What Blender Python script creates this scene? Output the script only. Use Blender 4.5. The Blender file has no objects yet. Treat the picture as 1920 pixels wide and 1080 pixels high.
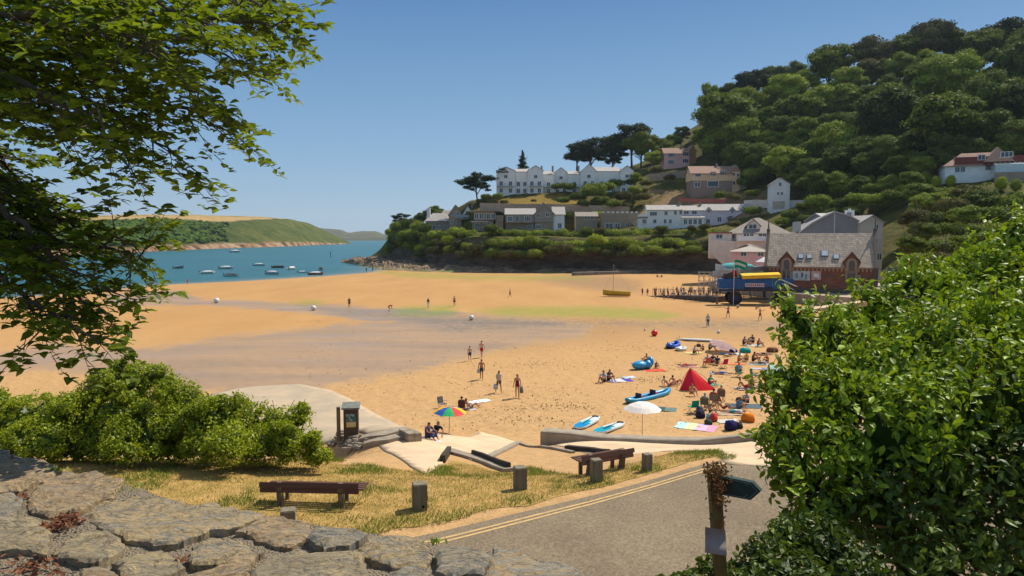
import bpy, bmesh, math, random
import numpy as np
from mathutils import Vector, Matrix, noise
from mathutils.geometry import delaunay_2d_cdt
SC = bpy.context.scene
COL = SC.collection
R = math.radians
# ---------------------------------------------------------------- camera, sky, sun, exposure
CZ = 12.5; FPX = 1280.0; PITCH = math.atan(94 / 1280)
cam = bpy.data.cameras.new('camera'); camo = bpy.data.objects.new('camera', cam); COL.objects.link(camo)
cam.lens = 24; cam.sensor_width = 36; cam.clip_start = .05; cam.clip_end = 40000
camo.location = (0, 0, CZ); camo.rotation_euler = (math.pi / 2 - PITCH, 0, 0); SC.camera = camo
SUN_EL, SUN_AZ = R(52), R(53)
w = bpy.data.worlds.new('World'); SC.world = w; w.use_nodes = True
nt = w.node_tree; bg = nt.nodes['Background']
sky = nt.nodes.new('ShaderNodeTexSky'); sky.sky_type = 'NISHITA'; sky.sun_disc = False
sky.sun_elevation = SUN_EL; sky.sun_rotation = SUN_AZ; sky.air_density = 1.0; sky.dust_density = .3; sky.ozone_density = 1.5; sky.altitude = 0
tcw = nt.nodes.new('ShaderNodeTexCoord'); spw = nt.nodes.new('ShaderNodeSeparateXYZ'); nt.links.new(tcw.outputs['Generated'], spw.inputs[0])
rw = nt.nodes.new('ShaderNodeValToRGB'); e = rw.color_ramp.elements; e[0].position = 0; e[0].color = (2.45, 3.75, 4.9, 1); e[1].position = .75; e[1].color = (2.3, 3.1, 4.2, 1)
e.new(.10).color = (1.6, 3.1, 4.85, 1); e.new(.32).color = (.48, 1.60, 3.55, 1); e.new(.40).color = (.75, 1.6, 3.2, 1)
nt.links.new(spw.outputs[2], rw.inputs[0]); mw = nt.nodes.new('ShaderNodeMix'); mw.data_type = 'RGBA'; mw.inputs[0].default_value = .88
nt.links.new(sky.outputs[0], mw.inputs[6]); nt.links.new(rw.outputs[0], mw.inputs[7]); nt.links.new(mw.outputs[2], bg.inputs[0]); bg.inputs[1].default_value = .10
sl = bpy.data.lights.new('sun', 'SUN'); sl.energy = 4.8; sl.angle = R(.5); sl.color = (1, .92, .78)
so = bpy.data.objects.new('sun', sl); COL.objects.link(so)
sd = Vector((math.sin(SUN_AZ) * math.cos(SUN_EL), math.cos(SUN_AZ) * math.cos(SUN_EL), math.sin(SUN_EL)))
so.rotation_euler = (-sd).to_track_quat('-Z', 'Y').to_euler(); so.location = (50, 50, 150)
SC.view_settings.view_transform = 'Standard'; SC.view_settings.look = 'None'
SC.view_settings.exposure = 0.40; SC.view_settings.gamma = 1.0
SC.cycles.volume_bounces = 0; SC.cycles.max_bounces = 6; SC.cycles.transparent_max_bounces = 6

# ---------------------------------------------------------------- geometry of the view
cP, sP = math.cos(PITCH), math.sin(PITCH)
def ray(px, py):
    x = (px - 960) / FPX; v = (540 - py) / FPX
    return x, cP + v * sP, -sP + v * cP
def at(px, py, Y):
    x, y, z = ray(px, py); t = Y / y
    return Vector((x * t, Y, CZ + z * t))
def on(px, py, z):
    x, y, zz = ray(px, py); t = (z - CZ) / zz
    return Vector((x * t, y * t, z))
def proj(x, y, z):
    dz = z - CZ; d = y * cP - dz * sP; u = y * sP + dz * cP
    return 960 + FPX * x / d, 540 - FPX * u / d
# shore line and ground heights
_wl = [(20, -160), (60, -150)] + [(on(a, b, 0).y, on(a, b, 0).x) for a, b in ((-600, 600), (0, 559), (150, 548), (300, 534), (450, 527), (600, 518), (690, 511), (718, 504))] + [(335, -80), (420, -90)]
WLY = np.array([p[0] for p in _wl]); WLX = np.array([p[1] for p in _wl])
def shore(x, y):
    return (x - np.interp(y, WLY, WLX)) * .75
def beach_z(x, y):
    return np.clip(.011 * shore(x, y), -2.0, 1.0)
_cp = [(-22, 13, 6.3), (-13, 13, 6.2), (-6, 14, 6.1), (-1.6, 14.7, 6.0), (1.8, 16.7, 6.0), (5.8, 19.4, 6.0), (9, 21, 6.0), (14, 24, 6.0), (22, 27, 6.0),
       (0, 9, 6.0), (6, 9, 6.0), (12, 14, 6.0), (20, 18, 6.0), (-8, 8, 6.4), (-20, 8, 6.4), (2, 4, 6.2), (10, 4, 6.2), (-8, 4, 6.4), (30, 28, 6), (30, 18, 6), (0, 12, 6), (6, 14, 6)]
for a, b, z in ((200, 872, 5.95), (60, 865, 5.95), (450, 876, 5.7), (640, 878, 5.3), (760, 872, 4.8), (850, 882, 4.75), (1000, 888, 5.05), (1100, 880, 5.2), (1180, 862, 5.4), (1345, 850, 5.8),
                (560, 945, 6.0), (780, 950, 6.0), (975, 915, 5.8), (350, 920, 6.05),
                (700, 830, 3.2), (655, 822, 3.0), (600, 800, 2.0), (780, 815, 1.2), (860, 815, 1.05), (960, 826, 1.3), (900, 845, 2.8), (830, 850, 3.4), (760, 850, 3.7), (960, 850, 3.3),
                (1012, 838, 2.3), (1050, 860, 4.0), (1085, 829, 3.0), (1180, 831, 3.2), (1255, 834, 3.45), (1330, 836, 3.9), (1130, 842, 3.5), (1330, 840, 4.6), (1410, 842, 5.3), (1430, 860, 5.6),
                (760, 803, .9), (690, 775, .8), (600, 745, .6), (450, 770, .9), (1010, 812, .95), (1150, 800, .6), (1300, 800, .6), (1380, 800, .8)):
    p = on(a, b, z); _cp.append((p.x, p.y, z))
_cp += [(-9, 26, 3.5), (-16, 24, 4), (-22, 24, 4), (-9, 31, 1.2), (-16, 31, 1), (-24, 31, 1), (-12, 45, 0), (0, 52, 0), (12, 50, 0), (-28, 45, 0), (16, 36, 1.8), (24, 38, 2), (34, 36, 3)]
_C = np.array(_cp); _n = len(_C)
def _U(d2):
    return np.where(d2 > 1e-9, d2 * np.log(np.maximum(d2, 1e-9)), 0)
_K = _U(((_C[:, None, :2] - _C[None, :, :2]) ** 2).sum(-1)) + np.eye(_n) * .5
_Pm = np.hstack([np.ones((_n, 1)), _C[:, :2]])
_A = np.vstack([np.hstack([_K, _Pm]), np.hstack([_Pm.T, np.zeros((3, 3))])])
_S = np.linalg.solve(_A, np.concatenate([_C[:, 2], np.zeros(3)]))
def fore_z(x, y):
    x = np.asarray(x, float); y = np.asarray(y, float); sh = x.shape
    X = x.ravel(); Yv = y.ravel(); out = np.full(X.shape, -5.0)
    m = (Yv < 54) & (np.abs(X) < 45)
    if m.any():
        q = np.stack([np.clip(X[m], -28, 34), Yv[m]], 1)
        d2 = ((q[:, None, :] - _C[None, :, :2]) ** 2).sum(-1)
        v = _U(d2) @ _S[:_n] + _S[_n] + q @ _S[_n + 1:]
        out[m] = np.clip(v - np.clip((Yv[m] - 46) * .6, 0, 9), -5, 6.45)
    return out.reshape(sh)
def G(x, y):
    return np.maximum(fore_z(x, y), beach_z(x, y))
def gz(x, y):
    return float(G(np.array([x]), np.array([y]))[0])
def hit(px, py, dz=0.0):
    x, y, z = ray(px, py)
    T = np.concatenate([np.linspace(5, 60, 550), np.linspace(60.2, 420, 1200)])
    h = G(x * T, y * T) + dz; d = CZ + z * T - h
    k = np.argmax(d < 0)
    if d[k] >= 0: k = len(T) - 1
    a = d[k - 1] / (d[k - 1] - d[k] + 1e-9); t = T[k - 1] + a * (T[k] - T[k - 1])
    return Vector((x * t, y * t, CZ + z * t - dz))
# hillside, as profiles (distance, height) along bearings
HC = {
 690: [(338, -1.5), (341, -.5), (346, .5), (356, 1), (366, 1), (376, 1), (386, 0), (396, -1), (410, -2)],
 715: [(322, -.5), (328, 2), (336, 4), (348, 6), (358, 7), (370, 7), (384, 5), (396, 1), (415, -2)],
 740: [(305, -.2), (311, 8), (318, 12), (336, 14.5), (348, 15.5), (364, 15), (380, 12), (395, 6), (420, -2)],
 800: [(275, 0), (280, 12.5), (286, 14.2), (302, 15.2), (310, 17), (330, 20), (350, 20), (380, 14), (430, -1)],
 880: [(250, 0), (254, 12.5), (262, 14.4), (279, 15.2), (284, 23), (300, 28), (330, 30), (370, 27), (450, 0)],
 960: [(240, 0), (244, 12.5), (254, 14.2), (275, 15.2), (280, 25), (297, 31.5), (330, 34), (370, 32), (460, 0)],
 1080: [(236, 0), (240, 12.5), (250, 14.2), (271, 15.5), (276, 24), (297, 32), (330, 38), (370, 42), (460, 30)],
 1180: [(230, 0), (234, 12.5), (244, 15), (262, 16.5), (272, 22), (292, 31.5), (320, 41), (360, 50), (470, 55)],
 1270: [(226, 0), (230, 12.5), (240, 15.5), (254, 17.5), (268, 25), (290, 36), (325, 46), (360, 60), (460, 80)],
 1345: [(216, 1), (222, 12), (234, 15.5), (250, 18), (262, 26.5), (285, 33), (310, 46), (350, 68), (450, 95)],
 1400: [(175, 2.5), (195, 9), (215, 14), (235, 18), (250, 24), (270, 32), (300, 48), (345, 72), (440, 100)],
 1450: [(160, 3), (182, 7), (203, 13), (228, 20), (240, 23), (256, 30), (290, 50), (340, 76), (430, 100)],
 1560: [(152, 3), (165, 6), (186, 12), (210, 20), (228, 26), (250, 37), (285, 57), (335, 82), (430, 104)],
 1650: [(148, 3), (158, 5), (174, 12), (200, 23), (222, 31), (250, 43), (285, 62), (330, 86), (430, 106)],
 1750: [(88, 2), (130, 6.5), (158, 13), (184, 25), (200, 29), (230, 43), (270, 63), (320, 87), (430, 106)],
 1850: [(64, 2), (112, 8), (144, 15), (170, 25), (192, 29.5), (220, 43), (260, 63), (310, 85), (430, 106)],
 1950: [(50, 3), (95, 9), (135, 16), (165, 25), (187, 29.5), (215, 43), (255, 63), (305, 87), (430, 106)],
 2250: [(40, 4), (80, 9), (120, 16), (150, 25), (175, 30), (205, 43), (245, 63), (300, 87), (430, 106)],
 2600: [(35, 5), (75, 9), (115, 16), (145, 25), (170, 30), (205, 43), (245, 63), (300, 87), (430, 106)]}
HK = np.array(sorted(HC)); HV = np.array([HC[k] for k in HK], float)
def hill_col(px):
    return np.array([[np.interp(px, HK, HV[:, i, 0]), np.interp(px, HK, HV[:, i, 1])] for i in range(9)])
def hill_z(x, y):
    c = hill_col(960 + FPX * x / y)
    return float(np.interp(y, c[:, 0], c[:, 1]))
def hit_hill(px, py):
    # bearing is nearly constant in the tilted view
    x, y, z = ray(px, py); c = hill_col(960 + FPX * x / y)
    Y = np.linspace(c[0, 0], c[-1, 0], 900); h = np.interp(Y, c[:, 0], c[:, 1]); d = CZ + z / y * Y - h
    k = int(np.argmax(d < 0)) if (d < 0).any() else int(np.argmin(d))
    return Vector((x / y * Y[k], Y[k], h[k]))

# ---------------------------------------------------------------- materials
MATS = {}
def newmat(name):
    m = bpy.data.materials.new(name); m.use_nodes = True; n = m.node_tree.nodes; l = m.node_tree.links
    return m, n, l, n['Principled BSDF']
def wpos(n, l, scale=(1, 1, 1), obj=False):
    if obj:
        g = n.new('ShaderNodeTexCoord').outputs['Object']
    else:
        g = n.new('ShaderNodeNewGeometry').outputs['Position']
    mp = n.new('ShaderNodeMapping'); mp.inputs['Scale'].default_value = scale
    l.new(g, mp.inputs[0]); return mp.outputs[0]
def noise_n(n, l, vec, scale, detail=4, rough=.6, dist=0):
    t = n.new('ShaderNodeTexNoise'); t.inputs['Scale'].default_value = scale; t.inputs['Detail'].default_value = detail
    t.inputs['Roughness'].default_value = rough; t.inputs['Distortion'].default_value = dist
    l.new(vec, t.inputs['Vector']); return t.outputs['Fac']
def ramp(n, l, fac, stops):
    r = n.new('ShaderNodeValToRGB'); e = r.color_ramp.elements
    while len(e) < len(stops): e.new(.5)
    for k, (p, c) in enumerate(stops):
        e[k].position = p; e[k].color = (c, c, c, 1) if isinstance(c, (int, float)) else (*c, 1)
    l.new(fac, r.inputs[0]); return r.outputs[0]
def mixc(n, l, fac, a, b, mode='MIX'):
    m = n.new('ShaderNodeMix'); m.data_type = 'RGBA'; m.blend_type = mode
    for s, v in ((0, fac), (6, a), (7, b)):
        if hasattr(v, 'links'): l.new(v, m.inputs[s])
        elif s == 0: m.inputs[0].default_value = v
        else: m.inputs[s].default_value = (*v, 1)
    return m.outputs[2]
def mth(n, l, op, a, b=None, clamp=False):
    m = n.new('ShaderNodeMath'); m.operation = op; m.use_clamp = clamp
    for s, v in ((0, a), (1, b)):
        if v is None: continue
        if hasattr(v, 'links'): l.new(v, m.inputs[s])
        else: m.inputs[s].default_value = v
    return m.outputs[0]
def bump(n, l, b, h, strength, dist):
    bn = n.new('ShaderNodeBump'); bn.inputs['Strength'].default_value = strength; bn.inputs['Distance'].default_value = dist
    l.new(h, bn.inputs['Height']); l.new(bn.outputs[0], b.inputs['Normal'])
def M(name, col, col2=None, scale=3.0, rough=.8, bmp=0, bscale=None, spec=.3, stretch=(1, 1, 1), obj=True, metal=0, lo=.35, hi=.65):
    if name in MATS: return MATS[name]
    m, n, l, b = newmat(name)
    b.inputs['Roughness'].default_value = rough; b.inputs['Specular IOR Level'].default_value = spec; b.inputs['Metallic'].default_value = metal
    col2 = col2 or tuple(c * .72 for c in col)
    v = wpos(n, l, stretch, obj)
    f = ramp(n, l, noise_n(n, l, v, scale, 5), [(lo, 0.0), (hi, 1.0)])
    l.new(mixc(n, l, f, col, col2), b.inputs['Base Color'])
    if bmp: bump(n, l, b, noise_n(n, l, v, bscale or scale * 4, 6), .8, bmp)
    MATS[name] = m; return m
def cloth(col):
    k = 'cloth_%02x%02x%02x' % tuple(int(max(0, min(1, c)) * 255) for c in col)
    return M(k, col, tuple(c * .8 for c in col), 8, .85, 0, spec=.1)
def leafmat(name, dark, light, trans=.35, rough=.5, spec=.35, objvar=.25):
    if name in MATS: return MATS[name]
    m, n, l, b = newmat(name)
    a = n.new('ShaderNodeAttribute'); a.attribute_name = 'rnd'
    oi = n.new('ShaderNodeObjectInfo')
    v = mth(n, l, 'ADD', mth(n, l, 'MULTIPLY', a.outputs['Fac'], 1 - objvar), mth(n, l, 'MULTIPLY', oi.outputs['Random'], objvar))
    c = mixc(n, l, v, dark, light)
    l.new(c, b.inputs['Base Color']); b.inputs['Roughness'].default_value = rough; b.inputs['Specular IOR Level'].default_value = spec
    if trans:
        t = n.new('ShaderNodeBsdfTranslucent'); l.new(mixc(n, l, .5, c, (light[0] * 1.6, light[1] * 1.5, light[2])), t.inputs[0])
        ms = n.new('ShaderNodeMixShader'); ms.inputs[0].default_value = trans
        l.new(b.outputs[0], ms.inputs[1]); l.new(t.outputs[0], ms.inputs[2]); l.new(ms.outputs[0], n['Material Output'].inputs[0])
    MATS[name] = m; return m
def brickmat(name, c1, c2, mortar, bw, bh, rough=.85, msize=.02, bmp=.01):
    if name in MATS: return MATS[name]
    m, n, l, b = newmat(name)
    tc = n.new('ShaderNodeTexCoord'); sp = n.new('ShaderNodeSeparateXYZ'); l.new(tc.outputs['Object'], sp.inputs[0])
    cb = n.new('ShaderNodeCombineXYZ'); l.new(mth(n, l, 'ADD', sp.outputs[0], sp.outputs[1]), cb.inputs[0]); l.new(sp.outputs[2], cb.inputs[1])
    t = n.new('ShaderNodeTexBrick'); t.inputs['Scale'].default_value = 1; t.inputs['Brick Width'].default_value = bw; t.inputs['Row Height'].default_value = bh
    t.inputs['Mortar Size'].default_value = msize; t.inputs['Color1'].default_value = (*c1, 1); t.inputs['Color2'].default_value = (*c2, 1); t.inputs['Mortar'].default_value = (*mortar, 1)
    l.new(cb.outputs[0], t.inputs['Vector'])
    f = noise_n(n, l, wpos(n, l, obj=True), .8, 5)
    l.new(mixc(n, l, .5, t.outputs[0], ramp(n, l, f, [(.3, .45), (.7, 1.0)]), 'MULTIPLY'), b.inputs['Base Color'])
    b.inputs['Roughness'].default_value = rough; b.inputs['Specular IOR Level'].default_value = .2
    if bmp: bump(n, l, b, mth(n, l, 'SUBTRACT', 1.0, t.outputs['Fac']), .6, bmp)
    MATS[name] = m; return m

# ---------------------------------------------------------------- object helpers
def tag(o, label=None, cat=None, group=None, kind=None):
    if label: o['label'] = label
    if cat: o['category'] = cat
    if group: o['group'] = group
    if kind: o['kind'] = kind
    return o
def empty(name, loc=(0, 0, 0), rz=0, label=None, cat=None, group=None, scale=1):
    o = bpy.data.objects.new(name, None); COL.objects.link(o); o.location = loc; o.rotation_euler = (0, 0, rz); o.scale = (scale,) * 3
    return tag(o, label, cat, group)
def link(name, me, mat, parent=None, loc=None):
    o = bpy.data.objects.new(name, me); COL.objects.link(o)
    if mat and not me.materials: me.materials.append(mat)
    if parent: o.parent = parent
    if loc is not None: o.location = loc
    return o
def np_mesh(name, V, F, smooth=False, rnd=None, uvs=None):
    """V (n,3); F list of equal-length faces array (m,k)"""
    V = np.ascontiguousarray(V, dtype=np.float32); F = np.ascontiguousarray(F, dtype=np.int32)
    me = bpy.data.meshes.new(name); me.vertices.add(len(V)); me.vertices.foreach_set('co', V.ravel())
    k = F.shape[1]; me.loops.add(F.size); me.loops.foreach_set('vertex_index', F.ravel())
    me.polygons.add(len(F)); me.polygons.foreach_set('loop_start', np.arange(0, F.size, k, dtype=np.int32))
    me.polygons.foreach_set('loop_total', np.full(len(F), k, dtype=np.int32))
    me.polygons.foreach_set('use_smooth', np.full(len(F), smooth))
    me.update(calc_edges=True)
    if rnd is not None:
        a = me.attributes.new('rnd', 'FLOAT', 'POINT'); a.data.foreach_set('value', np.ascontiguousarray(rnd, dtype=np.float32))
    return me
class MB:
    def __init__(s): s.v = []; s.f = []
    def add(s, vs, fs, mat=None):
        b = len(s.v); s.v += [tuple(mat @ Vector(v)) if mat else tuple(v) for v in vs]; s.f += [tuple(i + b for i in f) for f in fs]; return s
    def box(s, c, d, rz=0, mat=None):
        x, y, z = d[0] / 2, d[1] / 2, d[2] / 2; cr, sr = math.cos(rz), math.sin(rz); vs = []
        for i in (-1, 1):
            for j in (-1, 1):
                for k in (-1, 1):
                    a, b_ = i * x, j * y; vs.append((c[0] + a * cr - b_ * sr, c[1] + a * sr + b_ * cr, c[2] + k * z))
        return s.add(vs, [(0, 1, 3, 2), (4, 6, 7, 5), (0, 4, 5, 1), (2, 3, 7, 6), (0, 2, 6, 4), (1, 5, 7, 3)], mat)
    def tube(s, pts, r, n=6, caps=True):
        pts = [Vector(p) for p in pts]; rs = r if isinstance(r, (list, tuple)) else [r] * len(pts); b = len(s.v)
        for i, p in enumerate(pts):
            d = (pts[min(i + 1, len(pts) - 1)] - pts[max(i - 1, 0)]); d = d.normalized() if d.length > 1e-9 else Vector((0, 0, 1))
            u = d.cross(Vector((0, 0, 1))); u = u.normalized() if u.length > 1e-3 else Vector((1, 0, 0)); w_ = d.cross(u)
            for k in range(n):
                a = 2 * math.pi * k / n; s.v.append(tuple(p + (u * math.cos(a) + w_ * math.sin(a)) * rs[i]))
        for i in range(len(pts) - 1):
            for k in range(n):
                k2 = (k + 1) % n; s.f.append((b + i * n + k, b + i * n + k2, b + (i + 1) * n + k2, b + (i + 1) * n + k))
        if caps:
            s.f.append(tuple(b + k for k in range(n))[::-1]); s.f.append(tuple(b + (len(pts) - 1) * n + k for k in range(n)))
        return s
    def prism(s, poly, z0, z1):
        """poly: list of (x,y); vertical extrusion"""
        n = len(poly); s.add([(p[0], p[1], z0) for p in poly] + [(p[0], p[1], z1) for p in poly],
              [tuple(range(n))[::-1], tuple(range(n, 2 * n))] + [(i, (i + 1) % n, n + (i + 1) % n, n + i) for i in range(n)]); return s
    def extr(s, poly, y0, y1):
        """poly: list of (x,z) in the front plane, extruded along y"""
        n = len(poly); s.add([(p[0], y0, p[1]) for p in poly] + [(p[0], y1, p[1]) for p in poly],
              [tuple(range(n)), tuple(range(n, 2 * n))[::-1]] + [(i, n + i, n + (i + 1) % n, (i + 1) % n) for i in range(n)]); return s
    def extrx(s, poly, x0, x1):
        n = len(poly); s.add([(x0, p[0], p[1]) for p in poly] + [(x1, p[0], p[1]) for p in poly],
              [tuple(range(n)), tuple(range(n, 2 * n))[::-1]] + [(i, n + i, n + (i + 1) % n, (i + 1) % n) for i in range(n)]); return s
    def ball(s, c, r, n=8, m=6):
        b = len(s.v); r = r if isinstance(r, (tuple, list)) else (r, r, r)
        for i in range(m + 1):
            t = math.pi * i / m
            for k in range(n):
                a = 2 * math.pi * k / n; s.v.append((c[0] + r[0] * math.sin(t) * math.cos(a), c[1] + r[1] * math.sin(t) * math.sin(a), c[2] + r[2] * math.cos(t)))
        for i in range(m):
            for k in range(n):
                k2 = (k + 1) % n; s.f.append((b + i * n + k, b + (i + 1) * n + k, b + (i + 1) * n + k2, b + i * n + k2))
        return s
    def mesh(s, name, smooth=False):
        me = bpy.data.meshes.new(name); me.from_pydata(s.v, [], s.f); me.update()
        bm = bmesh.new(); bm.from_mesh(me); bmesh.ops.remove_doubles(bm, verts=bm.verts, dist=1e-5); bmesh.ops.recalc_face_normals(bm, faces=bm.faces); bm.to_mesh(me); bm.free()
        if smooth: me.polygons.foreach_set('use_smooth', [True] * len(me.polygons))
        return me
    def build(s, name, mat, parent=None, smooth=False, bevel=0, loc=None):
        me = s.mesh(name, smooth)
        if bevel:
            bm = bmesh.new(); bm.from_mesh(me)
            bmesh.ops.bevel(bm, geom=[e for e in bm.edges if e.calc_face_angle(0) > .5], offset=bevel, segments=2, affect='EDGES'); bm.to_mesh(me); bm.free()
        return link(name, me, mat, parent, loc)
def copy_tree(o, parent=None):
    c = o.copy(); COL.objects.link(c)
    if parent: c.parent = parent
    for ch in o.children: copy_tree(ch, c)
    return c
ORD = ['zeroth', 'first', 'second', 'third', 'fourth', 'fifth', 'sixth', 'seventh', 'eighth', 'ninth', 'tenth', 'eleventh', 'twelfth', 'thirteenth', 'fourteenth', 'fifteenth', 'sixteenth', 'seventeenth', 'eighteenth', 'nineteenth', 'twentieth']
TENS = {2: 'twenty', 3: 'thirty', 4: 'forty', 5: 'fifty'}
def ordn(k):
    if k <= 20: return ORD[k]
    t, u = divmod(k, 10)
    return (TENS[t][:-1] + 'ieth') if u == 0 else TENS[t] + '-' + ORD[u]
# soft polygon test, numpy
def poly_sd(P, poly):
    P = np.asarray(P, float); poly = np.asarray(poly, float); n = len(poly); d = np.full(len(P), 1e9); ins = np.zeros(len(P), bool)
    for i in range(n):
        a = poly[i]; b = poly[(i + 1) % n]; e = b - a; wv = P - a
        t = np.clip((wv @ e) / (e @ e + 1e-12), 0, 1); d = np.minimum(d, np.hypot(*(wv - t[:, None] * e).T))
        c = (a[1] > P[:, 1]) != (b[1] > P[:, 1])
        with np.errstate(divide='ignore', invalid='ignore'):
            xi = (b[0] - a[0]) * (P[:, 1] - a[1]) / (b[1] - a[1] + 1e-12) + a[0]
        ins ^= c & (P[:, 0] < xi)
    return np.where(ins, d, -d)
def sstep(d, w_): return np.clip(d / w_ * .5 + .5, 0, 1)
def drape(name, poly, step, off, mat, thick=0, label=None, jit=0.0):
    """sheet following the ground inside world polygon"""
    poly = [Vector((p[0], p[1])) for p in poly]; dense = []
    for i in range(len(poly)):
        a, b = poly[i], poly[(i + 1) % len(poly)]; k = max(1, int((b - a).length / step))
        for j in range(k):
            p = a.lerp(b, j / k)
            if jit: p = p + Vector((noise.noise(Vector((p.x * 1.3, p.y * 1.3, 1))), noise.noise(Vector((p.x * 1.3, p.y * 1.3, 7))))) * jit
            dense.append(p)
    xs = [p.x for p in dense]; ys = [p.y for p in dense]
    g = np.array([(x, y) for x in np.arange(min(xs), max(xs), step) for y in np.arange(min(ys), max(ys), step)])
    g = g[poly_sd(g, [(p.x, p.y) for p in dense]) > step * .4]
    vs = dense + [Vector(p) for p in g]; nb = len(dense)
    v, e, f, *_ = delaunay_2d_cdt(vs, [(i, (i + 1) % nb) for i in range(nb)], [], 1, 1e-5)
    V = np.array([(p.x, p.y) for p in v]); Z = G(V[:, 0], V[:, 1]) + off
    me = np_mesh(name, np.column_stack([V, Z]), np.array([t for t in f if len(t) == 3]), True)
    bm = bmesh.new(); bm.from_mesh(me); bmesh.ops.recalc_face_normals(bm, faces=bm.faces)
    if sum(f_.normal.z for f_ in bm.faces) < 0: bmesh.ops.reverse_faces(bm, faces=bm.faces)
    if thick:
        r = bmesh.ops.extrude_edge_only(bm, edges=[e_ for e_ in bm.edges if e_.is_boundary])
        for v_ in [x for x in r['geom'] if isinstance(x, bmesh.types.BMVert)]: v_.co.z -= thick
    bm.to_mesh(me); bm.free()
    o = link(name, me, mat); o['kind'] = 'structure'; return o

# ---------------------------------------------------------------- foliage
rng = np.random.default_rng(7)
LEAF_Q = (np.array([(-.5, 0, -.04), (0, -.32, .03), (.5, 0, -.04), (0, .32, .03)]), np.array([(0, 1, 2), (0, 2, 3)]))
LEAF_N = (np.array([(-.5, 0, 0), (-.25, -.21, .05), (.08, -.22, .05), (.55, 0, -.12), (.08, .22, .05), (-.25, .21, .05), (-.05, 0, 0)]),
          np.array([(0, 1, 6), (1, 2, 6), (2, 3, 6), (3, 4, 6), (4, 5, 6), (5, 0, 6)]))
def leaves_np(P, N, size, tpl=LEAF_Q, tilt=.6, size_var=.35, down=0.0, seed=None):
    r = np.random.default_rng(seed) if seed is not None else rng
    n = len(P); N = N + r.normal(0, tilt, (n, 3)); N /= np.linalg.norm(N, axis=1)[:, None] + 1e-9
    a = r.normal(0, 1, (n, 3)); a[:, 2] -= down; T = a - (a * N).sum(1)[:, None] * N; T /= np.linalg.norm(T, axis=1)[:, None] + 1e-9
    B = np.cross(N, T); s = size * (1 + r.uniform(-size_var, size_var, n)); tv, tf = tpl; k = len(tv)
    V = P[:, None, :] + s[:, None, None] * (tv[None, :, 0:1] * T[:, None, :] + tv[None, :, 1:2] * B[:, None, :] + tv[None, :, 2:3] * N[:, None, :])
    F = (tf[None] + (np.arange(n) * k)[:, None, None]).reshape(-1, 3)
    return V.reshape(-1, 3), F, np.repeat(r.uniform(0, 1, n), k)
def lobe_points(lobes, dens, seed, depth=.25, under=.35, rough=0, pocket=0):
    r = np.random.default_rng(seed); P = []; N = []; L = []
    C = np.array([l_[0] for l_ in lobes], float); RR = np.array([l_[1] if hasattr(l_[1], '__len__') else (l_[1],) * 3 for l_ in lobes], float)
    for i in range(len(lobes)):
        n = int(dens * 4 * math.pi * (RR[i].prod() ** (2 / 3)))
        d = r.normal(0, 1, (n, 3)); d /= np.linalg.norm(d, axis=1)[:, None]
        d = d[(d[:, 2] > -.15) | (r.uniform(0, 1, len(d)) < under)]
        fr = 1 - depth * r.uniform(0, 1, len(d)) ** 1.5
        bmpy = 1 + rough * r.normal(0, .5, len(d)) + .10 * np.sin(d[:, 0] * 7 + i) * np.cos(d[:, 2] * 6 + i * 2) + .07 * np.sin(d[:, 1] * 13 + i * 3)
        p = C[i] + d * RR[i] * (fr * bmpy)[:, None]
        if pocket: p = C[i] + (p - C[i]) * np.array([.74 if noise.fractal(Vector(a_) * pocket, 1, 2, 3) < -.12 else 1.0 for a_ in p])[:, None]
        keep = np.ones(len(p), bool)
        for j in range(len(lobes)):
            if j != i: keep &= (((p - C[j]) / RR[j]) ** 2).sum(1) > .72
        P.append(p[keep]); N.append((d / RR[i] / np.linalg.norm(d / RR[i], axis=1)[:, None])[keep]); L.append(np.full(keep.sum(), r.uniform(0, 1)))
    return np.vstack(P), np.vstack(N), np.concatenate(L)
def ico(sub=2):
    bm = bmesh.new(); bmesh.ops.create_icosphere(bm, subdivisions=sub, radius=1)
    V = np.array([v.co[:] for v in bm.verts]); F = np.array([[v.index for v in f.verts] for f in bm.faces]); bm.free(); return V, F
ICO2 = ico(2)
def foliage(name, lobes, leaf, dens, seed, tpl=LEAF_Q, core=.86, tilt=.55, depth=.25, down=0.0, under=.35, keepfn=None, rough=0, pocket=0):
    P, N, L = lobe_points(lobes, dens, seed, depth, under, rough, pocket)
    if keepfn is not None:
        k = keepfn(P); P, N, L = P[k], N[k], L[k]
    V, F, rn = leaves_np(P, N, leaf, tpl, tilt, down=down, seed=seed + 1)
    kk = len(tpl[0]); rn = np.clip(rn * .65 + np.repeat(L, kk) * .35, 0, 1)
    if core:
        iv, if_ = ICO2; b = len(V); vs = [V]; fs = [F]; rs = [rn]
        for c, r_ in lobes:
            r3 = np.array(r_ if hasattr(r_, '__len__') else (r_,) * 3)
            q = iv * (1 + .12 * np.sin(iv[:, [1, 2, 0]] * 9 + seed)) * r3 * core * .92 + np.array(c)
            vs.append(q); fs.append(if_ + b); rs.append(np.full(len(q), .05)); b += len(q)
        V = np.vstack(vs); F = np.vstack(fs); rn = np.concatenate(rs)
    return np_mesh(name, V, F, False, rn)
# ================================================================ SETTING
# beach sheet on a bearing/distance grid
NB, ND = 560, 420
px_ = np.linspace(-700, 2700, NB); 
Yd = np.concatenate([np.geomspace(5.2, 60, 250), np.geomspace(60.5, 430, ND - 250)])
BX = ((px_[None, :] - 960) / FPX) * Yd[:, None]; BY = np.repeat(Yd[:, None], NB, 1)
BZ = G(BX, BY)
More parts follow.
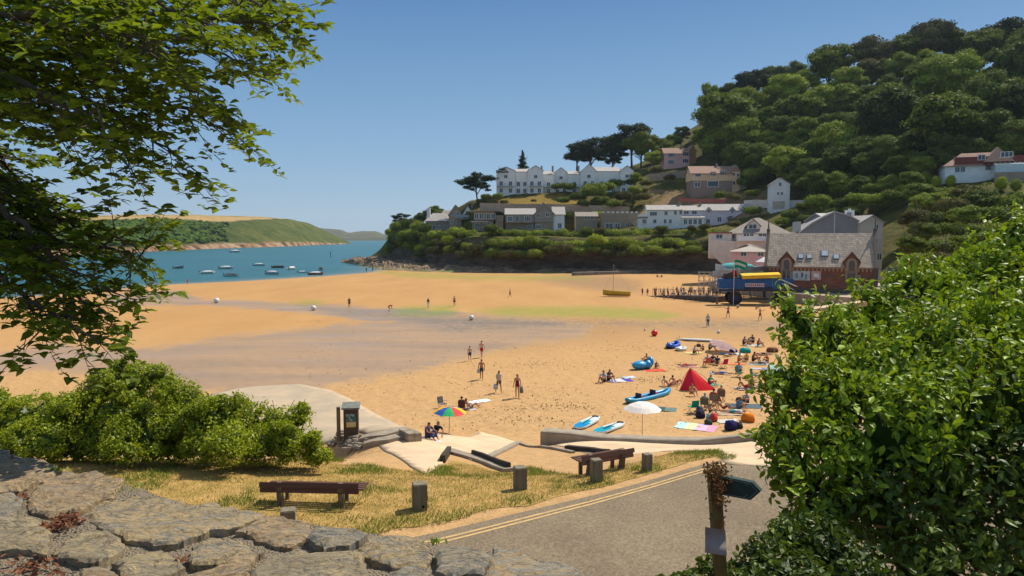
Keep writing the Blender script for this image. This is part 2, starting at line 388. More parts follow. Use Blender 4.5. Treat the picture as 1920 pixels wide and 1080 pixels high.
# footprints and drift relief on the dry sand
dryness = np.clip((95 - BY) / 40, 0, 1) * (BY > 22)
nz = np.array([noise.fractal(Vector((x * .9, y * .9, 0)), 1.0, 2.1, 3) for x, y in zip(BX.ravel(), BY.ravel())]).reshape(BX.shape)
onbeach = (fore_z(BX, BY) < beach_z(BX, BY) + .3)
sh = shore(BX, BY)
BZ = BZ + nz * .07 * dryness * onbeach - np.clip(np.where(BY > 200, (BY - 380) * .02, 0), 0, 5)
idx = np.arange(ND * NB).reshape(ND, NB)
F = np.stack([idx[:-1, :-1], idx[:-1, 1:], idx[1:, 1:], idx[1:, :-1]], -1).reshape(-1, 4)
me = np_mesh('beach', np.stack([BX, BY, BZ], -1).reshape(-1, 3), F, True)
PP = np.stack(proj(BX.ravel(), BY.ravel(), beach_z(BX, BY).ravel()), 1)
WN = nz.ravel() * 14
PP2 = PP + np.stack([WN * 1.5, WN * .18], 1)
WET1 = [(-200, 690), (0, 662), (60, 650), (110, 640), (160, 655), (300, 652), (420, 632), (520, 622), (640, 610), (740, 600), (800, 590), (900, 594), (1010, 600), (1110, 612), (1090, 632), (1000, 644), (900, 664), (800, 690), (700, 708), (600, 722), (430, 735), (330, 726), (230, 705), (130, 700), (60, 692), (-200, 730)]
WET2 = [(200, 552), (330, 544), (380, 562), (470, 564), (560, 570), (640, 572), (700, 578), (800, 580), (880, 588), (800, 600), (700, 605), (620, 592), (520, 582), (400, 572), (300, 572), (200, 575)]
PEB = [(560, 572), (720, 584), (900, 592), (1100, 598), (1300, 600), (1560, 596), (1560, 622), (1350, 618), (1200, 614), (1000, 614), (850, 622), (760, 600), (640, 590)]
ALG = [[(735, 581), (770, 574), (860, 573), (850, 590), (800, 593), (740, 590)], [(885, 582), (950, 576), (1100, 574), (1200, 578), (1280, 590), (1240, 600), (1100, 594), (950, 592)], [(548, 569), (562, 563), (600, 563), (606, 568), (585, 572)], [(700, 508), (780, 512), (900, 517), (1100, 519), (1110, 523), (900, 524), (760, 519)]]
DRK = [(1000, 524), (1060, 516), (1150, 516), (1200, 528), (1195, 548), (1130, 544), (1060, 536)]
wet = np.maximum(sstep(poly_sd(PP2, WET1), 14), sstep(poly_sd(PP2, WET2), 6))
wet = np.maximum(wet, np.clip(1 - sh.ravel() / 5.5, 0, 1) * .9)
alg = np.zeros(len(PP))
for a in ALG: alg = np.maximum(alg, sstep(poly_sd(PP2, a), 5))
peb = sstep(poly_sd(PP2, PEB), 8)
drk = np.maximum(sstep(poly_sd(PP2, DRK), 7), .55 * sstep(poly_sd(PP2, [(840, 600), (1110, 612), (1500, 612), (1500, 640), (1200, 628), (1080, 645), (900, 662), (830, 640)]), 16))
ca = me.color_attributes.new('zone', 'FLOAT_COLOR', 'POINT')
ca.data.foreach_set('color', np.stack([wet, alg, peb, np.clip(drk, 0, 1)], 1).astype(np.float32).ravel())
m, n, l, b = newmat('sand')
at_ = n.new('ShaderNodeAttribute'); at_.attribute_name = 'zone'
sp = n.new('ShaderNodeSeparateColor'); l.new(at_.outputs['Color'], sp.inputs[0])
v = wpos(n, l); vs = wpos(n, l, (1, .35, 1))
big = ramp(n, l, noise_n(n, l, vs, .12, 6), [(.3, 0.0), (.7, 1.0)])
fine = ramp(n, l, noise_n(n, l, v, 2.2, 7, .7), [(.38, 0.0), (.66, 1.0)])
pp = n.new('ShaderNodeSeparateXYZ'); l.new(v, pp.inputs[0])
near = mth(n, l, 'SUBTRACT', 1.0, mth(n, l, 'DIVIDE', mth(n, l, 'SUBTRACT', pp.outputs[1], 38), 55, True), True)
c = mixc(n, l, big, (.47, .255, .085), (.39, .20, .062))
c = mixc(n, l, near, c, (.50, .30, .13))
c = mixc(n, l, mth(n, l, 'MULTIPLY', fine, mth(n, l, 'ADD', mth(n, l, 'MULTIPLY', near, .2), .34)), c, (.30, .17, .065))
spk = ramp(n, l, noise_n(n, l, v, 5.5, 5, .75), [(.6, 0.0), (.68, 1.0)])
c = mixc(n, l, mth(n, l, 'MULTIPLY', spk, mth(n, l, 'MULTIPLY', near, .35)), c, (.17, .11, .055))
dr = mth(n, l, 'MULTIPLY', at_.outputs['Alpha'], .8)
c = mixc(n, l, dr, c, (.25, .145, .065))
wf = mth(n, l, 'ADD', sp.outputs[0], mth(n, l, 'MULTIPLY', mth(n, l, 'SUBTRACT', noise_n(n, l, vs, .35, 5), .5), .9), True)
wetf = ramp(n, l, wf, [(.22, 0.0), (.72, 1.0)])
c = mixc(n, l, wetf, c, mixc(n, l, ramp(n, l, noise_n(n, l, wpos(n, l, (.25, 1, 1)), .22, 7, .65), [(.36, 0.0), (.64, 1.0)]), (.36, .225, .12), (.28, .185, .11)))
pf = mth(n, l, 'MULTIPLY', sp.outputs[2], ramp(n, l, noise_n(n, l, wpos(n, l, (1, .5, 1)), 1.6, 8, .8), [(.40, 0.0), (.56, 1.0)]))
c = mixc(n, l, mth(n, l, 'MULTIPLY', pf, .8), c, (.15, .125, .095))
af = mth(n, l, 'MULTIPLY', sp.outputs[1], ramp(n, l, noise_n(n, l, wpos(n, l, (.6, 1, 1)), .8, 9, .85), [(.40, 0.0), (.49, 1.0)]))
c = mixc(n, l, mth(n, l, 'MULTIPLY', af, .75), c, (.19, .22, .02))
l.new(c, b.inputs['Base Color'])
rr = mixc(n, l, wetf, (.9, .9, .9), ramp(n, l, noise_n(n, l, wpos(n, l, (.3, 1, 1)), .16, 6, .6), [(.4, .34), (.6, .6)])); l.new(rr, b.inputs['Roughness'])
b.inputs['Specular IOR Level'].default_value = .35
bn = n.new('ShaderNodeBump'); bn.inputs['Distance'].default_value = .16; l.new(noise_n(n, l, v, 2.6, 8, .65), bn.inputs['Height'])
l.new(mth(n, l, 'MULTIPLY', mth(n, l, 'SUBTRACT', 1.0, wetf), mth(n, l, 'ADD', mth(n, l, 'MULTIPLY', near, .7), .12)), bn.inputs['Strength']); l.new(bn.outputs[0], b.inputs['Normal'])
beach = link('beach', me, m); beach['kind'] = 'structure'
# sea: one sheet, finer near the shore
m, n, l, b = newmat('sea_water')
at_ = n.new('ShaderNodeAttribute'); at_.attribute_name = 'shal'
v = wpos(n, l, (.5, 1, 1)); f = ramp(n, l, noise_n(n, l, v, .012, 6, .6), [(.35, 0.0), (.68, 1.0)])
c = mixc(n, l, f, (.008, .085, .100), (.012, .115, .125)); f2 = ramp(n, l, noise_n(n, l, v, .25, 5, .7), [(.35, 0.0), (.7, 1.0)])
c = mixc(n, l, mth(n, l, 'MULTIPLY', f2, .3), c, (.006, .06, .08))
c = mixc(n, l, at_.outputs['Fac'], c, (.13, .17, .13)); l.new(c, b.inputs['Base Color'])
b.inputs['Roughness'].default_value = .3; b.inputs['Specular IOR Level'].default_value = .28
bump(n, l, b, noise_n(n, l, wpos(n, l, (.4, 1, 1)), .9, 6, .7), .9, .35)
ys = np.concatenate([np.linspace(60, 420, 150), np.geomspace(425, 12000, 50)])
xs = np.concatenate([-np.geomspace(12000, 260, 25), np.linspace(-250, 0, 110), np.geomspace(10, 12000, 30)])
SX, SY = np.meshgrid(xs, ys); idx = np.arange(SX.size).reshape(SX.shape)
F = np.stack([idx[:-1, :-1], idx[:-1, 1:], idx[1:, 1:], idx[1:, :-1]], -1).reshape(-1, 4)
me = np_mesh('sea', np.stack([SX, SY, np.zeros_like(SX)], -1).reshape(-1, 3), F, True)
a = me.attributes.new('shal', 'FLOAT', 'POINT'); a.data.foreach_set('value', (np.clip(1 + shore(SX, SY) / 14, 0, 1) ** 1.5 * .9 * (SY < 300)).astype(np.float32).ravel())
tag(link('sea', me, m), kind='structure')

# hillside terrain
pxs = np.arange(690, 2601, 6.0); T = np.linspace(0, 8, 121)
V = []
for q in pxs:
    c_ = hill_col(q); Y = np.interp(T, np.arange(9), c_[:, 0]); Z = np.interp(T, np.arange(9), c_[:, 1]); X = (q - 960) / FPX * Y
    for i in range(len(T)):
        nn = noise.fractal(Vector((X[i] * .06, Y[i] * .06, Z[i] * .12)), 1.0, 2.0, 5)
        Z[i] = -1.2 if i == 0 else Z[i]
        k = 1.2 if T[i] > 1 else 3.2 * min(1, T[i] * 4 + .25)
        V.append((X[i], Y[i] + nn * k * (1.0 if T[i] < 1.3 else .3), Z[i] + nn * (.8 if T[i] > .05 else .1) * (1 if T[i] > 1 else .5)))
idx = np.arange(len(V)).reshape(len(pxs), len(T))
F = np.stack([idx[:-1, :-1], idx[1:, :-1], idx[1:, 1:], idx[:-1, 1:]], -1).reshape(-1, 4)
me = np_mesh('hillside', np.array(V), F, True)
tt = np.tile(T, len(pxs)); pq = np.repeat(pxs, len(T))
wob = np.array([noise.fractal(Vector((v_[0] * .05, v_[1] * .05, 9)), 1, 2, 4) for v_ in V]); tt = tt + wob * .35 * (tt > 2); pq = pq + wob * 30
lawn = ((tt > 4.05) & (tt < 4.85) & (pq > 905) & (pq < 1095)).astype(float)
bare = ((tt > 3.3) & (tt < 4.9) & (pq > 1190) & (pq < 1440)).astype(float)
bare = np.maximum(bare, ((tt > 3.5) & (tt < 4.0) & (pq > 1690) & (pq < 1830)) * 1.0)
rock = np.clip((1.05 - tt) * 5, 0, 1) * (pq < 1440)
ca = me.color_attributes.new('zone', 'FLOAT_COLOR', 'POINT'); ca.data.foreach_set('color', np.stack([lawn, bare, rock, np.ones_like(rock)], 1).astype(np.float32).ravel())
m, n, l, b = newmat('hill_ground')
at_ = n.new('ShaderNodeAttribute'); at_.attribute_name = 'zone'; sp = n.new('ShaderNodeSeparateColor'); l.new(at_.outputs['Color'], sp.inputs[0])
v = wpos(n, l); f = ramp(n, l, noise_n(n, l, v, .25, 7, .7), [(.38, 0.0), (.62, 1.0)])
c = mixc(n, l, f, (.045, .06, .012), (.14, .115, .03))
c = mixc(n, l, sp.outputs[0], c, mixc(n, l, f, (.27, .175, .045), (.20, .14, .03)))
c = mixc(n, l, mth(n, l, 'MULTIPLY', sp.outputs[1], ramp(n, l, noise_n(n, l, v, .12, 6, .7), [(.36, 0.0), (.5, 1.0)])), c, (.27, .175, .09))
fr = ramp(n, l, noise_n(n, l, wpos(n, l, (.5, .5, 1.6)), .35, 8, .75), [(.36, 0.0), (.66, 1.0)])
c = mixc(n, l, sp.outputs[2], c, mixc(n, l, fr, (.07, .055, .042), (.22, .165, .115)))
l.new(c, b.inputs['Base Color']); b.inputs['Roughness'].default_value = .95; b.inputs['Specular IOR Level'].default_value = .1
bump(n, l, b, noise_n(n, l, wpos(n, l, (.6, .6, 1.8)), .7, 8, .75), 1, .9)
tag(link('hillside', me, m), kind='structure')

# rocky shore at the cliff foot
m, n, l, b = newmat('shore_rock')
v = wpos(n, l); f = noise_n(n, l, wpos(n, l, (.3, .6, 1)), .8, 8, .75)
c = ramp(n, l, f, [(.32, (.035, .028, .02)), (.48, (.13, .085, .05)), (.58, (.30, .19, .10)), (.7, (.36, .28, .18))])
g = ramp(n, l, noise_n(n, l, wpos(n, l, (.15, .3, 1)), .5, 6, .7), [(.50, 0.0), (.58, 1.0)])
pp = n.new('ShaderNodeSeparateXYZ'); l.new(v, pp.inputs[0])
lowf = ramp(n, l, mth(n, l, 'DIVIDE', pp.outputs[2], 2.0), [(.35, 1.0), (.6, 0.0)])
c = mixc(n, l, mth(n, l, 'MULTIPLY', g, lowf), c, (.15, .17, .03)); l.new(c, b.inputs['Base Color']); b.inputs['Roughness'].default_value = .85
bump(n, l, b, noise_n(n, l, v, 1.5, 8, .7), .8, .3)
V = []; qs = np.concatenate([np.arange(640, 700, 1.5), np.arange(700, 1360, 2.5)]); ts = np.linspace(0, 1, 26)
for q in qs:
    yb = np.interp(q, [640, 655, 690, 720, 800, 900, 1100, 1250, 1360], [342, 330, 290, 262, 246, 236, 226, 220, 214])
    yf = np.interp(q, [640, 690, 740, 800, 880, 1100, 1360], [352, 345, 308, 280, 255, 238, 222])
    hh = np.interp(q, [640, 660, 700, 800, 1000, 1100, 1360], [.6, 2.6, 3.2, 2.4, 2.0, 1.3, 1.0])
    for t in ts:
        Y = yb + t * (yf - yb); X = (q - 960) / FPX * Y
        r_ = noise.ridged_multi_fractal(Vector((X * .09, Y * .16, 3)), .8, 2.2, 6, 1.0, 2.0)
        V.append((X, Y, float(beach_z(X, Y)) - .25 + hh * (r_ * .55) * min(1, t * 3.5) + t * .8))
idx = np.arange(len(V)).reshape(len(qs), len(ts))
F = np.stack([idx[:-1, :-1], idx[1:, :-1], idx[1:, 1:], idx[:-1, 1:]], -1).reshape(-1, 4)
tag(link('rocky_shore', np_mesh('rocky_shore', np.array(V), F, False), m), kind='structure')

# far headland across the water, and the distant hills
HD = [(-900, 495, 404, 200), (-200, 486, 404, 250), (100, 480, 405, 260), (200, 476, 404, 260), (300, 471, 402, 280), (400, 466.5, 403, 300), (480, 464, 406, 300), (540, 462, 410, 300), (580, 460, 418, 300), (620, 458.5, 437, 260), (645, 457.5, 449, 160), (662, 457, 456.2, 60)]
HD = np.array(HD, float); V = []; Z4 = []; qs = np.arange(-900, 663, 3.0); ts = np.linspace(0, 1.25, 70)
for q in qs:
    fy = np.interp(q, HD[:, 0], HD[:, 1]); cy = np.interp(q, HD[:, 0], HD[:, 2]); dd = np.interp(q, HD[:, 0], HD[:, 3])
    Y0 = on(q, fy, 0).y; cz = at(q, cy, Y0 + dd).z
    for t in ts:
        Y = Y0 + dd * t; X = (q - 960) / FPX * Y
        prof = np.interp(t, [0, .03, .06, .12, .35, .7, 1, 1.25], [-.03, .03, .10, .2, .52, .86, 1.0, .8])
        nn = noise.fractal(Vector((X * .012, Y * .012, 5)), 1, 2, 5)
        V.append((X, Y, cz * prof + nn * 3.2 * min(1, t * 5) * (1 - .75 * min(1, max(0, t - .5) * 2)))); Z4.append((t, q))
idx = np.arange(len(V)).reshape(len(qs), len(ts))
F = np.stack([idx[:-1, :-1], idx[1:, :-1], idx[1:, 1:], idx[:-1, 1:]], -1).reshape(-1, 4)
me = np_mesh('headland', np.array(V), F, True); Z4 = np.array(Z4)
tt = Z4[:, 0]; qq = Z4[:, 1]; nn = np.array([noise.fractal(Vector((v_[0] * .02, v_[1] * .02, 1)), 1, 2, 3) for v_ in V])
lim = np.interp(qq, [-900, 150, 300, 420, 500, 540, 560], [.58, .58, .66, .56, .74, 1.0, 1.3])
field = sstep(tt + nn * .03 - lim, .03); shr = sstep(.075 + nn * .03 - tt, .02)
wood = sstep(np.interp(qq, [100, 380, 450, 500], [1, 1, .3, 0]) - .5 + nn * .5, .3) * (tt < lim)
hedge = ((np.abs(tt - (.9 + .03 * np.sin(qq * .02))) < .012) & (tt > lim)) * 1.0
ca = me.color_attributes.new('zone', 'FLOAT_COLOR', 'POINT'); ca.data.foreach_set('color', np.stack([field * (1 - hedge), wood, shr, np.ones_like(shr)], 1).astype(np.float32).ravel())
m, n, l, b = newmat('headland_ground')
at_ = n.new('ShaderNodeAttribute'); at_.attribute_name = 'zone'; sp = n.new('ShaderNodeSeparateColor'); l.new(at_.outputs['Color'], sp.inputs[0])
v = wpos(n, l); f = ramp(n, l, noise_n(n, l, v, .03, 8, .75), [(.38, 0.0), (.64, 1.0)])
c = mixc(n, l, f, (.05, .08, .018), (.15, .155, .045)); c = mixc(n, l, sp.outputs[1], c, mixc(n, l, f, (.025, .05, .014), (.06, .09, .025)))
c = mixc(n, l, sp.outputs[0], c, mixc(n, l, f, (.52, .36, .17), (.44, .29, .12)))
c = mixc(n, l, sp.outputs[2], c, ramp(n, l, noise_n(n, l, v, .05, 7, .7), [(.4, (.10, .065, .04)), (.5, (.34, .19, .11)), (.62, (.44, .33, .22))]))
l.new(c, b.inputs['Base Color']); b.inputs['Roughness'].default_value = .95; b.inputs['Specular IOR Level'].default_value = .05
bump(n, l, b, noise_n(n, l, v, .06, 8, .75), 1, 9)
tag(link('headland', me, m), kind='structure')
# the wood on that headland: too far to tell trees apart
vv = np.array(V); sel = np.where((wood > .6) & (tt > .1) & (tt < lim - .08))[0]; rs = np.random.default_rng(3); sel = rs.choice(sel, 2600)
lob = [((vv[i, 0] + rs.uniform(-3, 3), vv[i, 1] + rs.uniform(-6, 6), vv[i, 2] + .5), (rs.uniform(3, 6), rs.uniform(3, 6), rs.uniform(2, 4))) for i in sel]
iv, if_ = ICO2; VV = []; FF = []; RN = []; bb = 0
for c_, r_ in lob:
    q = iv * np.array(r_) * (1 + .18 * np.sin(iv[:, [1, 2, 0]] * 7 + c_[0])) + np.array(c_); VV.append(q); FF.append(if_ + bb); RN.append(np.full(len(q), rs.uniform(0, 1))); bb += len(q)
tag(link('distant_wood', np_mesh('distant_wood', np.vstack(VV), np.vstack(FF), False, np.concatenate(RN)), leafmat('far_wood', (.022, .048, .010), (.07, .11, .02), 0, .95, .02)),
    'dense dark green wood covering the slope of the far headland', 'woodland', kind='stuff')
def ridge(name, Y, pts, depth, col):
    V = []; qs = np.arange(pts[0][0], pts[-1][0] + 1, 4.0)
    for q in qs:
        z = at(q, np.interp(q, [p[0] for p in pts], [p[1] for p in pts]), Y + depth).z
        for t in np.linspace(0, 1.4, 14):
            X = (q - 960) / FPX * (Y + depth * t); nn = noise.fractal(Vector((X * .004, t * 3, 2)), 1, 2, 4)
            V.append((X, Y + depth * t, max(z, .5) * np.interp(t, [0, .1, .5, 1, 1.4], [-.05, .25, .7, 1, .6]) + nn * 4 * min(1, t * 3)))
    k = len(V) // len(qs); idx = np.arange(len(V)).reshape(len(qs), k)
    F = np.stack([idx[:-1, :-1], idx[1:, :-1], idx[1:, 1:], idx[:-1, 1:]], -1).reshape(-1, 4)
    tag(link(name, np_mesh(name, np.array(V), F, True), M(name + '_ground', col, tuple(c * .5 for c in col), .006, .95, 3, .02, obj=False)), kind='structure')
ridge('distant_hills', 3200, [(560, 440), (600, 427), (640, 430), (655, 436), (680, 433), (705, 433), (724, 440), (800, 444), (900, 447)], 500, (.10, .10, .045))
# ================================================================ FOREGROUND GROUND
def wp(pts): return [(lambda q: (q.x, q.y))(hit(a, b)) for a, b in pts]
asph = M('asphalt', (.165, .125, .083), (.21, .16, .105), .5, .92, .008, 45, spec=.2, obj=False)
an, al = asph.node_tree.nodes, asph.node_tree.links; ab = an['Principled BSDF']; acol = ab.inputs['Base Color'].links[0].from_socket
grit = ramp(an, al, noise_n(an, al, wpos(an, al), 16, 6, .85), [(.36, .62), (.5, 1.0), (.64, 1.5)]); acol = mixc(an, al, 1.0, acol, grit, 'MULTIPLY')
seam = noise_n(an, al, wpos(an, al), .55, 8, .6, 1.5); seam = ramp(an, al, mth(an, al, 'ABSOLUTE', mth(an, al, 'SUBTRACT', seam, .5)), [(.0, .6), (.004, 1.0)]); al.new(mixc(an, al, .8, acol, seam, 'MULTIPLY'), ab.inputs['Base Color'])
road = [(-22, 8.3), (-15, 8.6), (-8, 11), (-1.6, 14.7), (1.8, 16.7), (5.8, 19.4), (8.6, 21.6), (12, 25), (20, 29), (30, 32), (32, 26), (20, 18.5), (13, 14), (7, 10), (0, 7.2), (-6, 5.4), (-22, 5.2)]
drape('road', road, .5, .004, asph)
def strip(name, line, w0, w1, off, mat):
    pts = [Vector(p) for p in line]; L = []; Rr = []
    fine = []
    for i in range(len(pts) - 1):
        for k in range(8): fine.append(pts[i].lerp(pts[i + 1], k / 8))
    fine.append(pts[-1])
    for i, p in enumerate(fine):
        d = (fine[min(i + 1, len(fine) - 1)] - fine[max(0, i - 1)]).normalized(); nrm = Vector((-d.y, d.x))
        L.append(p - nrm * w0); Rr.append(p - nrm * w1)
    V = [(p.x, p.y, gz(p.x, p.y) + off) for p in L + Rr]; k = len(L)
    return link(name, np_mesh(name, np.array(V), np.array([(i, k + i, k + i + 1, i + 1) for i in range(k - 1)])), mat)
yl = M('yellow_paint', (.58, .37, .15), (.40, .28, .14), 6, .8, spec=.2, obj=False)
ln = [(-15, 8.2), (-8, 10.75), (-1.5, 14.45), (1.8, 16.4), (5.8, 19.1), (8.2, 21.0)]
for a in (.05, .21):
    tag(strip('road_marking', ln, a, a + .075, .010, yl), kind='structure')
conc = M('concrete', (.62, .45, .29), (.50, .36, .23), .7, .9, .012, 20, obj=False)
conc2 = M('grey_concrete', (.34, .275, .20), (.45, .345, .23), .5, .9, .015, 12, obj=False)
drape('slipway', wp([(711, 835), (784, 827), (842, 817), (899, 810), (930, 818), (972, 830), (911, 862), (885, 864), (842, 846), (832, 866), (822, 880), (796, 890), (770, 876), (735, 852)]), .35, .05, conc, .3)
drape('concrete_apron', wp([(380, 745), (430, 732), (470, 726), (560, 721), (620, 733), (660, 751), (700, 775), (745, 797), (764, 808), (690, 816), (640, 822), (590, 836), (540, 820), (400, 800)]), .5, .06, conc2, .5)
drape('promenade', wp([(1040, 836), (1070, 826), (1110, 821), (1250, 828), (1400, 830), (1470, 815), (1520, 850), (1500, 880), (1395, 872), (1362, 872), (1352, 857), (1330, 846), (1255, 846), (1190, 852), (1150, 856), (1090, 848)]), .35, .02, conc, .2)
# dry verge
gpoly = [(-24, 21), (-24, 9.3), (-15, 9.2), (-8, 11.8), (-1.8, 15.1), (1.7, 17.1), (5.6, 19.8), (7.6, 21.5)] + wp([(1352, 860), (1335, 847), (1290, 848), (1240, 855), (1190, 868), (1140, 880), (1090, 890), (1030, 889), (985, 880), (940, 884), (900, 874), (868, 866), (842, 864), (832, 878), (800, 890), (770, 882), (720, 876), (640, 872), (600, 862), (450, 862), (200, 858), (-100, 850)])
grassm = M('dry_turf', (.46, .29, .11), (.29, .20, .06), 2.2, .95, .02, 30, spec=.05, obj=False, lo=.3, hi=.6)
drape('verge', gpoly, .4, .012, grassm, jit=.25)
# grass growing on it
gp = np.array(gpoly); rs = np.random.default_rng(11); N0 = 210000
Q = np.stack([rs.uniform(-13, 9, N0), rs.uniform(11, 24, N0)], 1); sdv = poly_sd(Q, gp)
gn = np.array([noise.fractal(Vector((a * .55, b_ * .55, 0)), 1, 2, 4) for a, b_ in Q])
edge = np.clip(1 - (poly_sd(Q, [tuple(p) for p in road]) + 1.1) * -1.0, 0, 1)
rd = -poly_sd(Q, road); roadside = np.clip(1.6 - rd, 0, 1.6) / 1.6
back = np.clip((gn + .05) * 3 + roadside * 1.2 - .08, 0, 1)
edgev = sdv + gn * .5
keep = (edgev > .0) & ((rs.uniform(0, 1, N0) < .5 + .5 * np.abs(gn)))
Q = Q[keep]; back = back[keep]; n_ = len(Q); Z = G(Q[:, 0], Q[:, 1]) + .01
h = rs.uniform(.02, .06, n_) * (1 + 1.6 * back); a = rs.uniform(0, 6.28, n_); wd = rs.uniform(.006, .013, n_)
lean = rs.normal(0, .5, (n_, 2)) * h[:, None]
Pb = np.column_stack([Q, Z]); dx = np.column_stack([np.cos(a), np.sin(a), np.zeros(n_)]) * wd[:, None]
V = np.stack([Pb - dx, Pb + dx, Pb + np.column_stack([lean, h])], 1).reshape(-1, 3)
me = np_mesh('verge_grass', V, np.arange(3 * n_).reshape(-1, 3), False, np.repeat(np.clip(back * .9 + rs.normal(0, .14, n_), 0, 1), 3))
m = leafmat('grass_blade', (.56, .37, .15), (.13, .19, .02), .25, .7, .15, 0)
tag(link('verge_grass', me, m), 'sun-bleached grass with green tufts on the verge by the road', 'grass', kind='stuff')

# ---------------------------------------------------------------- dry stone wall in front of the camera
def stonemat(i, c1, c2, c3):
    m, n, l, b = newmat('slate_%d' % i)
    v = wpos(n, l); mp = n.new('ShaderNodeMapping'); l.new(v, mp.inputs[0]); mp.inputs['Rotation'].default_value = (0, 0, R(-38 + i * 7)); mp.inputs['Scale'].default_value = (1, 3.6, 1)
    f = noise_n(n, l, mp.outputs[0], 4.5, 12, .74, .9); c = ramp(n, l, f, [(.36, c1), (.46, c2), (.52, c3), (.60, c1)])
    f2 = noise_n(n, l, mp.outputs[0], 26, 12, .85); c = mixc(n, l, .85, c, ramp(n, l, f2, [(.34, .65), (.5, 1.15), (.68, 1.7)]), 'MULTIPLY')
    lich = ramp(n, l, noise_n(n, l, v, 11, 9, .85), [(.58, 0.0), (.64, 1.0)]); c = mixc(n, l, mth(n, l, 'MULTIPLY', lich, .5), c, (.40, .35, .25))
    f3 = noise_n(n, l, wpos(n, l), 3.0, 10, .7, 2.5); crk = ramp(n, l, mth(n, l, 'ABSOLUTE', mth(n, l, 'SUBTRACT', f3, .5)), [(.0, .35), (.012, 1.0)]); c = mixc(n, l, .8, c, crk, 'MULTIPLY')
    l.new(c, b.inputs['Base Color']); b.inputs['Roughness'].default_value = .6; b.inputs['Specular IOR Level'].default_value = .35
    hsum = mth(n, l, 'ADD', mth(n, l, 'ADD', f2, mth(n, l, 'MULTIPLY', f, 2.2)), mth(n, l, 'MULTIPLY', crk, .6)); bump(n, l, b, hsum, 1.0, .022); return m
SM = [stonemat(0, (.26, .23, .18), (.38, .32, .23), (.52, .37, .18)), stonemat(1, (.29, .22, .15), (.40, .31, .21), (.50, .34, .17)),
      stonemat(2, (.22, .205, .18), (.30, .27, .22), (.44, .35, .22)), stonemat(3, (.36, .27, .15), (.50, .38, .21), (.30, .26, .19)), stonemat(4, (.44, .37, .27), (.50, .33, .15), (.36, .33, .27))]
ZT = 11.2
STONES = [([(0, 845), (12, 842), (22, 855), (10, 868), (-20, 868), (-20, 845)], 2, 'small dark slab'),
 ([(-30, 868), (20, 860), (60, 858), (95, 866), (114, 875), (90, 895), (45, 912), (-30, 925)], 1, 'brown slab'),
 ([(52, 925), (75, 903), (120, 890), (180, 886), (222, 902), (205, 930), (150, 955), (85, 962), (60, 950)], 1, ''),
 ([(-30, 935), (30, 925), (44, 945), (35, 965), (-30, 985)], 2, ''),
 ([(162, 955), (178, 925), (195, 918), (230, 930), (290, 925), (330, 945), (390, 945), (440, 952), (485, 968), (440, 990), (380, 998), (340, 1010), (290, 1020), (230, 1003), (190, 985)], 0, ''),
 ([(-30, 992), (60, 978), (90, 990), (88, 1025), (40, 1022), (-30, 1030)], 3, ''),
 ([(103, 1030), (150, 1000), (185, 985), (212, 1006), (230, 1025), (190, 1053), (120, 1047)], 3, ''),
 ([(213, 1052), (270, 1030), (300, 1026), (335, 1047), (325, 1070), (285, 1085), (240, 1082)], 3, ''),
 ([(358, 1022), (400, 1006), (450, 1012), (478, 1025), (450, 1040), (400, 1053), (368, 1043)], 0, ''),
 ([(446, 992), (490, 972), (530, 968), (572, 976), (580, 990), (566, 1010), (540, 1020), (490, 1008)], 1, ''),
 ([(580, 1005), (600, 990), (650, 990), (685, 998), (660, 1018), (610, 1022)], 2, ''),
 ([(670, 1030), (700, 1005), (760, 1003), (805, 1020), (812, 1040), (795, 1057), (745, 1054), (700, 1045)], 0, ''),
 ([(822, 1026), (850, 1022), (900, 1025), (915, 1035), (905, 1070), (850, 1075), (822, 1066)], 2, ''),
 ([(924, 1032), (960, 1035), (1010, 1050), (1060, 1055), (1085, 1065), (1095, 1100), (1000, 1110), (930, 1110)], 4, ''),
 ([(475, 1062), (540, 1036), (620, 1035), (680, 1040), (692, 1070), (680, 1120), (500, 1120)], 3, ''),
 ([(722, 1085), (745, 1066), (800, 1066), (818, 1085), (815, 1120), (722, 1120)], 2, ''),
 ([(340, 1072), (400, 1060), (455, 1047), (490, 1035), (462, 1064), (470, 1110), (400, 1125), (345, 1110)], 1, ''),
 ([(150, 1068), (205, 1062), (240, 1090), (225, 1125), (160, 1120)], 1, ''), ([(255, 1092), (325, 1078), (338, 1120), (300, 1150), (250, 1135)], 0, ''),
 ([(845, 1085), (915, 1078), (920, 1120), (860, 1140)], 1, ''), ([(-120, 1040), (-40, 1035), (-30, 1090), (-110, 1110)], 0, ''),
 ([(-160, 860), (-45, 855), (-45, 925), (-150, 930)], 0, ''), ([(-150, 940), (-45, 935), (-45, 1020), (-150, 1025)], 1, ''),
 ([(350, 1130), (480, 1125), (500, 1200), (370, 1210)], 0, ''), ([(510, 1130), (680, 1130), (670, 1210), (520, 1220)], 1, ''), ([(700, 1130), (850, 1145), (830, 1220), (700, 1220)], 3, ''), ([(870, 1150), (1060, 1120), (1080, 1200), (880, 1230)], 0, ''),
 ([(150, 1135), (330, 1155), (340, 1215), (170, 1220)], 2, ''), ([(-60, 1110), (140, 1130), (150, 1220), (-60, 1220)], 1, '')]
wall = empty('stone_wall', (-1, 3, 6), 0, 'low stone wall topped with large uneven slate slabs in the foreground', 'wall')
def inv(o):
    return o
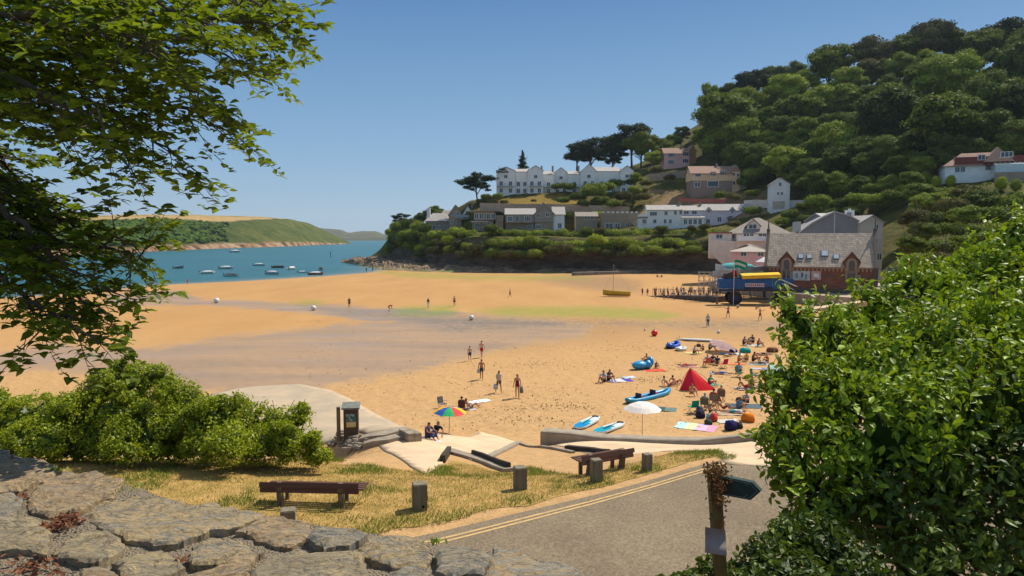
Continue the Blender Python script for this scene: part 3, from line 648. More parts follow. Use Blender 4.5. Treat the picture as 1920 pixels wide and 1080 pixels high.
def stone_mesh(poly, zt, skirt, seed, step=.015, amp=1.0):
    if step < .03:
        mx = sum(p[0] for p in poly) / len(poly); my = sum(p[1] for p in poly) / len(poly); poly = [(mx + (p[0] - mx) * 1.06, my + (p[1] - my) * 1.075) for p in poly]
    poly = [Vector((q.x, q.y)) for q in (on(a, b_, zt) for a, b_ in poly)]; cx = sum(p.x for p in poly) / len(poly); cy = sum(p.y for p in poly) / len(poly)
    dense = []
    for i in range(len(poly)):
        a, b_ = poly[i], poly[(i + 1) % len(poly)]; p0 = poly[i - 1]; p3 = poly[(i + 2) % len(poly)]; k = max(2, int((b_ - a).length / step))
        for j in range(k):
            t = j / k; q = .5 * ((2 * a) + (b_ - p0) * t * .7 + (2 * p0 - 5 * a + 4 * b_ - p3) * t * t * .7 + (3 * a - 3 * b_ + p3 - p0) * t ** 3 * .7) if False else a.lerp(b_, t)
            q = q + Vector((noise.fractal(Vector((q.x * 9, q.y * 9, seed)), .8, 2, 4), noise.fractal(Vector((q.x * 9, q.y * 9, seed + 9)), .8, 2, 4))) * .03
            dense.append(q)
    dn = np.array([(p.x, p.y) for p in dense]); g = np.array([(x, y) for x in np.arange(dn[:, 0].min(), dn[:, 0].max(), step) for y in np.arange(dn[:, 1].min(), dn[:, 1].max(), step)])
    g = g + rng.uniform(-.004, .004, g.shape); g = g[poly_sd(g, dn) > step * .5]; nb = len(dense)
    v, e, f, *_ = delaunay_2d_cdt(dense + [Vector(p) for p in g], [(i, (i + 1) % nb) for i in range(nb)], [], 1, 1e-6)
    V = np.array([(p.x, p.y) for p in v]); sdv = np.maximum(poly_sd(V, dn), 0)
    tx, ty = math.sin(seed * 3.1) * .03 * amp, math.cos(seed * 2.3) * .03 * amp
    Z = np.array([zt + (p[0] - cx) * tx + (p[1] - cy) * ty + .011 * amp * noise.fractal(Vector((p[0] * 6 + p[1] * 4, p[1] * 16 - p[0] * 8, seed)), .7, 2.2, 7) + .007 * amp * round(noise.noise(Vector((p[0] * 2 + p[1] * 2, p[1] * 5 - p[0] * 2, seed + 3))) * 4) / 2 for p in V]) - .012 * np.exp(-sdv / .005)
    me = np_mesh('stone', np.column_stack([V, Z]), np.array([t for t in f if len(t) == 3]), False)
    bm = bmesh.new(); bm.from_mesh(me); bmesh.ops.recalc_face_normals(bm, faces=bm.faces)
    if sum(q.normal.z for q in bm.faces) < 0: bmesh.ops.reverse_faces(bm, faces=bm.faces)
    r = bmesh.ops.extrude_edge_only(bm, edges=[q for q in bm.edges if q.is_boundary])
    for q in [x for x in r['geom'] if isinstance(x, bmesh.types.BMVert)]: q.co.z = zt - skirt
    bm.to_mesh(me); bm.free(); return me
for i, (pl, mi, nm) in enumerate(STONES):
    o = link('coping_stone', stone_mesh(pl, ZT + .012 * math.sin(i * 2.7), .14, i + .5), SM[mi], wall); o.location = (1, -3, -6)
outer = [(-420, 800), (-30, 842), (20, 850), (120, 884), (222, 900), (330, 938), (485, 964), (690, 995), (810, 1016), (920, 1030), (1000, 1044), (1085, 1062), (1100, 1100), (1110, 1260), (-420, 1260)]
mort, n, l, b = newmat('mortar'); v = wpos(n, l); f = noise_n(n, l, v, 60, 6, .8)
vo = n.new('ShaderNodeTexVoronoi'); vo.inputs['Scale'].default_value = 90; l.new(v, vo.inputs['Vector'])
l.new(mixc(n, l, f, ramp(n, l, vo.outputs['Distance'], [(.1, (.30, .23, .15)), (.6, (.13, .10, .065))]), (.20, .165, .12)), b.inputs['Base Color']); b.inputs['Roughness'].default_value = .95; bump(n, l, b, vo.outputs['Distance'], 1, .012)
pl = [Vector((q.x, q.y)) for q in (on(a, b_, ZT - .05) for a, b_ in outer)]
bmz = MB().prism([(p.x + 1, p.y - 3) for p in pl], 0, ZT - .06 - 6).build('wall_body', mort, wall)
mm = stone_mesh(outer, ZT - .036, .02, 77, .035, .5); o = link('mortar_bed', mm, mort, wall); o.location = (1, -3, -6)
# terrace behind the wall where the photographer stands
tr = MB().box((0, -2.3, 10.7), (16, 8.5, .4)).build('terrace', conc2); tr['kind'] = 'structure'
bk = MB().extrx([(4.4, 6.0), (2.2, 6.0), (2.2, 10.6), (2.6, 10.6)], .3, 8).build('bank', M('earth', (.10, .075, .045), (.06, .05, .03), 3, .95, .05)); bk['kind'] = 'structure'
# dead leaves caught between the stones
rs = np.random.default_rng(5); P = []
for a, b_, n_, s_ in ((128, 972, 120, 16), (95, 985, 50, 12), (45, 930, 20, 8), (60, 1065, 90, 30), (345, 1050, 10, 8)):
    for k in range(n_):
        q = on(a + rs.normal(0, s_), b_ + rs.normal(0, s_ * .4), ZT + rs.uniform(-.03, .015)); P.append(q[:])
P = np.array(P); V, F, rn = leaves_np(P, np.tile([0., 0, 1.], (len(P), 1)), .03, LEAF_N, .5, seed=2)
tag(link('leaf_litter', np_mesh('leaf_litter', V, F, False, rn), leafmat('dead_leaf', (.09, .03, .018), (.24, .11, .06), .1, .8, .1)), 'reddish dead leaves gathered between slabs of the stone wall', 'leaf litter', kind='stuff')
def sprig(name, px, py, z, n, size, spread, label, cat, seed):
    r = np.random.default_rng(seed); c = on(px, py, z); P = np.array([(c.x + r.normal(0, spread), c.y + r.normal(0, spread * .5), c.z + abs(r.normal(0, spread * .5)) + .01) for _ in range(n)])
    V, F, rn = leaves_np(P, np.tile([0., -.4, 1.], (n, 1)), size, LEAF_N, .6, seed=seed)
    tag(link(name, np_mesh(name, V, F, False, rn), leafmat('sprig_leaf', (.08, .14, .015), (.28, .34, .04), .4)), label, cat)
sprig('wall_weed', 818, 1019, ZT, 14, .03, .02, 'small bright green weed sprouting in the gap between two slabs near the road', 'weed', 1)
sprig('wall_weed', 245, 925, ZT, 60, .014, .07, 'low mossy weed along the edge of the longest slab on the wall', 'weed', 2)
sprig('wall_weed', 105, 884, ZT, 16, .03, .02, 'yellow weed growing at the tip of the brown slab at the left', 'weed', 3)

# ---------------------------------------------------------------- left hedge
LB = []
def lobe(px, py, Y, r, sq=1.0): LB.append((tuple(at(px, py, Y)), (r, r, r * sq)))
for k, px in enumerate(range(-260, 545, 48)):
    Y = 20.2 + .6 * math.sin(k * 1.7); top = np.interp(px, [-260, 150, 180, 330, 380, 560, 600], [735, 738, 730, 728, 745, 752, 775])
    lobe(px, 838, Y - .9, .5); lobe(px + 24, 848, Y - 1.1, .36); lobe(px, top + 52, Y + .3, .82 + .08 * math.sin(k * 2.3)); lobe(px + 20, top + 85, Y - .5, .66)
for a in ((190, 735, 20.6, .62), (225, 722, 20.7, .6), (270, 715, 20.6, .55), (310, 728, 20.6, .62), (345, 750, 20.5, .6), (250, 700, 20.7, .42), (222, 692, 20.7, .30), (298, 702, 20.6, .35), (185, 712, 20.5, .34), (238, 672, 20.7, .13), (232, 682, 20.7, .16), (245, 668, 20.7, .09),
          (215, 770, 20.0, .6), (270, 790, 19.8, .6), (330, 800, 19.9, .7), (400, 800, 19.9, .6), (560, 785, 20.3, .42), (585, 835, 19.6, .36), (612, 856, 19.5, .22), (545, 840, 19.4, .45), (568, 762, 20.3, .16), (596, 860, 19.4, .3)): lobe(*a)
rq = random.Random(51)
for k in range(90):
    px = rq.uniform(-260, 600); top = np.interp(px, [-260, 150, 185, 225, 300, 340, 390, 560, 600], [738, 742, 720, 688, 700, 735, 748, 755, 790]); lobe(px, top + rq.uniform(0, 90), 20.0 + rq.uniform(-.5, .5), rq.uniform(.14, .40))
hm = leafmat('hedge_leaf', (.045, .085, .006), (.38, .44, .02), .4, .45, .35, 0)
hd = empty('hedge', (-9, 20, 6), 0, 'wide leafy green hedge with one tall mound on the left, between wall and beach', 'hedge')
me = foliage('leaves', LB, .085, 620, 21, LEAF_Q, .60, .95, .5, rough=.17, pocket=1.3)
o = link('leaves', me, hm, hd); o.location = (9, -20, -6)
r_ = random.Random(4); tb = MB()
for k in range(50):
    q = at(r_.uniform(-150, 560), 745, 20.5); s = Vector((q.x, q.y + r_.uniform(-.8, .8), 5.9)); tb.tube([s, s + Vector((r_.uniform(-.3, .3), r_.uniform(-.3, .3), .9)), s + Vector((r_.uniform(-.5, .5), r_.uniform(-.4, .4), 1.6))], [.03, .02, .008], 5)
o = tb.build('stems', M('twig_brown', (.10, .07, .045)), hd); o.location = (9, -20, -6)

# ---------------------------------------------------------------- big shrub at the right
LB = []
BUSH = [(1530, 655, 7, .36), (1500, 612, 7, .20), (1482, 590, 7, .13), (1575, 640, 7.2, .40), (1655, 610, 7.4, .40), (1705, 535, 7.6, .26), (1760, 565, 7.6, .48), (1850, 520, 7.8, .48), (1935, 500, 8, .55), (1900, 445, 8.2, .22), (1640, 560, 7.5, .18), (1950, 420, 8.2, .22),
 (1492, 735, 6.2, .34), (1478, 828, 5.8, .26), (1560, 760, 6, .48), (1650, 720, 6.2, .55), (1760, 680, 6.4, .6), (1870, 640, 6.6, .6), (1980, 620, 6.6, .6),
 (1502, 895, 5.4, .30), (1600, 860, 5.4, .48), (1700, 820, 5.4, .58), (1820, 780, 5.6, .6), (1930, 760, 5.6, .6), (1545, 960, 5.1, .26), (2060, 700, 5.8, .7), (2080, 560, 7, .7), (2250, 620, 6.5, .9), (2300, 850, 6.0, .9), (2500, 700, 7.0, 1.1), (2150, 900, 5.6, .7)]
for a in BUSH: lobe(*a)
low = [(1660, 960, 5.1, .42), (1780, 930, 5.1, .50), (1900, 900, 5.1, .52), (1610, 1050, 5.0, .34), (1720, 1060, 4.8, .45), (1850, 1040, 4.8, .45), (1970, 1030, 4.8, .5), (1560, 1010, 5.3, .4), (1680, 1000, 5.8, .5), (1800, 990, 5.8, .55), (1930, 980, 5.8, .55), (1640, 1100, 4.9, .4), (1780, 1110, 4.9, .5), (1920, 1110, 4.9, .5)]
bm_ = leafmat('bush_leaf', (.022, .052, .005), (.28, .39, .018), .26, .5, .25, 0)
bs = empty('leafy_shrub', (3.5, 6.5, 6), 0, 'very large leafy shrub filling the lower right, bright on top and dark inside', 'shrub')
def sprays(c, r, k, seed):
    rr_ = random.Random(seed); out = []
    for _ in range(k):
        th = rr_.uniform(0, 6.28); ph = rr_.uniform(-.2, 1.3); d = Vector((math.cos(th) * math.cos(ph), math.sin(th) * math.cos(ph), math.sin(ph)))
        out.append((Vector(c) + d * r * .9, d))
    return out
me = foliage('leaves', LB, .078, 900, 31, LEAF_N, .56, .85, .6, down=.5, rough=.16, pocket=2.4)
o = link('leaves', me, bm_, bs); o.location = (-3.5, -6.5, -6)
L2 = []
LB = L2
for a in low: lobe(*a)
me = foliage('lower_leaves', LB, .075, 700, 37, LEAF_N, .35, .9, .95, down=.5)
o = link('lower_leaves', me, leafmat('ivy_and_shade_leaf', (.018, .04, .006), (.13, .19, .02), .2, .5, .3, 0), bs); o.location = (-3.5, -6.5, -6)  # darker leaf colour paints in the shade low in the shrub
# shoots that break the outline
r_ = random.Random(9); P = []; Nn = []; tb = MB()
for a in BUSH:
    c_ = at(a[0], a[1], a[2])
    for q, d in sprays(c_, a[3], 9, int(a[0] + a[1])):
        L = r_.uniform(.12, .34); d2 = (d + Vector((0, 0, .5))).normalized(); tip = q + d2 * L; tb.tube([q - d2 * .1, tip], [.005, .002], 4, False)
        for k in range(int(L / .03)):
            t = k * .03; P.append((q + d2 * t + Vector((r_.uniform(-.04, .04), r_.uniform(-.04, .04), r_.uniform(-.03, .03))))[:]); Nn.append((d.x * .5, d.y * .5, .8))
V, F, rn = leaves_np(np.array(P), np.array(Nn), .09, LEAF_N, .5, down=.2, seed=8)
o = link('shoots', np_mesh('shoots', V, F, False, np.clip(rn * .6 + .4, 0, 1)), bm_, bs); o.location = (-3.5, -6.5, -6)
for k in range(12):
    q = at(r_.uniform(1600, 2000), r_.uniform(700, 960), r_.uniform(5.2, 6.4)); s = Vector((q.x * .9 + r_.uniform(-.2, .6), 5.6 + r_.uniform(-.5, .5), 6.2))
    o = MB().tube([s, s.lerp(q, .5) + Vector((r_.uniform(-.3, .3), r_.uniform(-.3, .3), .2)), q], [.028, .014, .005], 5).build('branch', M('twig_grey', (.15, .115, .08)), bs); o.location = (-3.5, -6.5, -6)
o = tb.build('shoot_stems', M('twig_grey', (.15, .115, .08)), bs); o.location = (-3.5, -6.5, -6)
# ivy thicket under the signpost
LB = []
for a in ((1430, 1045, 4.6, .16), (1480, 1012, 4.8, .18), (1395, 1070, 4.6, .12), (1540, 1030, 4.7, .24), (1470, 1075, 4.5, .2), (1590, 1090, 4.5, .3), (1440, 1100, 4.4, .2), (1385, 1105, 4.35, .14), (1300, 1088, 4.4, .09), (1332, 1066, 4.45, .09), (1270, 1098, 4.4, .07), (1340, 1110, 4.35, .16), (1250, 1115, 4.35, .12), (1500, 1130, 4.3, .3)): lobe(*a)
ti = empty('ivy_thicket', (1.8, 4.5, 6.3), 0, 'low dark ivy thicket around the foot of the wooden signpost', 'ivy')
o = link('leaves', foliage('leaves', LB, .055, 1100, 41, LEAF_N, .6, .8, .4), MATS['ivy_and_shade_leaf'], ti); o.location = (-1.8, -4.5, -6.3)
tb = MB()
for k in range(20):
    a = r_.uniform(1420, 1600); q = at(a, r_.uniform(1040, 1080), 4.5); s = Vector((q.x, 4.5, 6.1)); tb.tube([s, s.lerp(q, .6) + Vector((r_.uniform(-.1, .1), 0, 0)), q], [.015, .01, .003], 4)
o = tb.build('stems', M('twig_brown', (.10, .07, .045)), ti); o.location = (-1.8, -4.5, -6.3)

# ---------------------------------------------------------------- overhanging beech
r_ = random.Random(12); LV = []; LN = []; LD = []; tw = MB()
def spray(p, d, L, depth):
    """flat beech spray: twig with side twigs and alternate leaves"""
    d = d.normalized(); pts = [p]; n_ = max(3, int(L / .07)); cur = p.copy(); dd = d.copy()
    for i in range(n_):
        dd = (dd + Vector((r_.gauss(0, .10), r_.gauss(0, .10), r_.gauss(0, .06) - .02))).normalized(); cur = cur + dd * (L / n_); pts.append(cur.copy())
    tw.tube(pts, [.003 * (1 - .8 * i / n_) * (1 + depth * .8) for i in range(n_ + 1)], 4, False)
    side = dd.cross(Vector((0, 0, 1)));
    side = side.normalized() if side.length > .1 else Vector((1, 0, 0))
    for i in range(1, n_ + 1):
        s = 1 if i % 2 else -1; q = pts[i]
        if depth > 0:
            if i < n_: spray(q, (dd * .75 + side * s * r_.uniform(.5, .95) + Vector((0, 0, r_.uniform(-.3, .12)))), L * r_.uniform(.36, .6) * (1.1 - .5 * i / n_), depth - 1)
            else: spray(q, dd, L * .4, depth - 1)
        else:
            for s2 in (s, -s) if i > 1 else (s,):
                a = (dd * .6 + side * s2 * .9 + Vector((0, 0, r_.uniform(-.25, .1)))).normalized()
                LV.append((q + a * .034 + Vector((r_.gauss(0, .01),) * 3))[:]); LD.append(a[:]); LN.append((r_.gauss(0, .38), r_.gauss(0, .38), 1))
    if depth == 0:
        LV.append((pts[-1] + dd * .035)[:]); LD.append(dd[:]); LN.append((r_.gauss(0, .3), r_.gauss(0, .3), 1))
TRUNK = Vector((-6.2, 5.2, 0)); BOUGHS = []
LIMBS = [
 [(-330, -260, 5.0), (0, -60, 4.8), (220, -40, 4.7), (420, -5, 4.6), (500, 2, 4.5)],
 [(-330, -200, 4.6), (60, -20, 4.4), (260, 20, 4.3), (440, 30, 4.3), (520, 45, 4.3)],
 [(-330, -100, 5.4), (0, 30, 5.2), (200, 70, 5.1), (360, 95, 5.0), (480, 120, 5.0)],
 [(-330, -60, 4.4), (-20, 70, 4.2), (160, 110, 4.2), (320, 130, 4.1), (400, 185, 4.1)],
 [(-330, 0, 5.0), (0, 120, 4.8), (180, 150, 4.7), (330, 200, 4.7), (425, 245, 4.7)],
 [(-330, 40, 4.4), (-20, 150, 4.3), (140, 190, 4.2), (250, 240, 4.2), (335, 295, 4.2)],
 [(-330, 90, 5.2), (-20, 190, 5.0), (100, 225, 5.0), (190, 265, 4.9), (240, 300, 4.9)],
 [(-330, -20, 3.7), (-60, 20, 3.6), (100, 40, 3.6), (220, 60, 3.6), (300, 90, 3.6)],
 [(-330, 60, 3.7), (-80, 110, 3.6), (40, 150, 3.6), (120, 200, 3.6), (190, 225, 3.6)],
 [(-330, -260, 3.9), (40, -90, 3.8), (160, -40, 3.8), (280, -10, 3.8), (380, 40, 3.8)],
 [(-330, 220, 4.8), (-60, 300, 4.6), (30, 360, 4.6), (110, 415, 4.6), (190, 445, 4.6), (255, 465, 4.6)],
 [(-330, 260, 4.4), (-80, 350, 4.2), (20, 400, 4.2), (90, 470, 4.2), (150, 520, 4.2), (215, 545, 4.2)],
 [(-330, 300, 5.0), (-80, 400, 4.8), (0, 440, 4.8), (90, 450, 4.7), (190, 470, 4.7), (270, 470, 4.7)],
 [(-330, 330, 4.2), (-100, 430, 4.0), (-10, 500, 4.0), (50, 560, 4.0), (100, 595, 4.0), (150, 620, 4.0)],
 [(-330, 200, 5.3), (-60, 250, 5.2), (0, 300, 5.2), (40, 345, 5.2), (100, 380, 5.2)],
 [(-330, -260, 5.6), (60, -110, 5.5), (300, -50, 5.4), (450, -20, 5.3), (520, -12, 5.2)],
 [(-330, 330, 4.6), (-60, 420, 4.5), (20, 470, 4.5), (80, 500, 4.5), (140, 560, 4.5), (175, 585, 4.5)]]
bark = M('bark', (.11, .085, .06), (.06, .048, .036), 6, .9, .02)
for li, L in enumerate(LIMBS):
    pts = [at(*q) for q in L]; full = [TRUNK + Vector((0, 0, min(17.5, pts[0].z - .3)))] + pts
    fine = []
    for i in range(len(full) - 1):
        for k in range(6): fine.append(full[i].lerp(full[i + 1], k / 6) + Vector((r_.gauss(0, .015), r_.gauss(0, .015), r_.gauss(0, .02))))
    fine.append(full[-1]); nF = len(fine)
    lb = MB().tube(fine, [.03 * (1 - i / nF) ** 1.1 + .006 for i in range(nF)], 6)
    BOUGHS.append(lb)
    acc = 0
    for i in range(5, nF):
        d = (fine[i] - fine[i - 1]); ln_ = d.length; d.normalize(); side = d.cross(Vector((0, 0, 1))).normalized()
        acc += ln_; stepL = .06
        while acc > stepL:
            acc -= stepL; s = r_.choice((-1, 1)); t = (i - 5) / (nF - 5)
            spray(fine[i] + Vector((r_.gauss(0, .02),) * 3), d * r_.uniform(.4, 1.0) + side * s * r_.uniform(.5, 1) + Vector((0, 0, r_.uniform(-.5, .2))), r_.uniform(.30, .55) * (1 - .45 * t), 1)
    spray(fine[-1], (fine[-1] - fine[-2]), .26, 1)
LV = np.array(LV); LN = np.array(LN); LD = np.array(LD); n_ = len(LV); print('beech leaves', n_)
LN /= np.linalg.norm(LN, axis=1)[:, None]; T_ = LD - (LD * LN).sum(1)[:, None] * LN; T_ /= np.linalg.norm(T_, axis=1)[:, None] + 1e-9; B_ = np.cross(LN, T_)
tv, tf = LEAF_N; s = .076 * rng.uniform(.7, 1.25, n_)
V = LV[:, None] + s[:, None, None] * (tv[None, :, 0:1] * T_[:, None] + 1.2 * tv[None, :, 1:2] * B_[:, None] + tv[None, :, 2:3] * LN[:, None])
F = (tf[None] + (np.arange(n_) * 7)[:, None, None]).reshape(-1, 3)
be = empty('beech_tree', TRUNK + Vector((0, 0, 6)), 0, 'beech tree with leafy boughs hanging into the upper left of the view', 'tree')
off = -(TRUNK + Vector((0, 0, 6)))
o = link('leaves', np_mesh('leaves', V.reshape(-1, 3), F, False, np.repeat(rng.uniform(0, 1, n_), 7)), leafmat('beech_leaf', (.03, .055, .006), (.19, .26, .014), .38, .5, .3, 0), be); o.location = off
bark = M('bark', (.11, .085, .06), (.06, .048, .036), 6, .9, .02)
o = tw.build('twigs', bark, be); o.location = off
for lb in BOUGHS: o = lb.build('bough', bark, be); o.location = off
tk = MB().tube([TRUNK + Vector((.05 * math.sin(k), 0, 5.8 + k * 1.2)) for k in range(12)], [.42 - .022 * k for k in range(12)], 14)
for k in range(9): # crown limbs above the frame
    a = k * .7; tk.tube([TRUNK + Vector((0, 0, 13 + k * .5)), TRUNK + Vector((math.cos(a) * 1.5, math.sin(a) * 1.5, 15 + k * .5)), TRUNK + Vector((math.cos(a) * 3, math.sin(a) * 3, 16.5 + k * .5))], [.12, .07, .02], 6)
o = tk.build('trunk', bark, be, True); o.location = off
# ================================================================ HILL TREES AND SHRUBS
def crown_mesh(name, seed, kind):
    r = random.Random(seed); L = []
    if kind == 'round':
        L.append(((0, 0, .15), (.62, .62, .62)))
        for k in range(15):
            a = k * 2.4 + r.uniform(-.3, .3); e = r.uniform(-.35, 1.35); d = .62 + r.uniform(-.08, .08)
            L.append(((math.cos(a) * math.cos(e) * d, math.sin(a) * math.cos(e) * d, .12 + math.sin(e) * d * .85), (r.uniform(.22, .40),) * 2 + (r.uniform(.16, .28),)))
        return foliage(name, L, .085, 360, seed, LEAF_Q, .80, .5, .38, rough=.06)
    if kind == 'tall':
        for k in range(16):
            z = -.7 + k * .12; rad = .5 * math.sin(math.pi * min(1, (k + 2) / 19)) ** .6; a = k * 2.4
            L.append(((math.cos(a) * rad, math.sin(a) * rad, z), (r.uniform(.28, .42),) * 2 + (.26,)))
        return foliage(name, L, .088, 230, seed, LEAF_Q, .85, .6, .3)
    if kind == 'pine':
        for k in range(26):
            a = k * 2.4; rad = r.uniform(.1, .78); z = .12 + (1 - rad) * .42 + r.uniform(-.55, .12)
            L.append(((math.cos(a) * rad, math.sin(a) * rad, z), (r.uniform(.2, .34), r.uniform(.2, .34), r.uniform(.09, .15))))
        for k in range(5):
            a = k * 1.9; L.append(((math.cos(a) * .55, math.sin(a) * .55, -.3 + k * .06), (.2, .2, .08)))
        return foliage(name, L, .07, 420, seed, LEAF_Q, .7, .7, .45)
    if kind == 'cone':
        for k in range(13):
            t = k / 12; L.append(((r.uniform(-.1, .1) + math.cos(k * 2.4) * .25 * (1 - t), math.sin(k * 2.4) * .25 * (1 - t), -.8 + 1.7 * t), (.46 * (1 - t) + .1,) * 2 + (.16,)))
        return foliage(name, L, .08, 300, seed, LEAF_Q, .8, .7, .4)
    if kind == 'shrub':
        for k in range(7):
            a = k * 2.4; e = r.uniform(0, 1.2); L.append(((math.cos(a) * .45, math.sin(a) * .45, math.sin(e) * .35), (r.uniform(.4, .55),) * 2 + (r.uniform(.35, .5),)))
        return foliage(name, L, .11, 270, seed, LEAF_Q, .8, .6, .4, rough=.08)
    if kind == 'clipped':
        return foliage(name, [((0, 0, 0), (.8, .8, 1.0)), ((.2, 0, .1), (.6, .6, .9))], .09, 300, seed, LEAF_Q, .93, .5, .12)
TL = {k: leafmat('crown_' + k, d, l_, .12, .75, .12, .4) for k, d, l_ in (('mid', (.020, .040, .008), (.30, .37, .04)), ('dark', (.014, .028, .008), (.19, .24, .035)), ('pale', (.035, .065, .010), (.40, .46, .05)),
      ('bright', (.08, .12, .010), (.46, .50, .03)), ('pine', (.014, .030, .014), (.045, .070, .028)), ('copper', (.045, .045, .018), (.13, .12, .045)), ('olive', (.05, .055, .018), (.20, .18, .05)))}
CR = {}
def crown(kind, var):
    k = (kind, var)
    if k not in CR: CR[k] = crown_mesh('crown_' + kind, 100 + var * 7 + len(kind), kind)
    return CR[k]
HAZ = []
trunkm = M('far_bark', (.10, .08, .06), (.05, .04, .03), 1, .9)
def trunk_mesh(kind):
    t = MB()
    if kind == 'pine':
        t.tube([(0, 0, -1.5), (.06, 0, -.8), (-.03, 0, -.2), (.02, 0, .35)], [.06, .05, .04, .02], 6)
        for k in range(7):
            a = k * 2.4; t.tube([(0, 0, -.55 + k * .1), (math.cos(a) * .3, math.sin(a) * .3, -.2 + k * .07), (math.cos(a) * .58, math.sin(a) * .58, .05 + k * .05)], [.03, .02, .01], 4)
    else:
        t.tube([(0, 0, -1.6), (.03, 0, -.8), (0, 0, .1), (0, 0, .5)], [.08, .06, .045, .02], 6)
        for k in range(6):
            a = k * 2.4; t.tube([(0, 0, -.5 + k * .1), (math.cos(a) * .3, math.sin(a) * .3, -.1 + k * .07), (math.cos(a) * .6, math.sin(a) * .6, .15 + k * .07)], [.03, .02, .01], 4)
    return t.mesh('trunk', True)
TM = {}
def put_tree(px, py, wpx, kind, tone, label, cat, group, hr=1.0, Y=None, pos=None, name=None):
    """crown centre at the pixel, standing on the slope"""
    r_ = random.Random(int(px * 13 + py * 7))
    if Y is None:
        q = hit_hill(px, py + wpx * .55 * hr); Y = q.y
    rad = wpx * .5 * Y / FPX * 1.12
    c_ = at(px, py, Y); hz = hill_z(c_.x, Y) if pos is None or Y >= hill_col(px)[0, 0] else gz(c_.x, Y)
    base = hz - .3
    shr = kind in ('shrub', 'clipped')
    e = empty(name or ('shrub' if shr else 'pine_tree' if kind in ('pine', 'cone') else 'broadleaf_tree'), (c_.x, Y, base), r_.uniform(0, 6.28), label, cat, group)
    me = crown(kind, r_.randrange(3 if kind in ('round', 'shrub') else 2))
    o = bpy.data.objects.new('crown', me); COL.objects.link(o); o.parent = e
    if not me.materials: me.materials.append(TL[tone])
    o.material_slots[0].link = 'OBJECT'; o.material_slots[0].material = TL[tone]
    o.scale = (rad, rad, rad * hr); o.location = (0, 0, c_.z - base)
    if not shr:
        if kind not in TM: TM[kind] = trunk_mesh(kind)
        t = link('trunk', TM[kind], trunkm, e); t.scale = (rad * .8, rad * .8, max(rad * hr, (c_.z - base) / 1.55)); t.location = (0, 0, c_.z - base)
    return e
rows = [
 ('skyline', [(1330, 208, 42, 'tall', 'mid'), (1372, 185, 52, 'round', 'dark'), (1408, 168, 60, 'round', 'pine'), (1450, 152, 50, 'round', 'dark'), (1490, 142, 44, 'round', 'dark'), (1555, 132, 76, 'round', 'mid'), (1636, 110, 76, 'round', 'copper'), (1700, 104, 66, 'round', 'dark'), (1742, 86, 84, 'round', 'copper'), (1790, 96, 64, 'round', 'dark'), (1838, 100, 72, 'round', 'mid'), (1885, 78, 70, 'round', 'pine'), (1925, 92, 80, 'round', 'dark')]),
 ('second row', [(1390, 200, 62, 'round', 'mid'), (1432, 196, 56, 'round', 'pale'), (1478, 180, 74, 'round', 'pale'), (1510, 158, 52, 'round', 'pale'), (1590, 160, 66, 'round', 'pale'), (1635, 142, 60, 'round', 'olive'), (1688, 134, 62, 'round', 'mid'), (1735, 128, 60, 'round', 'pale'), (1800, 135, 74, 'round', 'mid'), (1905, 135, 100, 'round', 'dark')]),
 ('third row', [(1358, 236, 108, 'round', 'mid'), (1440, 235, 62, 'round', 'mid'), (1488, 215, 66, 'round', 'mid'), (1540, 195, 60, 'round', 'pale'), (1580, 192, 62, 'round', 'mid'), (1625, 190, 58, 'round', 'dark'), (1675, 200, 84, 'round', 'mid'), (1775, 160, 108, 'round', 'mid'), (1850, 190, 100, 'round', 'dark'), (1930, 210, 100, 'round', 'dark')]),
 ('fourth row', [(1400, 262, 80, 'round', 'mid'), (1462, 250, 62, 'round', 'dark'), (1505, 255, 64, 'round', 'mid'), (1562, 272, 84, 'round', 'pale'), (1612, 245, 68, 'round', 'dark'), (1665, 225, 110, 'round', 'dark'), (1718, 280, 66, 'round', 'dark'), (1776, 240, 128, 'round', 'mid'), (1855, 255, 84, 'round', 'dark'), (1920, 270, 84, 'round', 'dark')]),
 ('fifth row', [(1345, 275, 70, 'round', 'mid'), (1385, 300, 62, 'round', 'dark'), (1430, 300, 62, 'round', 'dark'), (1475, 315, 74, 'round', 'pale'), (1520, 300, 68, 'round', 'dark'), (1570, 310, 64, 'round', 'dark'), (1620, 292, 66, 'round', 'dark'), (1670, 290, 70, 'round', 'dark'), (1720, 312, 54, 'round', 'dark'), (1775, 290, 76, 'round', 'dark'), (1830, 290, 60, 'round', 'dark'), (1900, 285, 62, 'round', 'pale')])]
tn = {'mid': 'green', 'dark': 'dark green', 'pale': 'pale green', 'pine': 'blackish green', 'copper': 'brownish', 'olive': 'olive', 'bright': 'bright green'}
for rn_, L in rows:
    for k, (a, b_, c_, kd, tone) in enumerate(L):
        put_tree(a, b_, c_ * (1.18 if rn_ == 'skyline' else 1.1), kd, tone, '%s tree in the hillside wood, %s from left %s' % (tn[tone], ordn(k + 1), 'on its skyline' if rn_ == 'skyline' else 'in its ' + rn_), 'tree', 'trees of the hillside wood', 1.0 if kd == 'round' else 1.4)
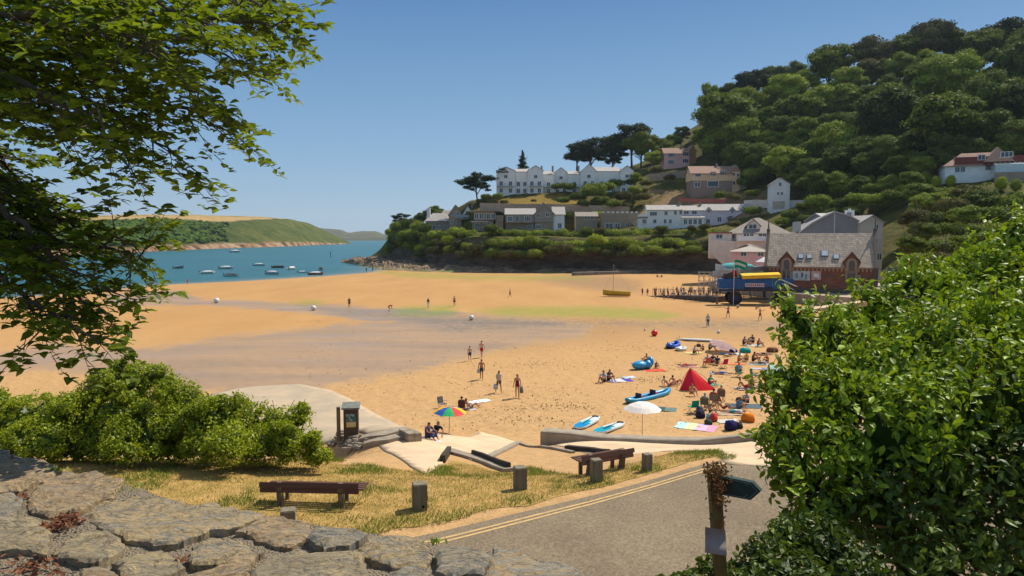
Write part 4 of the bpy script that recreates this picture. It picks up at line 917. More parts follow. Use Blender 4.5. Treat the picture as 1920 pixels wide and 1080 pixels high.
# understorey that closes the wood
r_ = random.Random(77); k = 0
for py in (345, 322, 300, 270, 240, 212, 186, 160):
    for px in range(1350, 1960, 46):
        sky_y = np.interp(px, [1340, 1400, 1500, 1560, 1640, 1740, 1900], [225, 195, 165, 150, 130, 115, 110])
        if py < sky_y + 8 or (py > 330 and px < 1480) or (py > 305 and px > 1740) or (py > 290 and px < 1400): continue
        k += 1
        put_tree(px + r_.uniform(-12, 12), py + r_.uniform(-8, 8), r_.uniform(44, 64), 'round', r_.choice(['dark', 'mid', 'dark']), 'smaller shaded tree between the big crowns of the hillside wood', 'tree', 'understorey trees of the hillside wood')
for k, (a, b_, c_, kd, tone, hr, lab) in enumerate([
 (893, 345, 70, 'pine', 'pine', .95, 'flat-topped dark pine standing alone left of the white terrace against the sky'), (980, 305, 36, 'cone', 'pine', 1.1, 'dark conical conifer rising behind the left roofs of the white terrace'),
 (941, 322, 26, 'pine', 'pine', .7, 'small dark pine top just behind the left end of the white terrace'), (1082, 290, 66, 'pine', 'pine', 1.0, 'leftmost spreading dark pine of the clump behind the white terrace'), (1108, 288, 78, 'pine', 'pine', 1.1, 'dense dark pine, second from left in the clump behind the terrace'),
 (1150, 280, 76, 'pine', 'pine', 1.1, 'dark pine in the middle of the clump behind the terrace'), (1184, 264, 96, 'pine', 'pine', 1.0, 'tallest dark pine of the clump with branches reaching right'), (1203, 280, 66, 'round', 'dark', 1.0, 'rounded deep green tree in front of the tallest pine'),
 (1243, 278, 44, 'round', 'mid', .9, 'small green tree between the pine clump and the pink house'), (1277, 252, 44, 'pine', 'dark', 1.0, 'pine on the skyline directly above the pink house'), (1262, 268, 40, 'round', 'mid', .8, 'leafy tree just behind the pink house'), (1225, 300, 40, 'round', 'pale', .9, 'pale tree left of the pink house'),
 (1318, 262, 44, 'round', 'mid', 1.2, 'green tree to the right of the pink house'), (752, 412, 42, 'pine', 'pine', .8, 'wind-shaped dark pine on the outermost tip of the point'), (812, 402, 42, 'round', 'dark', .8, 'dark tree behind the leftmost stone house'), (790, 412, 30, 'round', 'dark', .9, 'dark tree between the point pine and the leftmost house'),
 (1190, 338, 32, 'round', 'bright', 1.0, 'vivid green tree at the right end of the white terrace'), (1150, 300, 40, 'pine', 'pine', 1.1, 'dark pine low behind the right roofs of the terrace')]):
    put_tree(a, b_, c_, kd, tone, lab, 'tree', None, hr)
# cliff-top hedge line
for ri, (n_, t_, pyf, Yf) in enumerate((('front', 1.15, lambda x: 462 + 4 * math.sin(x * .05), 0), ('back', 1.7, lambda x: 446 + 3 * math.sin(x * .07 + 1), 4))):
    k = 0
    for px in np.arange(738 if ri == 0 else 745, 1345, 17.5 if ri == 0 else 19):
        k += 1; c_ = hill_col(px); Y = np.interp(t_ - (.35 if ri == 0 else 0), np.arange(9), c_[:, 0]) - (1.5 if ri == 0 else 0)
        wd = r_.uniform(26, 42) * (1.15 if 980 < px < 1180 else 1)
        if px > 1320 and ri == 0: wd = 24
        tone = r_.choice(['pale', 'mid', 'pale', 'bright', 'mid', 'olive'])
        put_tree(px, pyf(px) + r_.uniform(-5, 5), wd, 'shrub', tone, '%s shrub in the %s row along the cliff top, %s from the left' % (tn[tone], n_, ordn(k)), 'shrub', 'shrubs along the cliff top', .9, Y)
for k, px in enumerate(np.arange(790, 1335, 27)):
    c_ = hill_col(px); Y = np.interp(.55, np.arange(9), c_[:, 0]) - 4
    put_tree(px, 473 + r_.uniform(-4, 7), r_.uniform(26, 44), 'shrub', r_.choice(['mid', 'olive', 'pale']), 'shrub clinging to the cliff face, %s from the left' % ordn(k + 1), 'shrub', 'shrubs hanging on the cliff face', .8, Y)
for k, (a, b_, c_) in enumerate([(735, 440, 26), (748, 430, 34), (765, 425, 34), (782, 428, 30), (760, 445, 36), (742, 458, 30), (732, 470, 24), (778, 446, 34), (796, 432, 28)]):
    put_tree(a, b_, c_, 'shrub', ['pale', 'mid', 'dark'][k % 3], 'bushy growth on the tip of the point, %s from the left' % ordn(k + 1), 'shrub', 'bushes on the tip of the point', 1.1)
# gardens around the houses
gi = 0
for zone, L in (('garden below the white terrace', [(1112, 362, 52, 'mid'), (1085, 372, 34, 'dark'), (1135, 355, 36, 'pale'), (1150, 385, 32, 'mid'), (1170, 372, 34, 'olive'), (1128, 378, 30, 'mid'), (1190, 360, 30, 'pale'), (1065, 352, 30, 'dark'), (1045, 352, 24, 'dark'), (1055, 377, 26, 'dark'), (1000, 377, 12, 'dark'), (1095, 385, 28, 'dark'), (1178, 388, 22, 'olive'), (1210, 345, 26, 'olive'), (1205, 372, 30, 'olive'), (1157, 345, 30, 'mid'), (1180, 345, 26, 'dark')]),
    ('bank left of the terrace lawn', [(912, 372, 22, 'pale'), (932, 370, 22, 'mid'), (945, 380, 16, 'olive'), (900, 378, 16, 'olive')]),
    ('row of houses on the cliff', [(1120, 405, 26, 'bright'), (1118, 418, 24, 'bright'), (1068, 405, 22, 'mid'), (1045, 412, 20, 'mid'), (920, 432, 30, 'mid'), (1262, 412, 22, 'bright'), (1340, 400, 22, 'olive'), (1412, 398, 34, 'mid'), (1320, 428, 24, 'olive'), (1375, 422, 26, 'olive'), (1240, 430, 22, 'dark'), (1298, 430, 20, 'olive')]),
    ('slope between the cream house and the wood', [(1370, 340, 30, 'mid'), (1395, 345, 30, 'dark'), (1345, 352, 24, 'olive'), (1415, 330, 46, 'pale'), (1450, 322, 46, 'mid'), (1490, 325, 46, 'pale'), (1395, 315, 40, 'pale'), (1255, 335, 24, 'olive'), (1230, 322, 26, 'olive'), (1350, 368, 26, 'mid'), (1375, 372, 30, 'olive'), (1410, 365, 28, 'mid')]),
    ('slope right of the narrow white house', [(1510, 350, 34, 'dark'), (1540, 350, 40, 'olive'), (1575, 355, 44, 'pale'), (1535, 385, 52, 'mid'), (1508, 392, 34, 'mid'), (1575, 388, 46, 'dark'), (1610, 380, 50, 'mid'), (1645, 378, 44, 'pale'), (1680, 372, 50, 'mid'), (1600, 352, 36, 'dark'), (1635, 358, 40, 'mid'), (1480, 405, 36, 'dark'), (1512, 415, 34, 'dark'), (1465, 418, 28, 'mid'), (1700, 360, 40, 'mid'), (1560, 402, 36, 'dark'), (1600, 400, 36, 'dark')])):
    for k, (a, b_, c_, tone) in enumerate(sorted(L)):
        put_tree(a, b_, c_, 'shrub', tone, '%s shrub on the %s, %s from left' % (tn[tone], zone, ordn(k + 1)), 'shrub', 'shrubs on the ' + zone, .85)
for k, (a, b_, c_) in enumerate([(1593, 333, 16), (1612, 338, 18), (1632, 338, 18), (1652, 340, 18), (1672, 338, 18), (1705, 340, 24), (1735, 338, 28), (1755, 342, 20), (1877, 345, 24), (1905, 348, 22), (1782, 340, 20)]):
    put_tree(a, b_, c_, 'clipped', 'bright' if k % 3 else 'pale', 'clipped round bush in the terraced garden, %s from the left' % ordn(k + 1), 'shrub', 'clipped bushes in the terraced garden', 1.0)
put_tree(1643, 318, 15, 'shrub', 'bright', 'small palm-like tree in the terraced garden below the wood', 'tree', None, .7)
put_tree(1613, 322, 12, 'cone', 'mid', 'narrow young conifer in the terraced garden below the wood', 'tree', None, 1.2)
# mid-distance scrub on the right
k = 0
for j, (py, Y0) in enumerate(((372, 168), (392, 140), (415, 118), (440, 98), (468, 82), (500, 66))):
    for px in np.arange(1725 - j * 4 + (j % 2) * 20, 1990, 46):
        k += 1; Y = Y0 + r_.uniform(-5, 5); tone = ['mid', 'pale', 'dark', 'mid', 'olive'][(k * 3) % 5]; q = at(px, py, Y)
        put_tree(px, py + r_.uniform(-6, 6), r_.uniform(58, 80), 'round' if k % 2 else 'shrub', tone, '%s scrub tree on the right-hand slope, %s row down, %s from left' % (tn[tone], ordn(j + 1), ordn(int((px - 1700) // 46) + 1)), 'tree', 'scrub trees on the right-hand slope', .85, Y, q.z - 5)

# ================================================================ HOUSES
glassm = M('window_glass', (.035, .045, .055), (.06, .075, .09), 1.5, .15, spec=.6)
whitem = M('white_paint', (.74, .73, .70), (.62, .60, .56), 1.2, .7)
def wallp(n, col, s=.8): return M(n, col, tuple(c * .85 for c in col), s, .85, .01, 10)
class Bld:
    """building in local axes: x along the front, y into depth, z up; front at y=0"""
    def __init__(s, name, px0, px1, pyb, Y, label, cat='house', yaw=0, group=None):
        a = at(px0, pyb, Y); k1 = (px1 - 960) / FPX; s.W = (k1 * Y - a.x) / (math.cos(yaw) - k1 * math.sin(yaw)); s.sc = Y / FPX * (1 + .5 * s.W * math.sin(yaw) / Y); s.yaw = yaw; s.Y0 = a.y; s.x0w = a.x; s.o = empty(name, a, yaw, label, cat, group); s.px0 = px0; s.pyb = pyb
    def X(s, px):
        k1 = (px - 960) / FPX; return (k1 * s.Y0 - s.x0w) / (math.cos(s.yaw) - k1 * math.sin(s.yaw))
    def Z(s, py): return (s.pyb - py) * s.sc
    def part(s, mb, name, mat, parent=None, bevel=0): return mb.build(name, mat, parent or s.o, bevel=bevel)
    def win(s, x0, z0, w_, h_, y=0, face='front', fm=None, arch=False, name='window', mull=1, parent=None):
        fm = fm or whitem; f = MB(); g = MB(); t = max(.06, min(w_, h_) * .09); d = .07
        def bx(m_, cx, cz, dx, dz, dep, yo):
            if face == 'front': m_.box((cx, y - yo, cz), (dx, dep, dz))
            elif face == 'left': m_.box((y - yo, cx, cz), (dep, dx, dz))
            else: m_.box((y + yo, cx, cz), (dep, dx, dz))
        cx, cz = x0 + w_ / 2, z0 + h_ / 2
        bx(f, cx, z0 + t / 2, w_ + .1, t, .14, .05); bx(f, cx, z0 + h_ - t / 2, w_, t, d, .03)
        bx(f, x0 + t / 2, cz, t, h_ - 2 * t, d, .03); bx(f, x0 + w_ - t / 2, cz, t, h_ - 2 * t, d, .03)
        for k in range(mull): bx(f, x0 + w_ * (k + 1) / (mull + 1), cz, t * .7, h_ - 2 * t, d, .028)
        bx(g, cx, cz, w_ - 2 * t + .01, h_ - 2 * t + .01, .02, .012)
        fo = f.build(name, fm, parent or s.o); g.build('pane', glassm, fo); return fo
    def gable(s, x0, x1, y0, y1, ze, zr, wm, rm, ridge='x', over=.35, base=-1.5, hip=0, rname='roof', wname='wall', th=.18, eb=None):
        w_ = MB()
        if ridge == 'x':
            ym = (y0 + y1) / 2
            if hip: w_.box(((x0 + x1) / 2, ym, (ze + base) / 2), (x1 - x0, y1 - y0, ze - base))
            else: w_.extrx([(y0, base), (y1, base), (y1, ze), (ym, zr - .1), (y0, ze)], x0, x1)
        else:
            xm = (x0 + x1) / 2
            if hip: w_.box((xm, (y0 + y1) / 2, (ze + base) / 2), (x1 - x0, y1 - y0, ze - base))
            else: w_.extr([(x0, base), (x1, base), (x1, ze), (xm, zr - .1), (x0, ze)], y0, y1)
        wo = s.part(w_, wname, wm)
        r = MB(); sl_ = over
        if ridge == 'x':
            k = (zr - ze) / (ym - y0); o2 = sl_ if not hip else sl_; h = hip
            A = [(x0 - o2, y0 - sl_, ze - k * sl_), (x1 + o2, y0 - sl_, ze - k * sl_), (x1 + o2 - h, ym, zr), (x0 - o2 + h, ym, zr), (x0 - o2, y1 + sl_, ze - k * sl_), (x1 + o2, y1 + sl_, ze - k * sl_)]
        else:
            k = (zr - ze) / (xm - x0); h = hip
            A = [(x0 - sl_, y0 - over, ze - k * sl_), (x0 - sl_, y1 + over, ze - k * sl_), (xm, y1 + over - h, zr), (xm, y0 - over + h, zr), (x1 + sl_, y0 - over, ze - k * sl_), (x1 + sl_, y1 + over, ze - k * sl_)]
        B = [(p[0], p[1], p[2] + th) for p in A]
        fs = [(6, 7, 8, 9), (9, 8, 11, 10), (0, 3, 2, 1), (3, 4, 5, 2)]
        if ridge == 'x': fs += [(0, 1, 7, 6), (4, 10, 11, 5)] + [(0, 6, 9, 3), (3, 9, 10, 4), (1, 2, 8, 7), (2, 5, 11, 8)]
        else: fs += [(0, 1, 7, 6), (4, 10, 11, 5)] + [(0, 6, 9, 3), (3, 9, 10, 4), (1, 2, 8, 7), (2, 5, 11, 8)]
        if hip: fs += [(6, 9, 10), (7, 11, 8)]
        r.add(A + B, fs); ro = s.part(r, rname, rm); return wo, ro
    def chimney(s, x, y, z0, h, w_=.8, mat=None, parent=None):
        c = MB().box((x, y, z0 + h / 2 - .6), (w_, w_, h + 1.2)).box((x, y, z0 + h + .08), (w_ + .15, w_ + .15, .15)); c.tube([(x - .18, y, z0 + h + .1), (x - .18, y, z0 + h + .5)], .11, 6); c.tube([(x + .18, y, z0 + h + .1), (x + .18, y, z0 + h + .5)], .11, 6)
        return c.build('chimney', mat or wallp('chimney_stone', (.33, .27, .22)), parent or s.o)
slate = brickmat('slate_roof', (.24, .21, .19), (.32, .28, .25), (.16, .14, .13), .35, .25, bmp=.02)
slate_l = M('pale_slate', (.40, .37, .345), (.32, .29, .27), 1.4, .75, .02, 20)
tile_r = M('brown_tiles', (.27, .155, .11), (.35, .22, .165), 1.5, .85, .03, 16)
tile_g = M('grey_tiles', (.30, .255, .22), (.24, .20, .17), 1.5, .85, .03, 16)
stonew = brickmat('rubble_stone', (.38, .285, .20), (.50, .385, .28), (.25, .20, .15), .55, .25, msize=.03)
white = wallp('white_render', (.84, .83, .80)); cream = wallp('cream_render', (.85, .56, .34)); pink = wallp('pink_render', (.80, .46, .42)); lilac = wallp('lilac_render', (.76, .66, .72)); greyr = wallp('grey_shingle', (.33, .28, .245))
woodc = M('cedar_boards', (.46, .28, .15), (.34, .21, .12), 3, .8, 0, stretch=(6, 6, 1))
bluem = M('blue_green_paint', (.28, .36, .38), (.22, .30, .33), 2, .7)
# --- white terrace on the hill: a stepped row of gabled units
H = Bld('terrace_building', 931, 1184, 366, 297, 'long white apartment terrace with gables and balconies on the lawn above the cliff', 'building')
units = [(931, 966, 348 - 27, 311, 'y', 0), (966, 990, 322, 312, 'x', 1.5), (990, 1018, 320, 308, 'y', 0), (1018, 1040, 326, 315, 'x', 3), (1040, 1066, 322, 311, 'y', 4), (1066, 1088, 326, 316, 'x', 2), (1088, 1116, 322, 307, 'y', -1), (1116, 1160, 322, 309, 'x', 0), (1160, 1184, 322, 309, 'y', -1.5)]
for k, (a, b_, e, r2, ax, y0) in enumerate(units):
    x0, x1 = H.X(a), H.X(b_); ze, zr = H.Z(e), H.Z(r2); zr = ze + (zr - ze) * .72; y0 = y0 * 1.6
    if k in (4, 6): zr += .4
    H.gable(x0, x1 - .04, y0, y0 + 11, ze, zr, white, slate_l if k % 2 else M('brown_slate', (.40, .31, .24), (.30, .25, .21), 1.2, .8, .02, 16), ax, .25, -2.5)
    n_ = 2 if x1 - x0 > 5.5 else 1; fl = [1.0, 4.0] + ([7.2] if ax == 'y' else [])
    for fi, z in enumerate(fl):
        for j in range(n_ if z < 7 else 1):
            wx = x0 + (x1 - x0) * ((j + .5) / (n_ if z < 7 else 1)) - .8
            H.win(wx, z, 1.6, 2.0 if z < 7 else 1.5, y0)
        if k in (0, 2, 3, 5, 6) and z < 7 and fi == 1:
            bb_ = MB().box(((x0 + x1) / 2, y0 - .7, z - .3), (x1 - x0 - .6, 1.3, .15)).box(((x0 + x1) / 2, y0 - 1.32, z + .75), (x1 - x0 - .6, .06, .07))
            for q in range(8): bb_.box((x0 + .4 + (x1 - x0 - .8) * q / 7, y0 - 1.32, z + .22), (.05, .05, .95))
            bb_.build('balcony', bluem, H.o)
for a in (1016, 1037, 1086, 1150): H.chimney(H.X(a), 6, H.Z(316), 1.2)
# --- houses of the row on the cliff, left to right
h = Bld('stone_house', 798, 845, 436, 292, 'leftmost stone house on the point with pale hipped roof and white chimney'); h.gable(0, h.W, 0, 9, h.Z(414), h.Z(400), stonew, slate_l, 'x', .4, -2, 3)
for a in (803, 812, 822, 833): h.win(h.X(a), 1.2, 1.2, 1.8)
h.chimney(h.X(803), 3, h.Z(402), 2.5, 1.4, white); h.gable(h.X(822), h.W + 1, 5, 14, h.Z(405), h.Z(394), stonew, tile_g, 'x', .3, -1, 2, 'rear_roof', 'rear_wall')
h = Bld('white_house', 842, 888, 436, 285, 'grey roofed house with white gable and balcony, second from left on the point')
h.gable(0, h.X(866), 0, 9, h.Z(402), h.Z(385), stonew, slate, 'y', .4, -2); h.gable(h.X(866), h.W, 1.5, 9, h.Z(404), h.Z(386), white, slate, 'y', .5, -2, rname='gable_roof', wname='gable_wall')
for a, b_ in ((846, 404), (856, 404), (846, 420), (857, 420), (870, 418), (880, 418), (873, 402)): h.win(h.X(a), h.Z(b_), 1.3, 1.5, 0 if a < 866 else 1.5)
MB().box((h.X(868), -1.3, h.Z(411)), (5.5, 2.6, .2)).box((h.X(868), -2.5, h.Z(406)), (5.5, .08, 1.0)).build('balcony', bluem, h.o)
h.chimney(h.X(884), 4, h.Z(390), 1.6, .7, slate)
h = Bld('modern_house', 886, 947, 437, 272, 'flat roofed timber-clad house between the white gabled house and the grey shingled house'); mb = MB().box((h.X(905), 4, h.Z(415) / 2 - 1), (h.X(926), 8, h.Z(415) + 2)); mb.build('lower_wall', stonew, h.o)
MB().box((h.X(908), 4, h.Z(405)), (h.X(924), 7.6, 3.6)).build('upper_wall', woodc, h.o); MB().box((h.X(912), 4, h.Z(395.5)), (h.W, 9, .3)).build('roof', slate_l, h.o); MB().box((h.X(936), 4, h.Z(412) - 2.5), (h.X(900), 7, 8.5)).build('side_wall', stonew, h.o)
for a in (890, 899, 912, 922): h.win(h.X(a), h.Z(411), 1.6, 2.3, .2, name='window')
MB().box((h.X(900), -1.2, h.Z(416)), (h.X(918), 2.6, .25)).build('terrace_canopy', white, h.o)
for a in (890, 905): h.win(h.X(a), h.Z(428), 2.2, 2.0, 0)
h = Bld('grey_shingled_house', 948, 1062, 436, 262, 'large grey shingled house with white windows and stone ground floor, centre of the cliff row')
h.gable(0, h.X(1003), 0, 8, h.Z(402), h.Z(391), greyr, slate_l, 'x', .4, h.Z(417), rname='left_roof', wname='left_wall'); h.gable(h.X(1003), h.X(1037), -1, 9, h.Z(400), h.Z(383.5), greyr, slate_l, 'y', .5, h.Z(417), rname='gable_roof', wname='gable_wall')
h.gable(h.X(1037), h.X(1058), 0, 8.5, h.Z(402), h.Z(388), white, slate_l, 'x', .4, -2, rname='right_roof', wname='right_wall')
MB().box((h.X(975), 4.2, h.Z(417) / 2 - 1), (h.X(1002) - .1, 7.6, h.Z(417) + 2)).build('ground_floor', stonew, h.o); MB().box((h.X(1020), 4.2, h.Z(417) / 2 - 1), (h.X(981.5), 9.6, h.Z(417) + 2)).build('porch_wall', stonew, h.o)
MB().box((h.X(972), -.8, h.Z(417.5)), (h.X(998), 1.8, .2)).build('balcony_floor', woodc, h.o)
for a, b_, w_, hh, yy in ((951, 416, 2.2, 2.2, 0), (966, 416, 1.4, 2.3, 0), (983, 416, 2.6, 2.3, 0), (1004.5, 408, 1.6, 1.5, -1), (1022, 407, 1.6, 1.6, -1), (988, 430, 2.0, 1.6, .4), (1003, 429, 2.4, 1.6, -.6), (1045, 428, 1.6, 2.0, 0)): h.win(h.X(a), h.Z(b_), w_, hh, yy, mull=2 if w_ > 2.1 else 1)
h.chimney(h.X(1019), 3, h.Z(386), 1.0)
h = Bld('low_stone_house', 1080, 1120, 434, 262, 'small brown stone cottage half hidden by bright trees, next to the battlemented house'); h.gable(0, h.W, 0, 7, h.Z(406), h.Z(398), stonew, tile_g, 'x', .3, -2)
for a in (1095, 1106): h.win(h.X(a), h.Z(412), 1.3, 1.2)
h = Bld('battlement_house', 1128, 1196, 434, 258, 'flat topped dark stone house with white battlements on the cliff'); MB().box((h.W / 2, 3.5, h.Z(400) / 2 - 1), (h.W, 7, h.Z(400) + 2)).build('wall', stonew, h.o); mb = MB()
for k in range(8): mb.box((.7 + k * (h.W - 1.4) / 7, .3, h.Z(399) + .15), (1.0, .7, .5))
mb.build('battlements', white, h.o); h.win(h.X(1134), 1, 3.0, 2.2, 0); h.win(h.X(1152), .2, 2.0, 3, 0, name='door'); h.win(h.X(1172), 1, 1.4, 2.2, 0)
MB().extr([(h.X(1178), h.Z(414)), (h.X(1196), h.Z(428)), (h.X(1196), h.Z(430)), (h.X(1178), h.Z(416))], -1.6, -.4).build('outdoor_stair', slate_l, h.o)
h = Bld('cottage_row', 1197, 1277, 424, 246, 'white rendered cottages with pale slate roof, left part of the long row', yaw=R(-5)); h.gable(h.X(1212), h.W, 0, 7, h.Z(394), h.Z(385), white, slate_l, 'x', .3, -2); MB().box((h.X(1205), 3.5, h.Z(402) / 2 - 1), (h.X(1212) - .1, 6.4, h.Z(402) + 2)).build('side_wing', white, h.o); MB().box((h.X(1205), 3.4, h.Z(408)), (h.X(1213), 6.9, .5)).build('flat_roof', slate, h.o)
for a, b_, w_ in ((1217, 405, 2.6), (1244, 404, 1.2), (1262, 403, 1.0), (1272, 403, 1.0), (1223, 419, 1.3), (1243, 419, 1.0), (1253, 419, 1.0), (1203, 419, 1.4)): h.win(h.X(a), h.Z(b_), w_, 1.5, mull=2 if w_ > 2 else 1)
h.chimney(h.X(1275), 3.5, h.Z(387), 1.4)
h = Bld('cottage', 1277, 1317, 424, 246, 'white cottage with a glazed porch in the middle of the long row', yaw=R(-5)); h.gable(0, h.W, 0, 7, h.Z(395), h.Z(386), lilac, slate_l, 'x', .25, -2); MB().extrx([(-2.6, -1), (0, -1), (0, h.Z(406)), (-2.6, h.Z(409))], 0, h.W).build('porch', white, h.o); MB().extrx([(-2.9, h.Z(409)), (-.05, h.Z(406) + .1), (-.05, h.Z(406) + .25), (-2.9, h.Z(409) + .15)], -.2, h.W + .2).build('porch_roof', slate_l, h.o)
for a, b_ in ((1280, 402), (1295, 402)): h.win(h.X(a), h.Z(b_), 1.9, 1.2)
for a in (1278, 1287, 1296, 1305): h.win(h.X(a), h.Z(421), 1.3, 1.9, -2.6)
h.chimney(h.X(1314), 3.5, h.Z(388), 1.3)
h = Bld('lilac_cottage_row', 1317, 1404, 424, 246, 'pale lilac cottages with dormers and small porch at the right end of the long row', yaw=R(-5)); h.gable(0, h.W, 0, 7, h.Z(395), h.Z(383), lilac, slate_l, 'x', .25, -2)
for k, a in enumerate((1322, 1366, 1386)): h.gable(h.X(a), h.X(a) + 1.8, -.1, 2.5, h.Z(394), h.Z(389), lilac, slate_l, 'y', .2, h.Z(400), rname='dormer_roof', wname='dormer_wall'); h.win(h.X(a) + .4, h.Z(399), 1.0, 1.3, -.1)
for a, b_ in ((1322, 420), (1343, 416), (1362, 418), (1384, 418)): h.win(h.X(a), h.Z(b_), 1.5, 1.8)
MB().extr([(h.X(1360), h.Z(408)), (h.X(1366), h.Z(405)), (h.X(1372), h.Z(408))], -1.6, -.02).build('porch_hood', slate, h.o)
h = Bld('cream_house', 1296, 1384, 358, 272, 'cream two-storey house with brown tiled roof and big window, above the cottages'); h.gable(0, h.X(1368), 0, 9, h.Z(325), h.Z(311), cream, tile_r, 'x', .5, h.Z(339), rname='roof')
MB().box((h.X(1332), 4.4, h.Z(339) / 2 - 2), (h.X(1368) - .1, 8.8, h.Z(339) + 4)).build('stone_base', wallp('brown_stone_base', (.33, .24, .19)), h.o)
MB().box((h.X(1376), 4, h.Z(322) / 2 - 2), (h.X(1310), 7.5, h.Z(322) + 4)).build('side_wing', cream, h.o); MB().extr([(h.X(1367), h.Z(322)), (h.X(1386), h.Z(322)), (h.X(1376), h.Z(309))], .1, 8).build('side_gable', tile_r, h.o)
for a, b_, w_, hh in ((1300, 332, 2.4, 1.5), (1328, 330, 2.4, 1.6), (1346, 329, 2.6, 1.7)): h.win(h.X(a), h.Z(b_), w_, hh, mull=2)
h.win(h.X(1323), h.Z(351), 4.6, 2.5, -.02, mull=0); h.win(h.X(1299), h.Z(351), 2.4, 2.0, -.02); h.win(h.X(1370), h.Z(330), 1.0, 1.3, .25); h.win(h.X(1378), h.Z(332), 1.0, 1.3, .25); h.win(h.X(1370), h.Z(347), 1.2, 1.6, .25)
h.chimney(h.X(1346), 4.5, h.Z(312), 1.1)
h = Bld('pink_house', 1245, 1302, 315, 322, 'pink and brick house high up below the pines with a brown roof'); h.gable(0, h.X(1289), 0, 8, h.Z(288), h.Z(277), pink, tile_r, 'x', .4, -3); h.gable(h.X(1289), h.W, .5, 8.5, h.Z(284), h.Z(272), wallp('orange_brick', (.40, .19, .11)), tile_r, 'y', .3, -3, rname='gable_roof', wname='gable_wall')
for a, b_ in ((1249, 295), (1276, 293), (1249, 308), (1276, 306)): h.win(h.X(a), h.Z(b_), 3.0, 2.0, mull=2)
h.chimney(h.X(1279), 4, h.Z(278), 1.3)
h = Bld('narrow_white_house', 1444, 1477, 391, 233, 'tall narrow white house with three small windows standing alone', yaw=R(-12)); h.gable(0, h.W, 0, 6.5, h.Z(346), h.Z(334.5), white, slate_l, 'y', .35, -2)
for a, b_ in ((1456, 350), (1453, 366), (1460, 366)): h.win(h.X(a), h.Z(b_), .8 if b_ > 360 else .9, 1.3 if b_ < 360 else 1.0)
for z in (4.2, 7.4): h.win(2.5, z, 1.5, 1.6, h.W, 'right')
MB().box((h.W / 2 - .4, -.1, 1.2), (h.W * .62, .08, 2.5)).build('garage_door', wallp('beige_door', (.55, .47, .38)), h.o); MB().box((h.W + 3.2, 2, 1.4), (6, .4, 2.8)).build('garden_wall', white, h.o)
h = Bld('red_roofed_house', 1772, 1922, 330, 188, 'white house with dark red upper storey, brown roof and conservatory', yaw=R(-22))
redm = wallp('dark_red_boards', (.22, .055, .045)); h.gable(0, h.W, 0, 9, h.Z(310), h.Z(287), white, tile_r, 'x', .6, -2, 5); MB().box((h.X(1850), -.08, h.Z(303)), (h.X(1905), .2, 2.0)).build('boarding', redm, h.o)
h.gable(h.X(1838), h.X(1885), -1.2, 4, h.Z(304), h.Z(279), redm, tile_r, 'y', .5, h.Z(314), 3, rname='gable_roof', wname='gable_wall')
for a, b_, w_, yy in ((1780, 306, 1.6, 0), (1790, 306, 1.6, 0), (1823, 303, 1.8, -.2), (1863, 300, 2.8, -1.2), (1782, 324, 1.2, 0), (1792, 324, 1.2, 0), (1838, 322, 1.4, 0)): h.win(h.X(a), h.Z(b_), w_, 1.5, yy, mull=2 if w_ > 2 else 1)
c_ = MB().extrx([(-4, -1), (0, -1), (0, h.Z(309)), (-4, h.Z(314))], h.X(1850), h.X(1935)).build('conservatory', M('pale_glass', (.45, .55, .55), (.55, .62, .60), 1, .2, spec=.6), h.o)
mb = MB()
for k in range(12): mb.box((h.X(1850) + k * 1.1, -4.03, h.Z(322)), (.09, .08, h.Z(314) + .6)).box((h.X(1850) + k * 1.1, -2, h.Z(311.5) + .08), (.09, 4.2, .06))
mb.build('conservatory_frame', whitem, c_); MB().box((h.X(1900), -5.5, -1.6), (h.X(1870), .6, 3.4)).build('retaining_wall', stonew, h.o)
h = Bld('rendered_house', 1330, 1480, 470, 168, 'cream house with hipped grey roof, dormer and balcony, left of the brick building', yaw=R(-14))
crm = wallp('pale_render', (.76, .66, .55)); h.gable(h.X(1368), h.X(1484), 3, 16, h.Z(437), h.Z(408), crm, tile_g, 'x', .5, -6, 7); h.gable(h.X(1380), h.X(1434), 0, 8, h.Z(437), h.Z(420), crm, tile_g, 'x', .4, -6, 3, rname='front_roof', wname='front_wall')
MB().box((h.X(1351), 6, h.Z(437) / 2 - 1), (h.X(1371), 8, h.Z(437) + 2)).build('side_wing', crm, h.o); MB().box((h.X(1351), 6, h.Z(436)), (h.X(1373), 8.5, .35)).build('flat_roof', wallp('red_fascia', (.32, .12, .09)), h.o)
h.gable(h.X(1400), h.X(1424), 1.5, 8, h.Z(422), h.Z(411), crm, tile_g, 'y', .4, h.Z(432), rname='dormer_roof', wname='dormer_wall')
for a, b_, w_, yy, hh in ((1342, 447, 1.6, 2, 1.1), (1366, 448, 1.7, 2.9, 1.5), (1403, 429, 1.9, 1.5, 1.2), (1392, 450, 1.5, 0, 1.6), (1404, 450, 1.0, 0, 1.7), (1420, 448, 2.0, 0, 1.6)): h.win(h.X(a), h.Z(b_), w_, hh, yy)
MB().box((h.X(1407), -1, h.Z(450.5)), (h.X(1380), 1.8, .2)).box((h.X(1407), -1.8, h.Z(446)), (h.X(1380), .08, .9)).build('balcony', white, h.o)
MB().extr([(h.X(1330), h.Z(447)), (h.X(1330), -.5), (h.X(1375), -5.5), (h.X(1440), -5.5), (h.X(1440), h.Z(452)), (h.X(1372), h.Z(452))], .5, 6).build('lower_wall', crm, h.o)
h = Bld('pink_boathouse', 1373, 1442, 502, 152, 'pink boathouse with pale hipped roof beside the brick building', yaw=R(-16)); h.gable(0, h.W, 0, 9, h.Z(472), h.Z(460), pink, M('pale_tiles', (.42, .36, .31), (.34, .29, .25), 1.5, .8, .02, 14), 'x', .4, -3, 5)
for a in (1388, 1420): h.win(h.X(a), h.Z(480), 1.3, .9)
